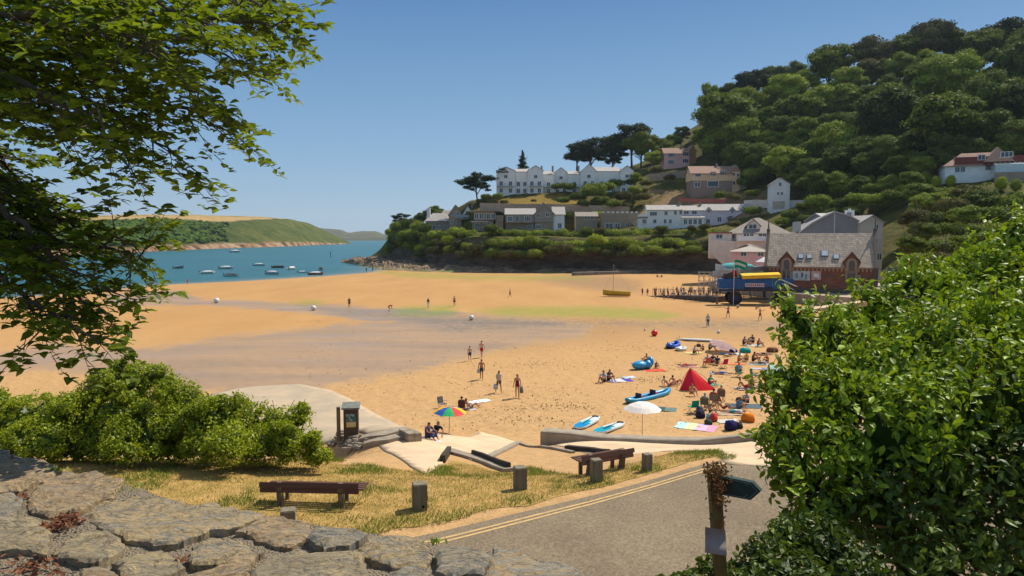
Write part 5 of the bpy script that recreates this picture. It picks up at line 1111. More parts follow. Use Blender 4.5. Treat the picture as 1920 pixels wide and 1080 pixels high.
h = Bld('grey_warehouse', 1492, 1640, 470, 150, 'large grey curved-gable shed rising behind the slate roof of the brick building', 'building', yaw=R(-18))
gm = wallp('grey_cladding', (.235, .235, .25), .4); pr = [(1492, 446), (1499, 436), (1520, 420), (1542, 408), (1562, 399), (1590, 407), (1615, 420), (1629, 432), (1637, 450)]
MB().extr([(h.X(1496), -4)] + [(h.X(a), h.Z(b_)) for a, b_ in pr] + [(h.X(1637), -4)], 0, 24).build('wall', gm, h.o)
r = MB(); r.extr([(h.X(a), h.Z(b_) + .05) for a, b_ in pr] + [(h.X(a), h.Z(b_) + .4) for a, b_ in pr[::-1]], -.3, 24.3); rf = r.build('roof', M('metal_roof', (.40, .37, .35), (.33, .31, .30), 1, .6, .01, 6), h.o)
MB().box((h.X(1562), -.06, h.Z(430)), (.12, .1, 7.5)).build('downpipe', whitem, h.o); MB().box((h.X(1496), 6, h.Z(424)), (h.X(1502), 8, 2.2)).build('side_dormer', wallp('pale_lead', (.42, .45, .44)), h.o); MB().tube([(h.X(1596), 5, h.Z(404)), (h.X(1596), 5, h.Z(397))], .5, 10).build('vent', gm, rf)
h = Bld('rear_buildings', 1598, 1690, 500, 142, 'pale rendered building with chimney stretching behind the right end of the brick building', 'building')
wr = wallp('weathered_render', (.52, .46, .38)); h.gable(h.X(1625), h.X(1668), 3, 30, h.Z(417), h.Z(404), wr, slate_l, 'y', .3, -3); MB().box((h.X(1672), 22, h.Z(410) / 2 - 1), (h.X(1628), 16, h.Z(410) + 2)).build('rear_wing', wr, h.o)
h.gable(h.X(1600), h.X(1645), 12, 24, h.Z(410), h.Z(396), gm, slate_l, 'x', .3, 2, rname='rear_roof', wname='rear_wall'); h.chimney(h.X(1656), 15, h.Z(404), 1.5, 1.5, white)
for z in (1.5, 4.6, 7.6):
    for y in (5, 9, 14, 19): h.win(y, z, 1.3, 1.5, h.X(1668), 'right')
    h.win(h.X(1650), z, 1.0, 1.3, 3); 
h.win(h.X(1657), 1.2, 1.2, 1.6, 3)
# --- garden and retaining walls
def hwall(pts, hgt, thick, name, label, mat=None):
    P_ = [hit_hill(a, b_) for a, b_ in pts]; m_ = MB()
    for a, b_ in zip(P_[:-1], P_[1:]):
        d = (b_ - a); n_ = Vector((-d.y, d.x, 0)).normalized() * thick / 2; q = []
        for z in (-2.5, hgt):
            q += [tuple(a + n_ + Vector((0, 0, z))), tuple(a - n_ + Vector((0, 0, z))), tuple(b_ - n_ + Vector((0, 0, z))), tuple(b_ + n_ + Vector((0, 0, z)))]
        m_.add(q, [(0, 1, 2, 3), (7, 6, 5, 4), (0, 4, 5, 1), (1, 5, 6, 2), (2, 6, 7, 3), (3, 7, 4, 0)])
    o = m_.build(name, mat or stonew); tag(o, label, 'wall')
hwall([(900, 397), (960, 399), (1030, 400), (1110, 402), (1180, 404)], 3.4, .6, 'retaining_wall', 'long brown stone retaining wall below the terrace lawn')
hwall([(1216, 342), (1256, 338), (1294, 334)], 3.6, .6, 'retaining_wall', 'grey stone retaining wall left of the cream house')
hwall([(1384, 356), (1400, 352)], 3.0, .5, 'retaining_wall', 'short brown garden wall right of the cream house')
hwall([(1395, 388), (1420, 386), (1443, 388)], 2.2, .4, 'retaining_wall', 'pale block wall left of the narrow white house', crm)
# hoarding in construction red below the cream house
hwall([(1272, 376), (1310, 379), (1362, 380)], 1.2, .15, 'site_fence', 'red and orange site netting along the bank above the cottages', wallp('red_net', (.50, .14, .10)))
# --- brick building on the quay
brick = brickmat('red_brick', (.27, .085, .05), (.34, .115, .065), (.20, .13, .095), .9, .3, msize=.03)
B = Bld('brick_lifeboat_house', 1437, 1640, 545, 125, 'red brick building with slate roof, two arched dormers and pointed gable ends', 'building', yaw=R(-24))
W_ = B.W; ze = B.Z(497); zr = B.Z(436); roofm = brickmat('old_slates', (.60, .48, .37), (.42, .33, .26), (.18, .14, .11), .5, .32, bmp=.03)
B.gable(0, W_, 0, 11, ze, zr, brick, roofm, 'x', .18, -2)
dr_ = wallp('dressed_stone', (.36, .27, .19)); dk = wallp('dark_stone', (.15, .11, .085))
corb = MB()
for k in range(26): corb.box((.5 + k * (W_ - 1) / 25, -.12, ze - .55), (.35, .24, .5))
corb.box((W_ / 2, -.1, ze - .22), (W_, .3, .16)); corb.build('eaves_corbels', wallp('buff_brick', (.40, .22, .12)), B.o)
MB().box((W_ / 2, -.06, .35), (W_ + .1, .12, .7)).box((W_ / 2, -.04, 2.9), (W_ + .05, .08, .18)).build('plinth', dk, B.o)
sp_ = MB()
for x in (-.25, W_ + .25):
    k = (zr - ze) / 5.5; sp_.extrx([(-.5, ze - .6), (-.5, ze - .1), (5.5, zr + .75), (11.5, ze - .1), (11.5, ze - .6), (5.5, zr - .3)], x - .25, x + .25)
    sp_.box((x, .2, ze / 2 - .6), (.7, .8, ze + 1.4))
sp_.build('gable_parapets', dk, B.o)
fin = MB()
for x, hgt in ((-.25, 3.0), (W_ + .25, 2.8)): fin.tube([(x, 5.5, zr + .5), (x, 5.5, zr + .9), (x, 5.5, zr + 1.1), (x, 5.5, zr + hgt)], [.3, .34, .16, .04], 6)
fin.build('finials', dk, B.o)
def arch_pts(cx, zb, w_, hs, n=10):
    return [(cx - w_ / 2, zb), (cx - w_ / 2, zb + hs)] + [(cx - w_ / 2 * math.cos(math.pi * k / n), zb + hs + w_ / 2 * math.sin(math.pi * k / n) * 1.15) for k in range(1, n)] + [(cx + w_ / 2, zb + hs), (cx + w_ / 2, zb)]
for a in (1475, 1597):
    cx = B.X(a); d_ = MB().extr([(cx - 1.15, ze - .9), (cx - 1.15, B.Z(487)), (cx, B.Z(472)), (cx + 1.15, B.Z(487)), (cx + 1.15, ze - .9)], -.2, 4.2).build('dormer', brick, B.o)
    MB().extr([(cx - 1.45, B.Z(489)), (cx - 1.45, B.Z(487)), (cx, B.Z(468)), (cx + 1.45, B.Z(487)), (cx + 1.45, B.Z(489)), (cx, B.Z(471.5))], -.45, 4.4).build('dormer_roof', dk, d_)
    MB().extr(arch_pts(cx, ze - .75, 1.7, 1.35), -.3, -.17).build('surround', dr_, d_); MB().extr(arch_pts(cx, ze - .6, .95, 1.25), -.34, -.29).build('pane', glassm, d_)
    w2 = MB().box((cx, -.1, 2.9), (1.9, .2, 2.2)).build('window', dr_, B.o)
    g_ = MB().box((cx - .35, -.2, 2.9), (.5, .04, 1.5)).box((cx + .35, -.2, 2.9), (.5, .04, 1.5)) if a < 1500 else MB().box((cx, -.2, 2.8), (1.3, .04, 1.4)); g_.build('pane', glassm, w2)
th_ = math.atan2(zr - ze, 5.5)
for a, b_, s_ in ((1501, 481, .75), (1517, 481, .75), (1546, 475, 1.0), (1568, 481, .8)):
    z = B.Z(b_); y = (z - ze) / math.tan(th_); mt = Matrix.Translation((B.X(a), y, z + .22)) @ Matrix.Rotation(th_, 4, 'X')
    f_ = MB().box((0, 0, .05), (s_ + .2, s_ * 1.2 + .2, .16), mat=mt).build('skylight', wallp('lead_grey', (.12, .12, .13)), B.o); MB().box((0, 0, .14), (s_, s_ * 1.2, .02), mat=mt).build('pane', M('sky_glass', (.55, .62, .66), (.45, .52, .56), 1, .05, spec=1), f_)
nb = MB().box((B.X(1503), -.09, 2.9), (2.9, .1, 1.7)).build('notice_board', M('notice_paper', (.36, .42, .44), (.60, .60, .56), 1.6, .6), B.o); mb = MB()
for k, (x, z, a) in enumerate(((-.7, 0, .25), (.15, .1, .35), (.8, -.2, .2))): mb.box((B.X(1503) + x, -.15, 2.9 + z), (a, .02, .9))
mb.build('poster', M('poster_dark', (.07, .09, .12), (.2, .25, .25), 4), nb)
nb = MB().box((B.X(1531), -.09, 3.0), (1.6, .1, 1.6)).build('information_sign', M('sign_pinkish', (.50, .20, .17), (.62, .45, .40), 3), B.o); MB().box((B.X(1531), -.15, 3.0), (.9, .02, .7)).build('panel', whitem, nb)
MB().box((B.X(1612), -.15, 1.6), (.5, .3, 3.2)).build('buttress', dr_, B.o)
MB().box((B.X(1462), -.05, 1.1), (1.2, .1, 2.2)).build('door', M('dark_green_paint', (.03, .06, .045)), B.o)
# quay
qz = 2.75; Q_ = MB(); fr = [(1345, 142), (1425, 135), (1440, 123), (1500, 119), (1620, 110), (1800, 100), (2000, 96)]
Q_.prism([((a - 960) / FPX * Y, Y) for a, Y in fr] + [((2000 - 960) / FPX * 165, 165), ((1340 - 960) / FPX * 165, 165)], -1, qz); q_ = Q_.build('quay', M('quay_stone', (.46, .36, .26), (.35, .27, .20), 1, .9, .05, 6, obj=False)); q_['kind'] = 'structure'
rp = MB(); A1 = at(1600, 555, 112); rp.add([((1490 - 960) / FPX * 113.5, 113.5, .5), ((1640 - 960) / FPX * 108, 108, 2.9), ((1640 - 960) / FPX * 104, 104, 2.9), ((1480 - 960) / FPX * 109, 109, .5), ((1490 - 960) / FPX * 113.5, 113.5, -1), ((1640 - 960) / FPX * 108, 108, -1), ((1640 - 960) / FPX * 104, 104, -1), ((1480 - 960) / FPX * 109, 109, -1)],
  [(3, 2, 1, 0), (0, 1, 5, 4), (1, 2, 6, 5), (2, 3, 7, 6), (3, 0, 4, 7)]); rp.build('boat_ramp', conc)['kind'] = 'structure'
# jetty wall at the cliff foot
a, b_ = on(1075, 519, .4), on(1282, 512, .6); m_ = MB(); d = b_ - a
m_.box(((a.x + b_.x) / 2, (a.y + b_.y) / 2 + 1, 1.0), (d.length, 1.6, 1.5), math.atan2(d.y, d.x)); jt = m_.build('sea_wall', M('wall_grey', (.30, .27, .23), (.16, .14, .12), 1, .9, .04, 8)); tag(jt, 'long low pale-topped sea wall at the foot of the dark cliff', 'wall')
for k in range(3):
    pass
# ================================================================ PEOPLE
def mir(d):
    o = dict(d)
    for k, v in d.items():
        if k.endswith('L') and k[:-1] + 'R' not in d: o[k[:-1] + 'R'] = (-v[0], v[1], v[2])
    return o
POSES = {
 'stand': mir(dict(pel=(0, 0, .94), spi=(0, -.01, 1.14), che=(0, .01, 1.32), nek=(0, .01, 1.49), hd=(0, -.01, 1.58), top=(0, 0, 1.70), shL=(.17, .01, 1.42), elL=(.24, .03, 1.14), wrL=(.25, -.06, .90), hpL=(.085, 0, .90), knL=(.10, -.01, .50), anL=(.11, .02, .08), toL=(.13, -.13, .035))),
 'walk': mir(dict(pel=(0, 0, .93), spi=(0, -.02, 1.13), che=(0, -.02, 1.31), nek=(0, -.02, 1.48), hd=(0, -.05, 1.57), top=(0, -.04, 1.69), shL=(.17, -.02, 1.41), elL=(.23, .12, 1.16), wrL=(.23, .08, .92), elR=(-.23, -.12, 1.15), wrR=(-.22, -.26, .97), hpL=(.085, 0, .89), knL=(.09, -.20, .52), anL=(.09, -.24, .10), toL=(.09, -.37, .05), knR=(-.09, .06, .49), anR=(-.10, .30, .14), toR=(-.10, .22, .035))),
 'reach': mir(dict(pel=(0, 0, .93), spi=(0, 0, 1.13), che=(0, .02, 1.31), nek=(0, .02, 1.48), hd=(0, 0, 1.57), top=(0, .02, 1.69), shL=(.17, .01, 1.42), elL=(.34, -.12, 1.34), wrL=(.40, -.30, 1.50), elR=(-.33, -.1, 1.30), wrR=(-.30, -.30, 1.42), hpL=(.09, 0, .89), knL=(.17, -.03, .50), anL=(.22, .02, .08), toL=(.26, -.12, .035))),
 'bend': mir(dict(pel=(0, .12, .88), spi=(0, -.02, 1.02), che=(0, -.2, 1.06), nek=(0, -.36, 1.05), hd=(0, -.45, 1.02), top=(0, -.56, .99), shL=(.17, -.30, 1.02), elL=(.2, -.36, .76), wrL=(.17, -.42, .52), hpL=(.085, .1, .85), knL=(.12, -.02, .48), anL=(.12, .06, .08), toL=(.13, -.09, .035))),
 'sit': mir(dict(pel=(0, .1, .14), spi=(0, .10, .32), che=(0, .04, .50), nek=(0, -.03, .66), hd=(0, -.07, .74), top=(0, -.08, .86), shL=(.17, -.01, .59), elL=(.25, -.20, .42), wrL=(.15, -.42, .42), hpL=(.09, .06, .13), knL=(.14, -.32, .44), anL=(.12, -.56, .08), toL=(.13, -.69, .04))),
 'lounge': mir(dict(pel=(0, .1, .14), spi=(0, .22, .28), che=(0, .34, .42), nek=(0, .42, .55), hd=(0, .42, .64), top=(0, .44, .76), shL=(.18, .38, .50), elL=(.26, .52, .28), wrL=(.27, .42, .06), hpL=(.09, .06, .13), knL=(.14, -.34, .22), anL=(.12, -.76, .08), toL=(.14, -.80, .2), knR=(-.12, -.28, .40), anR=(-.12, -.5, .08), toR=(-.12, -.63, .04))),
 'lie': mir(dict(pel=(0, .0, .13), spi=(0, .2, .14), che=(0, .38, .14), nek=(0, .55, .13), hd=(0, .64, .14), top=(0, .76, .15), shL=(.18, .47, .12), elL=(.28, .28, .08), wrL=(.26, .04, .07), hpL=(.09, -.05, .12), knL=(.13, -.45, .14), anL=(.14, -.85, .08), toL=(.18, -.9, .19))),
 'chair': mir(dict(pel=(0, .12, .46), spi=(0, .16, .66), che=(0, .18, .84), nek=(0, .14, 1.0), hd=(0, .10, 1.09), top=(0, .10, 1.21), shL=(.17, .15, .94), elL=(.26, .04, .70), wrL=(.22, -.2, .66), hpL=(.09, .08, .45), knL=(.13, -.36, .48), anL=(.13, -.42, .08), toL=(.14, -.56, .04)))}
BON = [('pel', 'spi'), ('spi', 'che'), ('che', 'nek'), ('nek', 'hd'), ('hd', 'top')] + [(a + s if a not in ('pel', 'che') else a, b_ + s) for s in 'LR' for a, b_ in (('che', 'sh'), ('sh', 'el'), ('el', 'wr'), ('pel', 'hp'), ('hp', 'kn'), ('kn', 'an'), ('an', 'to'))]
RAD = dict(pel=(.135, .10), spi=(.115, .085), che=(.14, .095), nek=.052, hd=.082, top=.062, sh=.062, el=.040, wr=.028, hp=.085, kn=.056, an=.038, to=.033)
def pose_mesh(pname):
    P = POSES[pname]; keys = list(P); me = bpy.data.meshes.new('person'); me.from_pydata([P[k] for k in keys], [(keys.index(a), keys.index(b_)) for a, b_ in BON], [])
    o = bpy.data.objects.new('tmp', me); COL.objects.link(o); md = o.modifiers.new('s', 'SKIN'); sk = me.skin_vertices[0].data
    for i, k in enumerate(keys):
        r = RAD.get(k) or RAD[k[:-1]]; sk[i].radius = r if isinstance(r, tuple) else (r, r); sk[i].use_root = (k == 'pel')
    o.modifiers.new('b', 'SUBSURF').levels = 2
    dg = bpy.context.evaluated_depsgraph_get(); ev = o.evaluated_get(dg); m2 = bpy.data.meshes.new_from_object(ev); bpy.data.objects.remove(o)
    # hands and face details join the body mesh
    mb = MB()
    for s in 'LR':
        w_ = Vector(P['wr' + s]); d = (w_ - Vector(P['el' + s])).normalized(); sd_ = d.cross(Vector((0, 1, .3))).normalized()
        mb.tube([w_ - d * .02, w_ + d * .05, w_ + d * .10], [.028, .038, .032], 8)
        for k, L in enumerate((.065, .08, .085, .078, .06)):
            off = sd_ * (k - 2) * .016; b0 = w_ + d * (.09 if k else .03) + (off if k else sd_ * -.03); dd = d + sd_ * ((k - 2) * .1 if k else -.8); dd.normalize()
            mb.tube([b0, b0 + dd * L * .5, b0 + dd * L + Vector((0, -.012, 0))], [.010, .009, .006], 5)
    hd = Vector(P['hd']); tp = Vector(P['top']); up = (tp - hd).normalized(); fwd = Vector((0, -1, 0)); fwd = (fwd - up * fwd.dot(up)); fwd = fwd.normalized() if fwd.length > .1 else Vector((0, 0, 1))
    if pname == 'lie': fwd = Vector((0, 0, 1))
    rt = up.cross(fwd); c_ = hd + up * .03; mb.tube([c_ + fwd * .07 + up * .02, c_ + fwd * .10 - up * .01], [.008, .014], 6)
    for s in (-1, 1): mb.ball(c_ + rt * s * .083 , (.016, .02, .03), 6, 4); mb.ball(c_ + fwd * .076 + rt * s * .032 + up * .022, .009, 5, 4)
    mb.tube([c_ + fwd * .078 - up * .035 - rt * .022, c_ + fwd * .078 - up * .035 + rt * .022], .006, 5)
    bm = bmesh.new(); bm.from_mesh(m2); n0 = len(bm.faces); me2 = bpy.data.meshes.new('x'); me2.from_pydata(mb.v, [], mb.f); bm.from_mesh(me2)
    bmesh.ops.recalc_face_normals(bm, faces=bm.faces); bm.to_mesh(m2); bm.free(); m2.polygons.foreach_set('use_smooth', [True] * len(m2.polygons)); return m2, n0
PM = {}; CM = {}
def near_bone(P, p):
    best = (9, None, 0)
    for a, b_ in BON:
        A = Vector(P[a]); Bv = Vector(P[b_]); e = Bv - A; t = max(0, min(1, (p - A).dot(e) / e.length_squared)); d = (p - A - e * t).length
        rr = RAD.get(a) or RAD[a[:-1]]; rr = rr if not isinstance(rr, tuple) else rr[0]
        d -= rr * .5
        if d < best[0]: best = (d, (a, b_), t)
    return best
KIND = {'trunks': lambda b_, t, p: b_[1][:2] == 'hp' or (b_[0][:2] == 'hp' and t < .55) or (b_ == ('pel', 'spi') and t < .35),
 'trousers': lambda b_, t, p: b_[1][:2] == 'hp' or b_[0][:2] == 'hp' or (b_[0][:2] == 'kn' and t < .85) or (b_ == ('pel', 'spi') and t < .4),
 'shirt': lambda b_, t, p: b_ in (('pel', 'spi'), ('spi', 'che')) or b_ == ('che', 'nek') and t < .6 or b_[1][:2] == 'sh' or (b_[0][:2] == 'sh' and t < .6),
 'swimsuit': lambda b_, t, p: b_ == ('pel', 'spi') or b_[1][:2] == 'hp' or (b_ == ('spi', 'che')) or (b_[0][:2] == 'hp' and t < .08),
 'dress': lambda b_, t, p: b_ in (('pel', 'spi'), ('spi', 'che')) or b_ == ('che', 'nek') and t < .4 or b_[1][:2] in ('sh', 'hp') or (b_[0][:2] == 'hp' and t < .7),
 'bikini': lambda b_, t, p: (b_ == ('spi', 'che') and t > .6) or b_[1][:2] == 'hp' or (b_ == ('pel', 'spi') and t < .15)}
def cloth_mesh(pname, kind):
    if (pname, kind) in CM: return CM[(pname, kind)]
    P = POSES[pname]; m, n0 = PM[pname]; bm = bmesh.new(); bm.from_mesh(m); bm.faces.ensure_lookup_table(); bm.normal_update()
    hd = Vector(P['hd']); tp = Vector(P['top']); up = (tp - hd).normalized(); fwd = Vector((0, -1, 0)) if pname != 'lie' else Vector((0, 0, 1))
    dl = []
    for f in bm.faces:
        p = f.calc_center_median(); bd, bn_, t = near_bone(P, p)
        if kind in ('hair', 'long_hair', 'hat'):
            isd = bn_[1] in ('top',) or (bn_[1] == 'hd'); q = p - hd
            k = isd and (q.dot(up) > (.075 if q.dot(fwd) > .02 else (-.02 if kind != 'long_hair' else -.16)))
            if kind == 'long_hair' and bn_ == ('che', 'nek') and q.dot(fwd) < -.02: k = True
        else: k = KIND[kind](bn_, t, p)
        if f.index >= n0 or not k: dl.append(f)
    bmesh.ops.delete(bm, geom=dl, context='FACES'); bm.normal_update()
    th = .012 if kind not in ('hair', 'long_hair', 'hat') else .016
    for v in bm.verts: v.co += v.normal * th
    m2 = bpy.data.meshes.new(kind); bm.to_mesh(m2); bm.free(); m2.polygons.foreach_set('use_smooth', [True] * len(m2.polygons)); CM[(pname, kind)] = m2; return m2
for k in POSES: PM[k] = pose_mesh(k)
SKIN = [(.52, .29, .19), (.42, .22, .13), (.60, .38, .27), (.30, .14, .08)]
HAIR = [(.03, .02, .014), (.10, .055, .03), (.30, .20, .10), (.02, .02, .02), (.40, .38, .35)]
NAVY = (.02, .035, .10); RED = (.55, .02, .02); WHT = (.75, .75, .74); GRY = (.35, .35, .37); BLK = (.02, .02, .022); TEAL = (.03, .35, .33); PNK = (.70, .18, .28); MAR = (.18, .02, .03); DRK = (.06, .06, .07); BLU = (.02, .16, .50); ORG = (.75, .18, .03); YEL = (.80, .55, .05); LIL = (.30, .22, .42)
def obj_mat(o, m):
    if not o.data.materials: o.data.materials.append(m)
    o.material_slots[0].link = 'OBJECT'; o.material_slots[0].material = m
def person(loc, rz, pose, clothes, label, skin=0, hair=1, size=1.0, hk='hair', group=None):
    o = bpy.data.objects.new('person', PM[pose][0]); COL.objects.link(o); obj_mat(o, cloth(SKIN[skin])); o.location = loc; o.rotation_euler = (0, 0, rz); o.scale = (size,) * 3
    tag(o, label, 'person', group)
    for k, c in clothes + [(hk, HAIR[hair])]:
        ch = bpy.data.objects.new(k if k != 'long_hair' else 'hair', cloth_mesh(pose, k)); COL.objects.link(ch); ch.parent = o; obj_mat(ch, cloth(c))
    return o
PI = math.pi
def P2(px, py, rz, pose, clothes, label, skin=0, hair=1, size=1.0, hk='hair', dz=0, group=None):
    q = hit(px, py); q.z += dz; return person(q, rz, pose, clothes, label, skin, hair, size, hk, group)
P2(881, 678, PI + .2, 'walk', [('trunks', NAVY)], 'bare-backed boy in navy shorts walking away, left one of the pair on the damp sand', 2, 1, .86)
P2(903, 671, PI - .2, 'walk', [('trunks', RED)], 'bare-backed man in red shorts walking away towards the wet sand', 2, 1, .98)
P2(903, 712, 0, 'walk', [('trunks', (.05, .08, .09))], 'bare-chested man in dark patterned trunks walking up the beach', 1, 0, 1.0)
P2(935, 737, .5, 'walk', [('shirt', (.50, .47, .45)), ('trunks', DRK)], 'woman in a grey patterned top walking with a pale bag', 1, 1, 1.0, 'long_hair')
P2(970, 746, -.4, 'stand', [('swimsuit', MAR)], 'woman in a dark red swimsuit walking up the sand with a towel', 0, 1, 1.02, 'long_hair')
P2(655, 577, .6, 'stand', [('trunks', BLK), ('shirt', DRK)], 'person in dark clothes standing alone by the shallow channel', 1, 0, 1.0)
P2(730, 584, 1.6, 'bend', [('shirt', (.45, .06, .04)), ('trunks', BLK)], 'person in a red top bending down on the sand', 1, 0, .95)
P2(803, 578, 2.6, 'stand', [('shirt', DRK), ('trousers', WHT)], 'person in white trousers and dark top standing far out on the sand', 1, 0, 1.0)
P2(852, 574, 2.8, 'stand', [('trunks', BLK)], 'bare-chested man in black shorts standing near the green weed', 0, 0, 1.0)
P2(956, 558, 1.5, 'walk', [('trunks', BLK)], 'lone figure in black shorts striding across the far sand', 1, 0, 1.0)
P2(1327, 613, PI, 'stand', [('shirt', (.42, .52, .62)), ('trousers', (.02, .10, .20))], 'person in a pale blue shirt and dark blue trousers facing the sea tractor', 1, 2, 1.0)
P2(1365, 596, PI, 'reach', [('shirt', PNK), ('trunks', (.10, .05, .12))], 'person in a pink top and dark shorts playing with raised arms', 0, 0, 1.0)
P2(1425, 601, .2, 'reach', [('trunks', (.38, .05, .04))], 'bare-chested man in dark red shorts standing with feet apart', 0, 0, 1.0)
P2(352, 534, 0, 'stand', [('swimsuit', (.5, .1, .1))], 'bather in a red swimsuit at the edge of the sea', 0, 1, 1.0)
P2(243, 539, .5, 'stand', [('trunks', BLK)], 'figure in black trunks at the waterline, furthest left', 1, 0, .95)
P2(289, 536, .5, 'stand', [('shirt', GRY), ('trunks', GRY)], 'figure in grey at the waterline between two bathers', 0, 2, 1.0)
P2(297, 538, 1.5, 'bend', [('trunks', RED)], 'child bending down beside the grey figure at the waterline', 0, 2, .7)
P2(687, 510, .5, 'stand', [('trousers', BLK), ('shirt', BLK)], 'dark figure standing at the water by the rocky point, left of two', 1, 0, 1.0)
P2(699, 509, -.5, 'stand', [('trousers', BLK), ('shirt', NAVY)], 'dark figure standing at the water by the rocky point, right of two', 1, 0, 1.0)
P2(1232, 520, .8, 'sit', [('shirt', DRK), ('trunks', BLK)], 'person in black sitting alone on the far sand below the cliff', 1, 0, 1.0); P2(1241, 520, -.8, 'sit', [('shirt', (.35, .12, .12)), ('trunks', BLK)], 'person in dull red sitting on the far sand below the cliff', 1, 0, 1.0)
# bags held by the walkers
def bag(name, px, py, dz, col, label, cat='bag', w_=.32, h_=.42, d_=.14, rz=0, dx=0):
    q = hit(px, py); o = MB().extr([(-w_ / 2, 0), (-w_ * .56, h_ * .35), (-w_ * .42, h_), (w_ * .42, h_), (w_ * .56, h_ * .35), (w_ / 2, 0)], -d_ / 2, d_ / 2).build(name, cloth(col), None, True, .03, (q.x + dx, q.y, q.z + dz)); o.rotation_euler = (0, 0, rz); tag(o, label, cat)
    hn = MB().tube([(-w_ * .25, 0, h_ - .02), (-w_ * .2, 0, h_ + .14), (w_ * .2, 0, h_ + .14), (w_ * .25, 0, h_ - .02)], .012, 5).build('handle', cloth(tuple(c * .6 for c in col)), o); return o
bag('bag', 903, 712, .55, (.60, .60, .58), 'white bag carried by the man in dark trunks', w_=.25, h_=.3, dx=-.26)
bag('bag', 935, 737, .28, (.50, .58, .62), 'pale blue shopping bag carried by the woman in grey', dx=-.22); bag('bag', 970, 746, .35, (.16, .19, .20), 'dark grey bag hanging at the side of the woman in the red swimsuit', dx=.30, w_=.24, h_=.5)
# ================================================================ BEACH THINGS
def towel(px, py, L, W_, rz, cols, label, nstr=None, fringe=None):
    q = hit(px, py); nx, ny = 22, 14; V = []
    for j in range(ny + 1):
        for i in range(nx + 1):
            x = (i / nx - .5) * L; y = (j / ny - .5) * W_; X = q.x + x * math.cos(rz) - y * math.sin(rz); Yv = q.y + x * math.sin(rz) + y * math.cos(rz)
            V.append((X - q.x, Yv - q.y, gz(X, Yv) + .035 + .03 * noise.noise(Vector((X * 2.5, Yv * 2.5, px))) - q.z))
    idx = np.arange(len(V)).reshape(ny + 1, nx + 1); F = np.stack([idx[:-1, :-1], idx[:-1, 1:], idx[1:, 1:], idx[1:, :-1]], -1).reshape(-1, 4)
    me = np_mesh('beach_towel', np.array(V), F, True); o = link('beach_towel', me, None, None, q)
    for c in cols: me.materials.append(cloth(c))
    n_ = nstr or len(cols); me.polygons.foreach_set('material_index', [int((k % nx) / nx * n_) % len(cols) for k in range(len(F))]); tag(o, label, 'towel'); return o
def parasol(px, pyfoot, H_, Rr, cols, label, n_=8, tilt=(0, 0), drop=.5, seg=1, rz=0):
    q = hit(px, pyfoot); o = empty('parasol', q, rz, label, 'parasol'); MB().tube([(0, 0, -.2), (0, 0, H_ * .97)], .018, 8).build('pole', M('pole_metal', (.35, .33, .30), None, 3, .4, metal=.6), o)
    N_ = n_ * 3; rings = [(0, 0), (.35, .06), (.7, .26), (1, .56)]; V = [(0, 0, H_)]; F = []; mi = []
    for rr_, dz in rings[1:]:
        for k in range(N_):
            a = 2 * PI * k / N_; sc_ = 1 - .05 * (1 - abs(math.cos(a * n_ / 2))) * rr_; V.append((Rr * rr_ * sc_ * math.cos(a), Rr * rr_ * sc_ * math.sin(a), H_ - dz * drop + .05 * rr_ * (1 - abs(math.cos(a * n_ / 2)))))
    for k in range(N_):
        k2 = (k + 1) % N_; c = int(k / 3) % len(cols) if seg == 1 else int(k) % len(cols); F.append((0, 1 + k, 1 + k2)); mi.append(c)
        for r_i in range(2): b0 = 1 + r_i * N_; F.append((b0 + k, b0 + N_ + k, b0 + N_ + k2, b0 + k2)); mi.append(c)
    me = bpy.data.meshes.new('canopy'); me.from_pydata(V, [], F); me.update(); 
    for c in cols:
        key = 'canopy_%02x%02x%02x' % tuple(int(x * 255) for x in c)
        if key not in MATS:
            m, n, l, b = newmat(key); b.inputs['Base Color'].default_value = (*c, 1); b.inputs['Roughness'].default_value = .8; t = n.new('ShaderNodeBsdfTranslucent'); t.inputs[0].default_value = (*c, 1); ms = n.new('ShaderNodeMixShader'); ms.inputs[0].default_value = .3
            l.new(b.outputs[0], ms.inputs[1]); l.new(t.outputs[0], ms.inputs[2]); l.new(ms.outputs[0], n['Material Output'].inputs[0]); MATS[key] = m
        me.materials.append(MATS[key])
    me.polygons.foreach_set('material_index', mi); c_ = link('canopy', me, None, o); rb = MB()
    for k in range(n_):
        a = 2 * PI * (k + 0) / n_; rb.tube([(0, 0, H_ - .45), (Rr * .6 * math.cos(a), Rr * .6 * math.sin(a), H_ - .24 * drop)], .008, 4)
    rb.build('ribs', whitem, o); MB().tube([(0, 0, H_ - .01), (0, 0, H_ + .07)], [.02, .01], 6).build('tip', whitem, o); o.rotation_euler = (tilt[0], tilt[1], rz); return o
parasol(842, 813, 1.62, .98, [(.02, .42, .14), (.75, .06, .05), (.85, .50, .02), (.02, .10, .45)], 'rainbow parasol of green, blue, yellow and red panels standing on the sand', 8, (-.04, .0), .62, rz=R(-112))
parasol(1204, 819, 1.98, 1.06, [(.80, .80, .79)], 'plain white parasol standing on the sand behind the sea wall', 8, (0, 0), .75)
pu = parasol(1350, 661, 1.0, 1.35, [(.72, .42, .48), (.62, .60, .58)], 'pink and white striped parasol pitched low over sunbathers', 10, (-.35, .5), .5, 2)
pu = parasol(1452, 716, 1.1, 1.15, [(.42, .58, .62)], 'pale grey-blue parasol half hidden by the big shrub', 8, (.75, .2), .5)
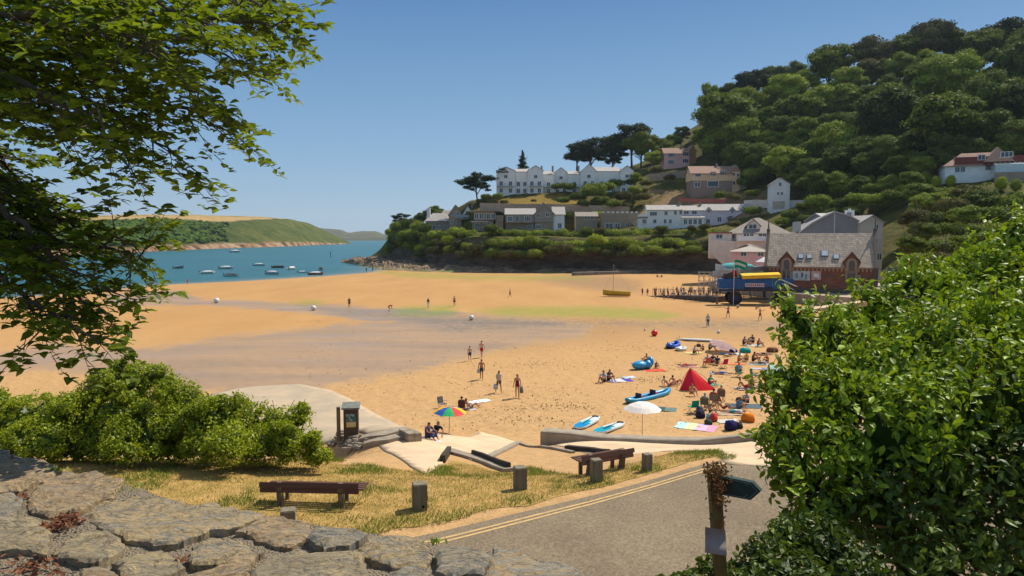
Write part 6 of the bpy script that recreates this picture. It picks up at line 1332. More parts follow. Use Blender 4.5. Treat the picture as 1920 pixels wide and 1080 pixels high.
def camp_chair(px, py, rz, col, label, s=1.0, low=False):
    q = hit(px, py); o = empty('camping_chair', q, rz, label, 'chair', scale=s); sh_ = .38; f = MB()
    for x in (-.26, .26):
        f.tube([(x, -.24, 0), (x, .24, sh_), (x, .34, .85)], .012, 5); f.tube([(x, .26, 0), (x, -.22, sh_)], .012, 5); f.tube([(x, -.24, sh_ + .18), (x, .26, sh_ + .18)], .018, 5)
    f.tube([(-.26, -.24, .02), (.26, -.24, .02)], .01, 5); f.tube([(-.26, .26, .02), (.26, .26, .02)], .01, 5); f.build('frame', M('dark_tube', (.05, .05, .055), None, 3, .4), o)
    MB().box((0, 0, sh_), (.52, .46, .025)).build('seat', cloth(col), o); MB().extrx([(.24, sh_ + .02), (.265, sh_ + .02), (.365, .86), (.34, .86)], -.26, .26).build('backrest', cloth(col), o); return o
def sup(px, py, L, W_, rz, c1, c2, label):
    q = hit(px, py); o = empty('paddleboard', q, rz, label, 'paddleboard'); o.location.z += .06; N_ = 26
    def sheet(zz, sc_, x0=0, x1=1, nm='board', mat=None):
        m_ = MB(); top = []
        for i in range(N_ + 1):
            t = x0 + (x1 - x0) * i / N_; w_ = W_ / 2 * sc_ * min(1, (1 - abs(2 * t - 1) ** 3.2) ** .6 + (.0 if t > .5 else .12)); z = zz + .22 * max(0, t - .7) ** 2 * 3; top.append(((t - .5) * L, w_, z))
        n_ = len(top); V = [(x, w_, z) for x, w_, z in top] + [(x, -w_, z) for x, w_, z in top] + [(x, w_, z - .1 * (nm == 'board') - .003) for x, w_, z in top] + [(x, -w_, z - .1 * (nm == 'board') - .003) for x, w_, z in top]; F = []
        for i in range(n_ - 1): F += [(i, i + 1, n_ + i + 1, n_ + i), (2 * n_ + i, 3 * n_ + i, 3 * n_ + i + 1, 2 * n_ + i + 1), (i, 2 * n_ + i, 2 * n_ + i + 1, i + 1), (n_ + i, n_ + i + 1, 3 * n_ + i + 1, 3 * n_ + i)]
        m_.add(V, F); return m_.build(nm, mat, o)
    sheet(.13, 1, mat=cloth((.66, .70, .70))); sheet(.137, .93, 0.02, .42, 'tail_pad', cloth(c1)); sheet(.137, .9, .42, .72, 'deck_pad', cloth((.50, .62, .64))); sheet(.144, .5, .3, .6, 'grip_pad', cloth(c2)); sheet(.14, .7, .88, .975, 'nose_pad', cloth((.08, .08, .09)))
    pd = MB().tube([(-L * .22, -.05, .17), (L * .36, .12, .20)], .016, 6).ball((L * .39, .13, .2), (.16, .09, .02), 8, 5); pd.build('paddle', cloth(BLK), o); return o
sup(1101, 796, 3.1, .80, R(58), (.01, .22, .48), (.01, .30, .45), 'white and blue paddleboard with a paddle, left of the two behind the wall')
sup(1143, 806, 2.9, .78, R(46), (.01, .30, .42), (.01, .22, .34), 'white and turquoise paddleboard, right of the two behind the wall')
def inflatable(px, py, L, W_, rz, col, inner, label, nm='kayak', tr=.15, seats=True, rise=.25):
    q = hit(px, py); o = empty('inflatable_' + nm, q, rz, label, 'inflatable ' + nm); pts = []; N_ = 40
    for k in range(N_ + 1):
        a = 2 * PI * k / N_; ca_, sa = math.cos(a), math.sin(a); ex = abs(ca_) ** .9 * (1 if ca_ > 0 else -1); pts.append((ex * (L / 2 - tr), sa * (W_ / 2 - tr) * (1 if abs(ca_) < .8 else (1 - ((abs(ca_) - .8) / .2) ** 2 * .25)), tr + rise * max(0, abs(ca_) - .6) ** 1.5 * 2.2))
    MB().tube(pts, tr, 10, False).build('hull', M('pvc_%02x%02x%02x' % tuple(int(c * 255) for c in col), col, tuple(c * .8 for c in col), 3, .3, spec=.5), o, True)
    m_ = MB(); m_.ball((0, 0, tr * .8), (L / 2 - tr, W_ / 2 - tr, .05), 20, 6); m_.build('floor', cloth(inner), o)
    m_ = MB()
    for s in (-1, 1): m_.tube([(-L * .3, s * (W_ / 2 - tr * .6), tr * 1.85), (L * .3, s * (W_ / 2 - tr * .6), tr * 1.85)], .012, 4)
    m_.build('rope', whitem, o)
    if seats:
        for x in (-L * .18, L * .14): s_ = MB().box((x, 0, tr + .08), (.45, W_ * .5, .14)).build('seat', cloth((.38, .03, .04)), o, bevel=.04); MB().box((x - .25, 0, tr + .25), (.12, W_ * .5, .34)).build('back_cushion', cloth((.06, .06, .09)), s_, bevel=.03)
    return o
inflatable(1216, 747, 5.2, 1.0, R(42), (.01, .27, .50), (.03, .10, .25), 'long bright blue inflatable kayak with red seats on the sand'); inflatable(1262, 651, 2.9, 1.3, R(58), (.02, .10, .50), (.02, .05, .25), 'royal blue inflatable dinghy lying on the sand', 'dinghy', .2, False, .35)
inflatable(1277, 657, 1.5, 1.0, R(40), (.68, .70, .70), (.06, .08, .12), 'small white inflatable dinghy beside the royal blue one', 'dinghy', .17, False, .1)
q = hit(1206, 692); o = empty('inflatable_lounger', q, R(20), 'light blue inflatable lounger with someone sitting in it', 'lounger'); MB().ball((-.35, 0, .38), (.75, .52, .38), 16, 10).ball((.4, .0, .40), (.45, .50, .42), 14, 8).build('cushion', M('pvc_sky', (.03, .33, .62), (.02, .26, .52), 2, .3, spec=.5), o, True); MB().ball((.72, .1, .62), (.28, .5, .46), 14, 8).build('backrest', M('pvc_sky', (.03, .33, .62)), o, True)
P2(1213, 691, -1.2, 'sit', [('trunks', NAVY)], 'dark-haired person reclining on the light blue inflatable lounger', 0, 0, 1, dz=.5)
m_ = MB(); q = hit(1311, 640); m_.ball((0, 0, .16), (2.6, .36, .15), 20, 8); o = m_.build('paddleboard', M('board_white', (.62, .60, .56)), None, True, loc=q); o.rotation_euler = (0, 0, R(-20)); tag(o, 'long white board lying on the sand beyond the striped parasol', 'board'); MB().extrx([(-.1, .2), (.1, .2), (.14, .5)], -2.2, -2.17).build('fin', cloth(BLK), o)
# red pop-up beach tent
q = hit(1304, 730); T_ = empty('beach_tent', q, R(-14), 'bright red pop-up beach tent on the sand', 'tent'); fr_ = [(-1.15, -.5, 0), (.05, -.85, 0), (1.45, .25, 0), (.7, 1.1, 0), (-.75, .9, 0)]; ap = (-.42, -.05, 1.62)
def panel(ids, nm, c, bulge=.12):
    a, b_ = Vector(fr_[ids[0]]), Vector(fr_[ids[1]]); A_ = Vector(ap); n_ = 8; V = []; F = []; nr = (b_ - a).cross(A_ - a).normalized()
    for i in range(n_ + 1):
        for j in range(n_ + 1):
            s, t = i / n_, j / n_; p = a.lerp(b_, s).lerp(A_, t) + nr * bulge * math.sin(PI * t) * (.4 + .6 * math.sin(PI * s)); V.append(p)
    for i in range(n_):
        for j in range(n_): F.append((i * (n_ + 1) + j, (i + 1) * (n_ + 1) + j, (i + 1) * (n_ + 1) + j + 1, i * (n_ + 1) + j + 1))
    return MB().add(V, F).build(nm, c, T_, True)
def fabric(name, c):
    m, n, l, b = newmat(name); b.inputs['Base Color'].default_value = (*c, 1); b.inputs['Roughness'].default_value = .6; t = n.new('ShaderNodeBsdfTranslucent'); t.inputs[0].default_value = (*c, 1); ms = n.new('ShaderNodeMixShader'); ms.inputs[0].default_value = .45
    l.new(b.outputs[0], ms.inputs[1]); l.new(t.outputs[0], ms.inputs[2]); l.new(ms.outputs[0], n['Material Output'].inputs[0]); return m
redc = fabric('tent_red', (.85, .02, .04)); panel((1, 2), 'side_panel', redc); panel((2, 3), 'side_panel', redc); panel((3, 4), 'back_panel', redc); panel((0, 1), 'front_panel', fabric('tent_crimson', (.55, .015, .07)), .04); panel((4, 0), 'side_panel', redc)
m_ = MB()
for p in fr_: m_.tube([p, (Vector(p) + Vector(ap)) / 2 + Vector((0, 0, .16)) + (Vector(p) * .1), ap], .014, 5)
m_.build('poles', M('dark_tube', (.05, .05, .055)), T_)
# towels
for a in ((1227, 695, 1.9, 1.0, .2, [(.70, .09, .05)], 'orange-red towel beside the light blue lounger'), (1162, 714, 2.0, 1.2, .3, [(.45, .42, .58), (.60, .60, .62), (.10, .06, .38)], 'purple and white towel beside the seated couple'), (1180, 708, 1.1, .8, .3, [(.40, .55, .62), (.6, .6, .6)], 'pale blue and white towel right of the seated couple'),
          (1247, 768, 1.5, 1.1, -.3, [(.05, .10, .09), (.14, .20, .18)], 'dark green patterned towel beside the white parasol'), (1305, 801, 2.4, 1.5, -.45, [(.45, .65, .66), (.70, .68, .38), (.62, .45, .62), (.68, .32, .45)], 'pastel striped towel with pink border nearest the wall'), (1395, 762, 2.3, 1.3, -.1, [(.06, .10, .13), (.09, .13, .16)], 'dark slate blue blanket by the seated group'),
          (1372, 664, 2.2, 1.1, -.1, [(.02, .30, .42), (.02, .07, .25), (.5, .55, .56)], 'turquoise and navy towels laid in front of the striped parasol'), (1413, 648, 1.7, .9, .1, [(.60, .60, .58), (.30, .48, .50)], 'white towel beside the pair at the far side of the sunbathers'), (1290, 688, 1.9, .9, .0, [(.58, .30, .24)], 'salmon towel under the red-clad sunbather'),
          (1380, 683, 1.7, .8, .0, [(.72, .22, .09)], 'orange towel under the child left of the tanned man'), (1425, 683, 2.2, 1.0, .1, [(.30, .34, .33), (.55, .55, .54)], 'grey and white towel under a sunbather by the shrub'), (1428, 692, 1.8, .8, -.3, [(.48, .45, .52), (.25, .2, .4)], 'white and violet towel close to the shrub'),
          (899, 753, 1.6, .75, .6, [(.74, .74, .73)], 'white towel by the couple behind the rainbow parasol'), (880, 768, .9, .6, .2, [(.12, .10, .12), (.5, .48, .46)], 'black and white towel behind the rainbow parasol'), (1372, 776, 2.3, .9, -.1, [(.50, .40, .30)], 'sandy towel under the sunbather in teal shorts'), (800, 824, 1.6, .7, .15, [(.50, .48, .62), (.58, .56, .62)], 'pale lilac towel on the edge of the slipway')): towel(*a)
# chairs and people around them
camp_chair(1299, 773, PI + .3, (.01, .30, .24), 'teal camping chair at the left of the seated group'); camp_chair(1322, 768, PI - .5, (.16, .15, .10), 'khaki camping chair, nearest of the three occupied ones'); camp_chair(1338, 760, PI - .4, (.22, .19, .14), 'beige camping chair, middle of the three occupied ones'); camp_chair(1352, 752, PI - .3, (.17, .14, .10), 'brown camping chair, furthest of the three occupied ones')
P2(1322, 768, PI - .5, 'chair', [('shirt', (.45, .40, .40)), ('trunks', DRK)], 'person in a grey shirt in the nearest of the three camping chairs', 0, 4, 1, dz=-.03); P2(1338, 760, PI - .4, 'chair', [('shirt', (.45, .05, .05)), ('trunks', DRK)], 'person in a red top and dark cap in the middle camping chair', 0, 3, 1, dz=-.03); P2(1352, 752, PI - .3, 'chair', [('shirt', (.65, .22, .16)), ('trunks', NAVY)], 'person in a coral top and white hat in the furthest camping chair', 0, 4, 1, dz=-.03)
P2(1332, 775, 1.0, 'sit', [('trunks', NAVY)], 'child in navy shorts sitting in front of the camping chairs', 0, 1, .75); P2(1358, 768, 1.6, 'lounge', [('trunks', MAR)], 'person with bare legs stretched out beside the camping chairs', 0, 1, 1)
P2(1376, 775, -PI / 2 - .1, 'lie', [('trunks', (.03, .30, .33)), ('shirt', (.55, .55, .60))], 'sunbather in teal shorts and pale shirt lying near the shrub', 0, 2, 1, dz=.03)
camp_chair(1387, 707, .9, (.02, .10, .07), 'empty dark green camping chair, left of two on the open sand'); camp_chair(1415, 712, .9, (.02, .11, .08), 'empty dark green camping chair, right of two on the open sand')
camp_chair(1325, 688, PI + .2, (.60, .13, .09), 'coral red camping chair behind the red tent'); camp_chair(1356, 690, PI + .5, (.50, .02, .08), 'crimson camping chair behind the red tent')
P2(1325, 688, PI + .2, 'chair', [('shirt', (.6, .55, .5)), ('trunks', RED)], 'person sitting in the coral red camping chair', 0, 4, 1, dz=-.03); P2(1336, 682, .3, 'sit', [('shirt', NAVY), ('trunks', NAVY)], 'person in navy sitting between the red camping chairs', 0, 2, 1.1); P2(1345, 684, -.4, 'sit', [('shirt', (.04, .05, .10)), ('trunks', (.1, .1, .3))], 'person in black and blue beside the crimson camping chair', 1, 3, 1.0)
P2(1287, 687, PI / 2, 'lie', [('swimsuit', (.65, .10, .08))], 'sunbather in red lying on the salmon towel', 0, 1, 1.0, dz=.03); P2(1386, 679, .6, 'sit', [('trunks', ORG)], 'bare-chested person sitting on the orange towel', 0, 1, 1.0); P2(1400, 677, -.6, 'sit', [('shirt', YEL), ('trunks', DRK)], 'person in a yellow top beside the tanned man', 0, 2, .95)
P2(1413, 679, .8, 'sit', [('trunks', DRK)], 'deeply tanned man sitting upright near the shrub', 3, 3, 1.15); P2(1426, 683, -PI / 2, 'lie', [('trunks', (.08, .11, .10)), ('shirt', GRY)], 'sunbather in grey lying on the grey towel', 0, 1, 1.0, dz=.04); P2(1438, 680, -1, 'sit', [('shirt', RED), ('trunks', NAVY)], 'person in red sitting at the right end of the grey towel', 0, 1, .9)
P2(1331, 657, 1.2, 'sit', [('shirt', (.38, .32, .36)), ('trunks', DRK)], 'person in a mauve shirt sitting left of the striped parasol', 0, 4, 1.1); P2(1318, 657, -.8, 'sit', [('trunks', DRK)], 'small figure sitting furthest left beside the striped parasol', 1, 0, .75)
P2(1395, 647, .9, 'sit', [('shirt', (.14, .12, .20)), ('trunks', BLK)], 'person in dark violet sitting, left one of the far pair', 1, 0, 1.1); P2(1411, 644, -.9, 'sit', [('shirt', (.07, .06, .09)), ('trunks', BLK)], 'person in black sitting, right one of the far pair', 1, 0, 1.15); P2(1403, 645, 0, 'sit', [('shirt', TEAL)], 'child in a teal top between the far pair', 0, 1, .8)
P2(1251, 652, 1, 'sit', [('trunks', NAVY), ('shirt', BLK)], 'child in black beside the royal blue inflatable dinghy', 1, 0, .7); P2(1230, 690, .4, 'sit', [('shirt', (.10, .09, .09)), ('trunks', RED)], 'dark-clothed child sitting on the orange-red towel', 1, 3, .7)
P2(1132, 717, -.6, 'sit', [('shirt', (.52, .52, .54)), ('trunks', DRK)], 'man in a light grey T-shirt sitting with his back to the camera', 0, 1, 1.15); P2(1142, 714, .5, 'sit', [('shirt', (.10, .08, .10)), ('trunks', DRK)], 'dark-dressed woman sitting next to the man in light grey', 1, 0, 1.1, 'long_hair')
P2(1256, 724, PI / 2 + .1, 'lounge', [('trunks', (.6, .25, .2))], 'sunbather with raised knee lying in the mouth of the red tent', 2, 1, 1.1, dz=.0); P2(1268, 720, PI / 2 + .6, 'lounge', [('trunks', (.65, .10, .06))], 'person in red shorts reclining beside the red tent', 0, 0, 1.0)
P2(866, 771, PI, 'chair', [('shirt', (.10, .05, .04)), ('trunks', DRK)], 'man in dark brown seen from behind in a low chair, behind the rainbow parasol', 1, 0, .95, dz=-.12); camp_chair(866, 771, PI, (.09, .045, .04), 'dark brown camping chair behind the rainbow parasol', .85)
P2(884, 766, 2.2, 'lounge', [('swimsuit', (.35, .33, .34))], 'woman in a patterned swimsuit lying beside the man in the brown chair', 0, 1, 1.0); camp_chair(830, 766, .8, (.14, .13, .12), 'reclined striped chair left of the man behind the rainbow parasol', .9)
P2(803, 822, .9, 'sit', [('shirt', (.10, .07, .14)), ('trousers', (.06, .06, .16))], 'person in dark blue sitting at the edge of the slipway, left of two', 1, 0, .9); P2(813, 820, -.5, 'lounge', [('trousers', (.05, .06, .15)), ('shirt', BLK)], 'person in dark blue half lying under the rainbow parasol', 0, 0, .9)
P2(1446, 726, -1.4, 'lounge', [('trunks', (.10, .05, .03)), ('shirt', (.12, .05, .04))], 'person in brown reclining beside the pale grey-blue parasol', 1, 0, 1.1)
# more of the crowd on the right
for a, b_, L_, W2, rz, cc, lb in ((1352, 700, 1.8, .9, .2, [(.25, .35, .55), (.6, .6, .62)], 'blue and white towel between the red tent and the green chairs'), (1440, 705, 1.8, .9, -.2, [(.7, .3, .4), (.7, .65, .6)], 'pink towel right of the green camping chairs'), (1330, 722, 1.6, .8, .4, [(.1, .35, .25)], 'green towel right of the red tent'), (1432, 664, 1.8, .9, .1, [(.55, .15, .12), (.6, .5, .4)], 'brick red towel near the shrub beyond the tanned man'), (1300, 662, 1.7, .9, .1, [(.62, .52, .2)], 'mustard towel left of the turquoise towels'), (1400, 728, 1.9, 1.0, .3, [(.42, .36, .3), (.2, .2, .24)], 'brown towel below the empty green chairs'), (1365, 790, 1.5, .8, .2, [(.55, .54, .5)], 'pale grey towel behind the navy backpack')): towel(a, b_, L_, W2, rz, cc, lb)
for a, b_, rz, ps, cl_, lb, sk, hr_ in ((1352, 702, 1.3, 'lie', [('trunks', BLU)], 'sunbather in blue trunks lying on the blue and white towel', 0, 1), (1440, 707, -1.3, 'lie', [('bikini', PNK)], 'sunbather in a pink bikini lying right of the green chairs', 0, 2), (1331, 724, .7, 'sit', [('shirt', TEAL), ('trunks', DRK)], 'person in teal sitting on the green towel', 0, 1), (1432, 666, 1.7, 'lie', [('swimsuit', BLK)], 'sunbather in a black swimsuit on the brick red towel', 0, 1), (1302, 664, .4, 'sit', [('shirt', WHT), ('trunks', NAVY)], 'person in white sitting on the mustard towel', 0, 2), (1398, 729, 1.1, 'lounge', [('trunks', RED)], 'man in red shorts lounging on the brown towel', 1, 1), (1410, 726, -.6, 'sit', [('shirt', (.6, .5, .15)), ('trunks', DRK)], 'person in mustard sitting on the brown towel', 0, 0), (1385, 700, 2.6, 'sit', [('shirt', (.2, .35, .5)), ('trunks', BLK)], 'child in blue playing on the sand by the empty green chairs', 0, 2),
  (1366, 668, 2.2, 'lie', [('trunks', NAVY)], 'sunbather lying on the navy towel in front of the striped parasol', 0, 0), (1297, 742, .3, 'sit', [('shirt', (.6, .35, .1))], 'child in orange digging in the sand left of the camping chairs', 0, 2), (1422, 650, .8, 'sit', [('shirt', (.3, .1, .1))], 'person in brown-red sitting right of the far pair', 1, 0), (1385, 770, 2.0, 'sit', [('shirt', (.1, .2, .35)), ('trunks', DRK)], 'person in dark blue sitting on the slate blue blanket', 0, 1), (1400, 758, -.8, 'sit', [('shirt', (.45, .42, .4)), ('trunks', DRK)], 'person in grey sitting at the back of the slate blue blanket', 0, 3)):
    P2(a, b_, rz, ps, cl_, lb, sk, hr_, 1.0, dz=.04)
# bags, balls, odds and ends
bag('backpack', 1370, 806, 0, (.02, .02, .10), 'dark navy backpack standing on the sand near the shrub', 'backpack', .62, .55, .4, .3); bag('beach_bag', 1384, 803, 0, (.03, .03, .035), 'black beach bag beside the navy backpack', 'bag', .45, .35, .35); bag('beach_bag', 1402, 790, 0, (.75, .22, .02), 'bright orange beach bag under the shrub', 'bag', .75, .5, .5, -.3); bag('beach_bag', 1328, 796, 0, (.05, .07, .06), 'dark bag at the foot of the striped child seat', 'bag', .42, .3, .3)
bag('beach_bag', 1338, 790, 0, (.55, .06, .05), 'red and white beach bag beside the pastel towel', 'bag', .4, .5, .3, .4); bag('beach_bag', 1331, 788, 0, (.20, .45, .45), 'teal striped beach bag beside the red and white one', 'bag', .4, .4, .3); bag('rucksack', 1313, 783, 0, (.03, .03, .06), 'black rucksack in front of the teal camping chair', 'backpack', .5, .45, .4); bag('beach_bag', 1312, 776, 0, (.09, .09, .13), 'grey-blue bag behind the black rucksack', 'bag', .4, .5, .3)
bag('cool_box', 1397, 661, 0, (.02, .35, .30), 'teal cool bag right of the turquoise towels', 'bag', .9, .45, .6); bag('beach_bag', 1375, 660, 0, (.02, .05, .20), 'navy bag behind the turquoise towels', 'bag', .7, .3, .4); bag('beach_bag', 1448, 660, 0, (.22, .08, .07), 'dark red bundle lying on the sand furthest right', 'bag', 1.0, .45, .5); bag('beach_bag', 1392, 752, 0, (.05, .04, .04), 'dark bag on the edge of the slate blue blanket', 'bag', .8, .25, .4)
bag('beach_bag', 1310, 650, 0, (.10, .06, .06), 'small brown bag left of the striped parasol', 'bag', .4, .3, .3); bag('beach_bag', 1345, 752, 0, (.30, .02, .03), 'dark red bag between the camping chairs', 'bag', .4, .3, .3)
def ballo(px, py, r, col, label, cat, nm):
    q = hit(px, py); o = MB().ball((0, 0, r * .95), r, 16, 12).build(nm, M('buoy_%02x%02x%02x' % tuple(int(c * 255) for c in col), col, None, 2, .4, spec=.5), None, True, loc=q); tag(o, label, cat); MB().tube([(0, 0, r * 1.85), (0, 0, r * 2.1)], .05, 6).build('eye', cloth(DRK), o)
ballo(1227, 630, .38, (.70, .02, .015), 'big red mooring buoy lying on the sand', 'buoy', 'buoy'); ballo(884, 600, .36, (.72, .70, .66), 'white mooring buoy lying on the damp sand, nearest of the white ones', 'buoy', 'buoy'); ballo(588, 582, .42, (.74, .72, .68), 'white mooring buoy by the patch of green weed', 'buoy', 'buoy'); ballo(406, 568, .5, (.74, .72, .68), 'white mooring buoy beside the shallow channel, furthest left', 'buoy', 'buoy'); ballo(1347, 625, .2, (.7, .68, .62), 'small white float on the sand beyond the long board', 'float', 'float')
ballo(1209, 620, .13, (.7, .6, .5), 'small pale float lying left of the red buoy', 'float', 'float')
# seaweed and pebbles scattered on the sand
rs = np.random.default_rng(19); Pw = []
CL = [(1060, 770, 60, 9, 260), (960, 775, 40, 6, 120), (1210, 720, 55, 6, 260), (1280, 690, 45, 5, 120), (1010, 690, 50, 7, 140), (1100, 690, 90, 10, 160), (1400, 740, 50, 8, 220), (1330, 700, 80, 8, 160), (1020, 745, 70, 14, 160), (900, 690, 60, 8, 60), (1200, 660, 120, 7, 200), (590, 604, 30, 3, 110), (820, 625, 90, 10, 120), (1100, 660, 160, 10, 160), (1350, 640, 90, 4, 80), (1000, 800, 60, 8, 120), (1260, 650, 100, 6, 90), (900, 640, 150, 10, 90), (700, 640, 200, 14, 70), (1120, 628, 100, 3, 120), (1010, 560, 200, 6, 60), (880, 730, 60, 12, 50), (940, 790, 60, 12, 120), (1180, 780, 70, 10, 90)]
for a, b_, sx, sy, n_ in CL:
    for k in range(int(n_ * .6)):
        q = on(rs.normal(a, sx * .6), rs.normal(b_, sy * .6), .7)
        if float(fore_z(q.x, q.y)) < 1.0: Pw.append((q.x, q.y, float(beach_z(q.x, q.y)) + .03))
for k in range(1100):
    q = on(rs.uniform(560, 1460), rs.uniform(640, 815), .8)
    if float(fore_z(q.x, q.y)) < .9: Pw.append((q.x, q.y, float(beach_z(q.x, q.y)) + .03))
Pw = np.array(Pw); V, F, rn = leaves_np(Pw, np.tile([0., 0, 1.], (len(Pw), 1)), 0.105, LEAF_N, .35, .7, seed=3)
tag(link('seaweed', np_mesh('seaweed', V, F, False, rn), leafmat('weed', (.035, .022, .012), (.16, .10, .05), 0, .8, .2)), 'dark scraps of seaweed scattered over the sand', 'seaweed', kind='stuff')

# ================================================================ SEA TRACTOR, BOATS, JETTY
S_ = 117 / FPX; q = at(1378, 577, 117); q.z = float(beach_z(q.x, q.y)); TR = empty('sea_tractor', q, R(-6), 'blue sea tractor with a yellow canopy and tall wheels parked on the sand', 'sea tractor')
X_ = lambda px: (px - 1378) * S_; Zz = lambda py: (577 - py) * S_
blu = M('tractor_blue', (.008, .10, .30), (.006, .07, .22), 1.2, .5, spec=.4); blu2 = M('tractor_dark_blue', (.02, .035, .10), None, 2, .6); stl = M('white_rail', (.70, .70, .70), None, 2, .5); drk_ = M('dark_steel', (.035, .03, .03), (.06, .045, .04), 2, .7)
MB().box(((X_(1372) + X_(1468)) / 2, 1.6, Zz(549)), (X_(1468) - X_(1372), 3.4, .35)).build('chassis', drk_, TR)
MB().box(((X_(1376) + X_(1445)) / 2, 0, Zz(538)), (X_(1445) - X_(1376), .12, Zz(528) - Zz(548))).box((X_(1453), 0, Zz(537.5)), (X_(1461) - X_(1446), .12, Zz(528) - Zz(547))).box((X_(1420), 3.2, Zz(538)), (X_(1461) - X_(1376), .12, Zz(528) - Zz(548))).build('side_panel', blu, TR)
MB().box((X_(1420), -.07, Zz(545)), (X_(1444) - X_(1392), .04, .5)).build('lower_panel', blu2, TR)
sg = MB().box((X_(1413), -.09, Zz(539.5)), (X_(1431) - X_(1396), .05, .62)).build('banner', M('banner_paper', (.62, .55, .56)), TR); mb = MB()
for k in range(9): mb.box((X_(1398.5) + k * .35, -.13, Zz(539.5)), (.2, .02, .34))
mb.build('banner_marks', M('banner_red', (.45, .10, .12), (.12, .12, .30), 1.2, .7, lo=.45, hi=.55), sg)
MB().box((X_(1360), .6, Zz(537)), (X_(1373) - X_(1348), 2.2, Zz(528) - Zz(546))).build('cab', blu, TR, bevel=.1); MB().extr([(X_(1356), Zz(528)), (X_(1361), Zz(519)), (X_(1372), Zz(515)), (X_(1376), Zz(528))], .2, 2.2).build('engine_cover', drk_, TR)
mb = MB()
for z in (547, 543, 551): mb.tube([(X_(1349), -.45, Zz(z)), (X_(1371), -.45, Zz(z))], .05, 6)
mb.build('front_rails', stl, TR); MB().box((X_(1361), -.3, Zz(549)), (X_(1374) - X_(1347), .4, .4)).build('front_step', blu2, TR)
cn = []; n_ = 8
for k in range(n_ + 1): t = k / n_; cn.append((-.3 + 3.6 * t, .28 * math.sin(PI * t)))
mb = MB(); mb.add([(X_(1389), y, Zz(522) + z) for y, z in cn] + [(X_(1459), y, Zz(519) + z) for y, z in cn] + [(X_(1389), y, Zz(522) + z - .12) for y, z in cn] + [(X_(1459), y, Zz(519) + z - .12) for y, z in cn],
  [(i, i + 1, n_ + 2 + i, n_ + 1 + i) for i in range(n_)] + [(2 * (n_ + 1) + i, 3 * (n_ + 1) + i, 3 * (n_ + 1) + i + 1, 2 * (n_ + 1) + i + 1) for i in range(n_)]); ye = M('yellow_canvas', (.85, .47, .02), (.75, .38, .015), 2, .8); cv = mb.build('canopy', ye, TR, True)
mb = MB()
for k in range(24): a, b_ = X_(1389 + k * 70 / 24), X_(1389 + (k + 1) * 70 / 24); z0 = Zz(522) + (Zz(519) - Zz(522)) * k / 24; mb.add([(a, -.31, z0), (b_, -.31, z0), (b_, -.33, z0 - .5), ((a + b_) / 2, -.33, z0 - .62), (a, -.33, z0 - .5)], [(0, 1, 2, 3, 4)])
mb.build('valance', ye, cv)
for a in (1390, 1411, 1432, 1445, 1460):
    for y in (0, 3.2): MB().tube([(X_(a), y, Zz(549)), (X_(a), y, Zz(520))], .045, 6).build('canopy_post', stl, TR)
for a, y in ((1378, .1), (1470, .1), (1378, 2.9), (1470, 2.9)):
    w_ = MB().tube([(X_(a), y - .35, 1.15), (X_(a), y + .35, 1.15)], 1.15, 20).build('wheel', M('tyre', (.025, .022, .02), (.04, .032, .025), 3, .8), TR, False, .06); MB().tube([(X_(a), y - .38, 1.15), (X_(a), y + .38, 1.15)], .5, 12).build('hub', blu2, w_)
    MB().tube([(X_(a), y, 1.15), (X_(a) + .7, y, Zz(549))], .1, 6).tube([(X_(a), y, 1.15), (X_(a) - .4, y, Zz(549))], .1, 6).build('leg_strut', drk_, TR)
for a in (1403, 1427, 1443, 1458): MB().tube([(X_(a), .1, Zz(549)), (X_(a) + .5, .1, Zz(564))], .07, 5).build('strut', drk_, TR)
MB().tube([(X_(1384), .1, Zz(566)), (X_(1470), .1, Zz(565))], .12, 6).build('lower_beam', drk_, TR)
MB().tube([(X_(1462), 0, Zz(529)), (X_(1491), 0, Zz(542))], .05, 6).tube([(X_(1462), 0, Zz(536)), (X_(1484), 0, Zz(548))], .05, 6).tube([(X_(1462), 1.2, Zz(529)), (X_(1491), 1.2, Zz(542))], .05, 6).build('stair_rail', stl, TR)
mb = MB()
for k in range(8): mb.box((X_(1464 + k * 3), .6, Zz(546 + k * 2.6)), (.32, 1.2, .06))
mb.build('steps', drk_, TR); MB().box((X_(1478), 2.8, Zz(535)), (X_(1491) - X_(1465), .2, 1.1)).build('rear_panel', blu, TR)
for k, a in enumerate((1396, 1402, 1409, 1417, 1424, 1431, 1438)):
    p = TR.matrix_basis @ Vector((X_(a), .8 + (k % 3) * .8, Zz(549) + .17)); person(p, PI * (k % 2), 'chair' if k % 3 else 'stand', [('shirt', [WHT, NAVY, RED, GRY, TEAL][k % 5]), ('trunks', DRK)], 'passenger on the sea tractor, %s from the left under the yellow canopy' % ordn(k + 1), k % 2, k % 4, .92, group='passengers on the sea tractor')
p = TR.matrix_basis @ Vector((X_(1384), 1, Zz(549) + .17)); person(p, .3, 'stand', [('shirt', (.35, .05, .12)), ('trousers', DRK)], 'driver in a dark red top standing at the front of the sea tractor', 0, 0, 1.05)
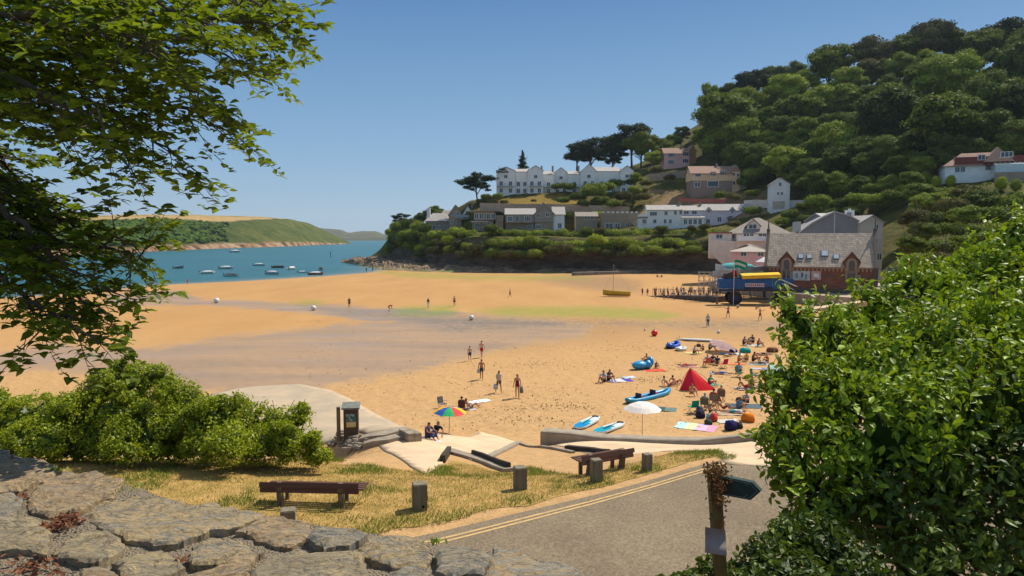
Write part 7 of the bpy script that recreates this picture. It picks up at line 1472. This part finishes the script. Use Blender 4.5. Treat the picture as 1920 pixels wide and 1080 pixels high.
# flags on the slipway
def flag(px, py0, py1, Y, cols, label, w_=2.2, h_=1.1, rz=0):
    q = at(px, py0, Y); q.z = max(q.z, gz(q.x, q.y)); Ht = (py0 - py1) * Y / FPX; o = empty('flagpole', q, rz, label, 'flag'); MB().tube([(0, 0, -.3), (0, 0, Ht)], .05, 6).build('pole', whitem, o); V = []; F = []; mi = []; nx, ny = 12, 6
    for j in range(ny + 1):
        for i in range(nx + 1): x = i / nx * w_; V.append((x, .22 * math.sin(x * 3.2) * (i / nx), Ht - .1 - j / ny * h_ - .35 * (i / nx) ** 1.3 + .1 * math.sin(x * 2.5)))
    for j in range(ny):
        for i in range(nx): a = j * (nx + 1) + i; F.append((a, a + 1, a + nx + 2, a + nx + 1)); mi.append(min(len(cols) - 1, j * len(cols) // ny))
    me = bpy.data.meshes.new('flag'); me.from_pydata(V, [], F); [me.materials.append(cloth(c)) for c in cols]; me.polygons.foreach_set('material_index', mi); link('flag', me, None, o)
flag(1375, 570, 486, 116, [(.0, .30, .12), (.6, .62, .6), (.0, .28, .12)], 'green and white flag flying from a tall pole in front of the sea tractor', 2.0, 1.3); flag(1386, 525, 489, 128, [(.01, .28, .12), (.02, .26, .12)], 'second green flag flying behind the tall flagpole', 1.4, .9); flag(1371, 560, 504, 118, [(.55, .02, .02)], 'small red flag near the sea tractor cab', .9, 1.2)
# boats
def dinghy(loc, rz, L, col, label, cover=None, nm='dinghy', mast=0, group=None, motor=True):
    o = empty(nm, loc, rz, label, 'boat', group); W_ = L * .36; H_ = L * .15; st = []; N_ = 10
    m_ = MB(); V = []; F = []
    for i in range(N_ + 1):
        t = i / N_; w_ = W_ / 2 * max(0, 1 - max(0, t - .35) ** 2 / .42) ** .7 if t > .35 else W_ / 2 * (.86 + .4 * t); w_ = max(w_, .02); sh_ = H_ * (1 + .5 * t * t); x = (t - .5) * L
        V += [(x, -w_, sh_), (x, -w_ * .8, sh_ * .35), (x, 0, -.02 + .3 * H_ * max(0, t - .8) * 4), (x, w_ * .8, sh_ * .35), (x, w_, sh_), (x, w_ * .84, sh_ - .02), (x, w_ * .6, sh_ * .45), (x, -w_ * .6, sh_ * .45), (x, -w_ * .84, sh_ - .02)]
    for i in range(N_):
        for k in range(9): a = i * 9 + k; b_ = i * 9 + (k + 1) % 9; F.append((a, b_, b_ + 9, a + 9))
    F += [tuple(range(9)), tuple(N_ * 9 + k for k in range(9))[::-1]]; m_.add(V, F).build('hull', M('gelcoat_%02x%02x%02x' % tuple(int(c * 255) for c in col), col, None, 1, .3, spec=.5), o, False)
    for x in (-.15, .15): MB().box((x * L, 0, H_ * .85), (L * .06, W_ * .8, .04)).build('thwart', M('dark_wood', (.14, .08, .04)), o)
    if cover: MB().ball((0, 0, H_ * 1.05), (L * .43, W_ * .46, H_ * .6), 14, 8).build('cover', cloth(cover), o, True)
    if motor: MB().box((-L * .53, 0, H_ * 1.2), (.28, .26, .42)).box((-L * .54, 0, H_ * .3), (.12, .08, .8)).build('outboard_motor', cloth(BLK), o)
    if mast: MB().tube([(L * .12, 0, .1), (L * .12, 0, mast)], .04, 6).tube([(L * .12, 0, mast * .98), (-L * .48, 0, H_)], .012, 4).tube([(L * .12, 0, mast * .8), (L * .48, 0, H_)], .012, 4).build('mast', M('mast_alloy', (.35, .32, .28)), o)
    return o
BT = [(335, 503, 4.5, (.05, .08, .12), 'dark', 1.2), (389, 513, 4.2, (.7, .7, .68), 'white', .6), (424, 504, 4.6, (.68, .69, .7), 'white', .2), (434, 518, 4.2, (.7, .7, .68), 'white', 0), (441, 473, 7.5, (.75, .75, .75), 'white', .3), (486, 498, 4.4, (.7, .7, .7), 'white', .1), (511, 514, 4.6, (.68, .68, .66), 'white', -.3), (521, 502, 4.2, (.20, .12, .08), 'brown', .2), (547, 505, 4.6, (.6, .6, .6), 'grey', 1.4), (567, 511, 2.6, (.7, .7, .7), 'white', .2), (592, 515, 4.2, (.35, .09, .06), 'red', .2), (601, 506, 4.6, (.7, .7, .7), 'white', 2.0)]
for k, (a, b_, L, c, cn_, rz) in enumerate(BT):
    q = on(a, b_, 0); dinghy((q.x, q.y, -.12), rz, L * (1.15 if k != 4 else 1.2), c, '%s small boat afloat in the bay, %s from the left' % (cn_, ordn(k + 1)), [(.7, .7, .7), (.62, .64, .66), (.7, .7, .68), (.10, .10, .12)][k % 4] if k != 0 else None, 'motor_boat', 0, 'small boats moored in the bay')
q = hit(1156, 556); dinghy((q.x, q.y, q.z + .15), R(172), 5.4, (.62, .42, .04), 'yellow sailing dinghy with a bare mast standing on the far sand', None, 'sailing_dinghy', 6.2, None, False)
q = at(1380, 513, 130); dinghy((q.x, q.y, q.z), R(190), 8.5, (.60, .66, .66), 'white and turquoise boat on a rack behind the flags', (.10, .42, .42), 'boat', 0, None, False); q = at(1362, 521, 126); dinghy((q.x, q.y, q.z), R(200), 6, (.62, .63, .62), 'white boat resting on the slip left of the flagpole', None, 'boat', 0, None, False); q = at(1406, 524, 125); dinghy((q.x, q.y, q.z), R(184), 5, (.1, .3, .15), 'boat under a green cover behind the sea tractor', (.01, .30, .12), 'boat', 0, None, False)
q = at(1425, 511, 132); dinghy((q.x, q.y, q.z), R(12), 7, (.55, .60, .64), 'slender pale blue boat on a rack next to the brick building', None, 'boat', 0, None, False)
rk = empty('boat_rack', at(1395, 540, 130), 0, 'steel rack holding boats between the slip and the brick building', 'rack'); mb = MB()
for k in range(7):
    for y in (0, 2.5): mb.tube([(-6 + k * 2, y, -2.4), (-6 + k * 2, y, 2.6)], .07, 5)
for z in (.6, 2.5): mb.tube([(-6, 0, z), (6, 0, z)], .07, 5).tube([(-6, 2.5, z), (6, 2.5, z)], .07, 5)
mb.build('frame', M('galvanised', (.38, .37, .36), (.22, .2, .19), 3, .5), rk)
# landing jetty with its crowd
a, b_ = at(1178, 556, 139), at(1345, 551, 121); d = b_ - a; L = math.hypot(d.x, d.y); jo = empty('landing_jetty', ((a.x + b_.x) / 2, (a.y + b_.y) / 2, .5), math.atan2(d.y, d.x), 'long dark landing jetty crowded with people, left of the sea tractor', 'jetty')
MB().extr([(-L / 2, -.3), (L / 2, -.6), (L / 2, 1.55), (L * .1, 1.2), (-L * .3, .45), (-L / 2, .05)], 0, 3.2).build('deck', M('wet_timber', (.075, .06, .05), (.14, .11, .085), 1.5, .8, .03, 8), jo); mb = MB()
for k in range(11): mb.tube([(-L * .2 + k * L * .07, .1, .8), (-L * .2 + k * L * .07, .1, 1.3 + k * .07 + .9)], .05, 5)
mb.tube([(-L * .2, .1, 2.0), (L / 2, .1, 2.6)], .04, 5).build('railing', M('galvanised', (.38, .37, .36)), jo)
fr2 = empty('gangway_frame', at(1328, 546, 123), R(-8), 'tall pale scaffold gangway frame standing on the jetty', 'gangway'); mb = MB()
for k in range(4):
    for y in (0, 1.6): mb.tube([(-1.6 + k * .95, y, -.4), (-1.6 + k * .95, y, 3.5)], .05, 5)
for z in (.9, 1.8, 2.7, 3.4):
    for y in (0, 1.6): mb.tube([(-1.7, y, z), (1.4, y, z)], .04, 5)
mb.tube([(-1.6, 0, 0), (1.3, 0, 3.4)], .04, 5).tube([(-1.6, 1.6, 3.4), (1.3, 1.6, 0)], .04, 5).build('frame', M('galvanised_pale', (.52, .47, .40), (.3, .26, .22), 3, .6), fr2)
r_ = random.Random(31); cl = [(.35, .05, .05), (.45, .42, .38), (.05, .06, .10), (.55, .50, .44), (.10, .14, .25), (.32, .22, .14), (.60, .58, .55), (.12, .10, .09)]
k = 0
for i in range(34):
    t = .16 + .82 * (i / 33) ** .8; x = -L / 2 + t * L; z = np.interp(x, [-L / 2, -L * .3, L * .1, L / 2], [.05, .45, 1.2, 1.55]) + .5; k += 1
    y = .35 + r_.uniform(0, 2.5); ang = math.atan2(d.y, d.x); wx = (a.x + b_.x) / 2 + x * math.cos(ang) - y * math.sin(ang); wy = (a.y + b_.y) / 2 + x * math.sin(ang) + y * math.cos(ang)
    person((wx, wy, z), r_.uniform(0, 6.3), r_.choice(['stand', 'walk', 'sit', 'stand', 'bend']), [('shirt', r_.choice(cl)), (r_.choice(['trunks', 'trousers']), r_.choice([DRK, NAVY, BLK, (.3, .25, .2)]))], 'person among the crowd on the dark landing jetty, %s from its seaward end' % ordn(k), r_.randrange(4), r_.randrange(4), r_.uniform(.85, 1.02), group='crowd on the landing jetty')
for k, (a_, b2) in enumerate(((1229, 560), (1245, 562), (1253, 561), (1264, 562), (1272, 560))): P2(a_, b2, r_.uniform(0, 6), 'stand', [('shirt', cl[k]), ('trunks', [DRK, NAVY, RED, GRY, BLK][k])], 'person standing on the sand in front of the landing jetty, %s from the left' % ordn(k + 1), k % 4, k % 4, .95, group='people in front of the landing jetty')
P2(1344, 571, 0, 'sit', [('shirt', ORG), ('trunks', DRK)], 'child in orange sitting on the sand below the sea tractor', 0, 0, .8)
for k, a_ in enumerate((1383, 1418, 1446, 1452)): P2(a_, 578 + (k % 2) * 2, k * 1.3, 'sit', [('shirt', [WHT, GRY, PNK, WHT][k]), ('trunks', DRK)], 'person sitting on the sand in the shade of the sea tractor, %s from the left' % ordn(k + 1), 0, k % 3, .85, group='people in the shade of the sea tractor')
q = at(1604, 546, 110); person((q.x, q.y, 2.75), PI / 2, 'walk', [('shirt', (.66, .60, .64)), ('trousers', NAVY)], 'person in a pale top walking on the quay past the brick building', 0, 0, 1.0)
q = at(1612, 545, 110); o = MB().tube([(0, 0, 0), (0, 0, 1.5)], .06, 8).build('marker_post', whitem, None, loc=(q.x, q.y, 2.75)); tag(o, 'white and red marker post on the quay beside the walking person', 'post'); MB().tube([(0, 0, .6), (0, 0, 1.0)], .065, 8).build('red_band', cloth(RED), o)
# white parasols by the pink boathouse
for a_, b2, lab in ((1432, 496, 'white cafe parasol beside the pink boathouse'), ):
    q = at(a_, b2, 136); o = empty('cafe_parasol', q, 0, lab, 'parasol'); MB().tube([(0, 0, -3), (0, 0, 1.5)], .04, 6).build('pole', whitem, o); MB().tube([(0, 0, .55), (0, 0, 1.5)], [1.7, .05], 8).build('canopy', cloth(WHT), o)
# navigation posts in the sea
for k, (a_, b2) in enumerate(((620, 483),)):
    q = on(a_, b2, 0); o = MB().tube([(0, 0, -1), (0, 0, 3.2)], .16, 6).ball((0, 0, 3.3), .35).build('channel_marker', cloth(DRK), None, loc=q); tag(o, 'dark channel marker post standing in the bay', 'marker')

# ================================================================ FURNITURE ON THE VERGE
wood_r = M('stained_planks', (.085, .035, .022), (.12, .055, .035), 3, .6, .004, 30, stretch=(.3, 3, 3)); wood_w = M('weathered_post', (.20, .15, .095), (.12, .095, .062), 4, .9, .006, 22, stretch=(2, 2, .3)); wood_g = M('grey_post', (.22, .185, .13), (.14, .12, .085), 4, .9, .008, 20, stretch=(2, 2, .3))
def bench(px, py, rz, L, s, label):
    q = hit(px, py); o = empty('park_bench', q, rz, label, 'bench', scale=s)
    for x in (-L * .31, L * .31):
        MB().extrx([(-.12, -.1), (.06, -.1), (-.08, .62), (-.2, .62)], x - .06, x + .06).build('leg', wood_w, o, bevel=.006); MB().box((x, .38, .16), (.09, .09, .5)).build('leg', wood_w, o, bevel=.006); MB().box((x, .14, .37), (.08, .56, .08)).build('seat_bearer', wood_w, o)
    for k, (y, z) in enumerate(((-.20, .575), (-.155, .43))): b_ = MB().box((0, 0, 0), (L, .035, .12)).build('back_plank', wood_r, o, bevel=.005, loc=(0, y, z)); b_.rotation_euler = (R(-16), 0, 0)
    for k in range(4): MB().box((.06, .0 + k * .13, .43), (L * 1.02, .10, .035)).build('seat_plank', wood_r, o, bevel=.005)
bench(585, 948, R(-3), 2.42, 1.0, 'brown slatted bench seen from behind on the grass verge, nearest the wall'); bench(1133, 886, R(27), 1.75, 1.05, 'brown slatted bench facing the beach near the slipway, partly behind a wooden post')
for px, py, wpx, hpx, lab in ((541, 1000, 30, 48, 'short square wooden post just beyond the wall, below the nearest bench'), (787, 955, 30, 52, 'square wooden post with a hole at its foot, right of the nearest bench'), (975, 918, 25, 45, 'dark square wooden post in the middle of the verge'), (1118, 904, 22, 45, 'pale wooden post standing in front of the further bench'), (1213, 883, 18, 34, 'square wooden post furthest along the verge, right of the further bench')):
    q = hit(px, py); sc_ = q.y / FPX; w_ = wpx * sc_ * .9; h_ = hpx * sc_; o = MB().box((0, 0, h_ / 2 - .1), (w_, w_, h_ + .2)).build('wooden_post', wood_g, None, bevel=.018, loc=q); o.rotation_euler = (R(random.Random(px).uniform(-2, 2)), 0, .25); tag(o, lab, 'post', 'wooden posts along the verge')
    if px == 787: MB().tube([(w_ * .2, -w_ / 2 - .001, .12), (w_ * .2, -w_ / 2 + .06, .12)], .035, 10).build('bolt_hole', cloth((.01, .01, .01)), o)
# notice pillar
q = hit(656, 824); s_ = q.y / FPX; o = empty('notice_pillar', q, R(8), 'dark timber notice pillar with a sloping top and a yellow panel beside the slipway', 'notice pillar')
w_ = 27 * s_; h_ = 66 * s_; MB().extrx([(-.25, -.3), (.25, -.3), (.25, h_), (-.25, h_ - .1)], -w_ / 2 + .08, w_ / 2 + .08).build('cabinet', M('dark_timber', (.09, .065, .045), (.06, .045, .033), 3, .8), o); MB().extrx([(-.34, h_ - .12), (.32, h_ + .02), (.32, h_ + .10), (-.34, h_ - .04)], -w_ / 2, w_ / 2 + .16).build('roof', M('lead_green', (.12, .14, .12), (.2, .2, .18), 5, .8), o)
MB().box((.1, -.27, h_ * .68), (w_ * .72, .03, h_ * .22)).build('poster', M('poster_green', (.05, .12, .10), (.35, .42, .40), 9, .6, lo=.5, hi=.6), o); MB().box((.1, -.27, h_ * .48), (w_ * .66, .03, h_ * .15)).build('yellow_panel', M('poster_yellow', (.62, .33, .02), (.60, .55, .35), 4, .6), o); MB().box((-w_ / 2 - .18, .05, h_ * .46), (.16, .18, h_ * 1.0)).build('side_post', wood_w, o)
# rubble and stone kerbs by the apron
rs = random.Random(3); mb = MB()
for k in range(150):
    q = hit(rs.gauss(655, 18), rs.gauss(832, 6)); r = rs.uniform(.06, .19); mb.ball((q.x, q.y, q.z + r * .3 + max(0, .35 - abs(q.x + 8.2) * .3) * rs.random()), (r * rs.uniform(.8, 1.5), r, r * .7), 6, 4)
tag(mb.build('rubble', M('rubble_grey', (.27, .225, .17), (.17, .14, .105), 4, .95, .02, 20, obj=False)), 'heap of loose stones around the foot of the notice pillar', 'rubble', kind='stuff')
def kerb(pts, w_, h_, mat, name, label, cat, dz=0):
    P_ = [hit(a, b_) for a, b_ in pts]; fine = []
    for a, b_ in zip(P_[:-1], P_[1:]):
        n_ = max(1, int((b_ - a).length / .5))
        for k in range(n_): fine.append(a.lerp(b_, k / n_))
    fine.append(P_[-1]); V = []; F = []
    for i, p in enumerate(fine):
        dd = fine[min(i + 1, len(fine) - 1)] - fine[max(0, i - 1)]; n_ = Vector((-dd.y, dd.x, 0)).normalized() * w_ / 2; z = gz(p.x, p.y) + dz; jit = .02 * noise.noise(Vector((p.x * 3, p.y * 3, 0)))
        V += [tuple(p.xy + n_.xy) + (z - .5,), tuple(p.xy + n_.xy) + (z + h_ + jit,), tuple(p.xy - n_.xy) + (z + h_ + jit,), tuple(p.xy - n_.xy) + (z - .5,)]
    for i in range(len(fine) - 1):
        for k in range(4): a = i * 4 + k; b_ = i * 4 + (k + 1) % 4; F.append((a, b_, b_ + 4, a + 4))
    F += [(0, 1, 2, 3), tuple(len(V) - 4 + k for k in range(4))[::-1]]; o = MB().add(V, F).build(name, mat, bevel=.02); tag(o, label, cat)
kst = M('kerb_stone', (.33, .27, .20), (.24, .195, .145), 3, .9, .02, 14, obj=False); kerb([(676, 826), (720, 818), (768, 808)], .7, .16, kst, 'stone_kerb', 'upper low stone kerb running from the notice pillar to the slipway', 'kerb'); kerb([(684, 838), (725, 830), (760, 822)], .6, .22, kst, 'stone_kerb', 'lower low stone kerb running from the rubble to the stone block', 'kerb'); kerb([(756, 826), (782, 824)], 1.0, .42, M('mossy_block', (.15, .12, .09), (.33, .27, .19), 3, .9, .03, 12, obj=False), 'stone_block', 'mossy stone block at the corner of the slipway', 'stone block'); kerb([(634, 848), (660, 845)], .5, .18, kst, 'stone_block', 'short stone slab on the sand below the notice pillar', 'stone block')
kerb([(972, 831), (940, 848), (908, 864)], .35, .12, kst, 'concrete_kerb', 'concrete kerb along the right edge of the slipway', 'kerb'); kerb([(842, 847), (878, 858), (915, 870), (958, 886)], .45, .14, kst, 'concrete_kerb', 'broken concrete kerb between the slipway and the grass', 'kerb'); kerb([(886, 857), (920, 870), (955, 884)], .12, .30, M('black_timber', (.03, .025, .02), (.05, .04, .03), 3, .8), 'timber_edging', 'dark timber edging board crossing the grass below the slipway', 'timber'); kerb([(830, 868), (842, 848)], .2, .28, M('black_timber', (.03, .025, .02)), 'timber_edging', 'short dark upright timber at the corner of the slipway', 'timber')
kerb([(972, 832), (1020, 840), (1075, 850)], .2, .10, kst, 'stone_kerb', 'thin kerb line across the sand patch right of the slipway', 'kerb'); kerb([(1062, 843), (1110, 848), (1140, 852)], .25, .2, M('black_timber', (.03, .025, .02)), 'timber_edging', 'dark timber edge of the promenade above the further bench', 'timber')
# sea wall along the promenade
ws = [(1.55, 33.6, 2.95), (3.0, 33.0, 3.02)] + [(x, y, gz(x, y - .8) + .07) for x, y in ((4.4, 32.2), (5.6, 31.4), (7.0, 30.2), (8.2, 28.9), (9.2, 27.6), (10.2, 26.2))]; V = []; F = []
for i, (x, y, z) in enumerate(ws):
    a, b_ = Vector(ws[max(0, i - 1)][:2]), Vector(ws[min(i + 1, len(ws) - 1)][:2]); n_ = Vector((-(b_ - a).y, (b_ - a).x)).normalized() * .42; V += [(x + n_.x, y + n_.y, 0), (x + n_.x, y + n_.y, z - .05), (x + n_.x * .8, y + n_.y * .8, z), (x - n_.x * .8, y - n_.y * .8, z), (x - n_.x, y - n_.y, z - .05), (x - n_.x, y - n_.y, 0)]
for i in range(len(ws) - 1):
    for k in range(6): a = i * 6 + k; b_ = i * 6 + (k + 1) % 6; F.append((a, b_, b_ + 6, a + 6))
F += [tuple(range(6)), tuple(range(len(V) - 6, len(V)))[::-1]]; tag(MB().add(V, F).build('sea_wall', M('sea_wall_concrete', (.36, .30, .23), (.27, .22, .165), 1.5, .9, .02, 12, obj=False), bevel=.04), 'rounded concrete sea wall between the promenade and the beach', 'wall')
# fingerpost
q0 = at(1352, 1100, 4.3); q1 = at(1338, 882, 4.3); FP = empty('fingerpost', (q0.x, q0.y, 6.1), 0, 'weathered wooden fingerpost wrapped in dead creeper, beside the road', 'signpost'); off = -Vector((q0.x, q0.y, 6.1)); bs_ = Vector((q0.x + .03, q0.y, 6.1))
MB().add([tuple(v + off) for v in sum([[Vector((p.x + sx, p.y + sy, p.z)) for sx, sy in ((-.036, -.036), (.036, -.036), (.036, .036), (-.036, .036))] for p in (bs_, q0, q1)], [])], [(0, 1, 2, 3), (11, 10, 9, 8)] + [(i * 4 + k, i * 4 + (k + 1) % 4, i * 4 + 4 + (k + 1) % 4, i * 4 + 4 + k) for i in range(2) for k in range(4)]).build('post', M('mossy_wood', (.20, .13, .035), (.10, .07, .03), 8, .9, .006, 30, stretch=(2, 2, .5)), FP)
cs = [at(1350, 890, 4.32), at(1412, 903, 4.2), at(1428, 920, 4.18), at(1409, 936, 4.2), at(1350, 925, 4.32)]; nrm = (cs[1] - cs[0]).cross(cs[4] - cs[0]).normalized() * .02
fa = MB().add([tuple(p + nrm + off) for p in cs] + [tuple(p - nrm + off) for p in cs], [(0, 1, 2, 3, 4), (9, 8, 7, 6, 5)] + [(i, 5 + i, 5 + (i + 1) % 5, (i + 1) % 5) for i in range(5)]).build('finger_arm', M('sign_green', (.015, .035, .028), (.025, .05, .04), 6, .5), FP)
ctr = sum(cs, Vector()) / 5; f2 = nrm * (-1.15 if nrm.y > 0 else 1.15); ins = [ctr.lerp(p, .84) + f2 for p in cs]; MB().tube([p + off for p in ins + [ins[0]]], .0035, 4).tube([ins[1].lerp(ins[0], .2) + off, ins[2].lerp(ctr + f2, .25) + off, ins[3].lerp(ins[4], .2) + off], .0035, 4).build('border_line', M('sign_line', (.12, .16, .14)), fa)
V = []; nx, ny = 6, 6
for j in range(ny + 1):
    for i in range(nx + 1): s, t = i / nx, j / ny; p = at(1322 + 38 * s + 3 * t * (s > .7), 988 + 48 * t + 6 * s, 4.2 + .02 * math.sin(t * 5) - .04 * s * t); V.append(tuple(p + off))
MB().add(V, [(j * (nx + 1) + i, j * (nx + 1) + i + 1, (j + 1) * (nx + 1) + i + 1, (j + 1) * (nx + 1) + i) for j in range(ny) for i in range(nx)]).build('notice_sheet', M('old_paper', (.24, .21, .20), (.30, .24, .20), 9, .6), FP, True)
rs = np.random.default_rng(8); P_ = []
for k in range(620):
    t = abs(rs.normal(0, .38)); t = min(t, 1.1); p = at(1338 + 12 * t + rs.normal(2, 8 + 3 * (t < .25)), 874 + 105 * t + rs.normal(0, 4), 4.24 + rs.normal(0, .05)); P_.append(tuple(p + off))
V, F, rn = leaves_np(np.array(P_), np.tile([0., -1, .2], (len(P_), 1)), .024, LEAF_N, .8, down=.8, seed=5); link('dead_creeper', np_mesh('dead_creeper', V, F, False, rn), leafmat('creeper', (.07, .03, .015), (.26, .14, .06), .2, .8, .1), FP)
# parked cars beyond the brick building
def car(px, py, Y, rz, col, label):
    q = at(px, py, Y); o = empty('parked_car', (q.x, q.y, max(q.z, 2.75)), rz, label, 'car'); prof = [(-2.1, .35), (-2.1, .85), (-1.9, .95), (-1.3, 1.0), (-.7, 1.45), (.9, 1.48), (1.6, 1.0), (2.05, .9), (2.1, .35)]
    MB().extr([(x, z) for x, z in prof], -.85, .85).build('body', M('car_paint_%02x%02x%02x' % tuple(int(c * 255) for c in col), col, None, 1, .25, spec=.6), o, bevel=.08); MB().extr([(-1.15, 1.02), (-.68, 1.38), (.85, 1.41), (1.4, 1.02)], -.87, .87).build('windows', glassm, o)
    for x in (-1.3, 1.35):
        for y in (-.8, .8): MB().tube([(x, y - .1, .32), (x, y + .1, .32)], .32, 14).build('wheel', M('tyre', (.025, .022, .02)), o)
car(1675, 518, 118, R(60), (.05, .06, .08), 'dark car parked on the quay right of the brick building')
# ================================================================ HAZE
hz = MB().box((0, 5200, 240), (25000, 15600, 500)).build('haze', None); hz['kind'] = 'stuff'; tag(hz, 'thin pale sea haze over the bay', 'haze')
m = bpy.data.materials.new('haze'); m.use_nodes = True; n = m.node_tree.nodes; l = m.node_tree.links; n.remove(n['Principled BSDF']); pv = n.new('ShaderNodeVolumePrincipled'); pv.inputs['Color'].default_value = (.72, .85, 1, 1); pv.inputs['Density'].default_value = .00006; pv.inputs['Anisotropy'].default_value = .2; l.new(pv.outputs[0], n['Material Output'].inputs['Volume']); hz.data.materials.append(m)
for a in [o for o in bpy.data.meshes if o.users == 0]: bpy.data.meshes.remove(a)
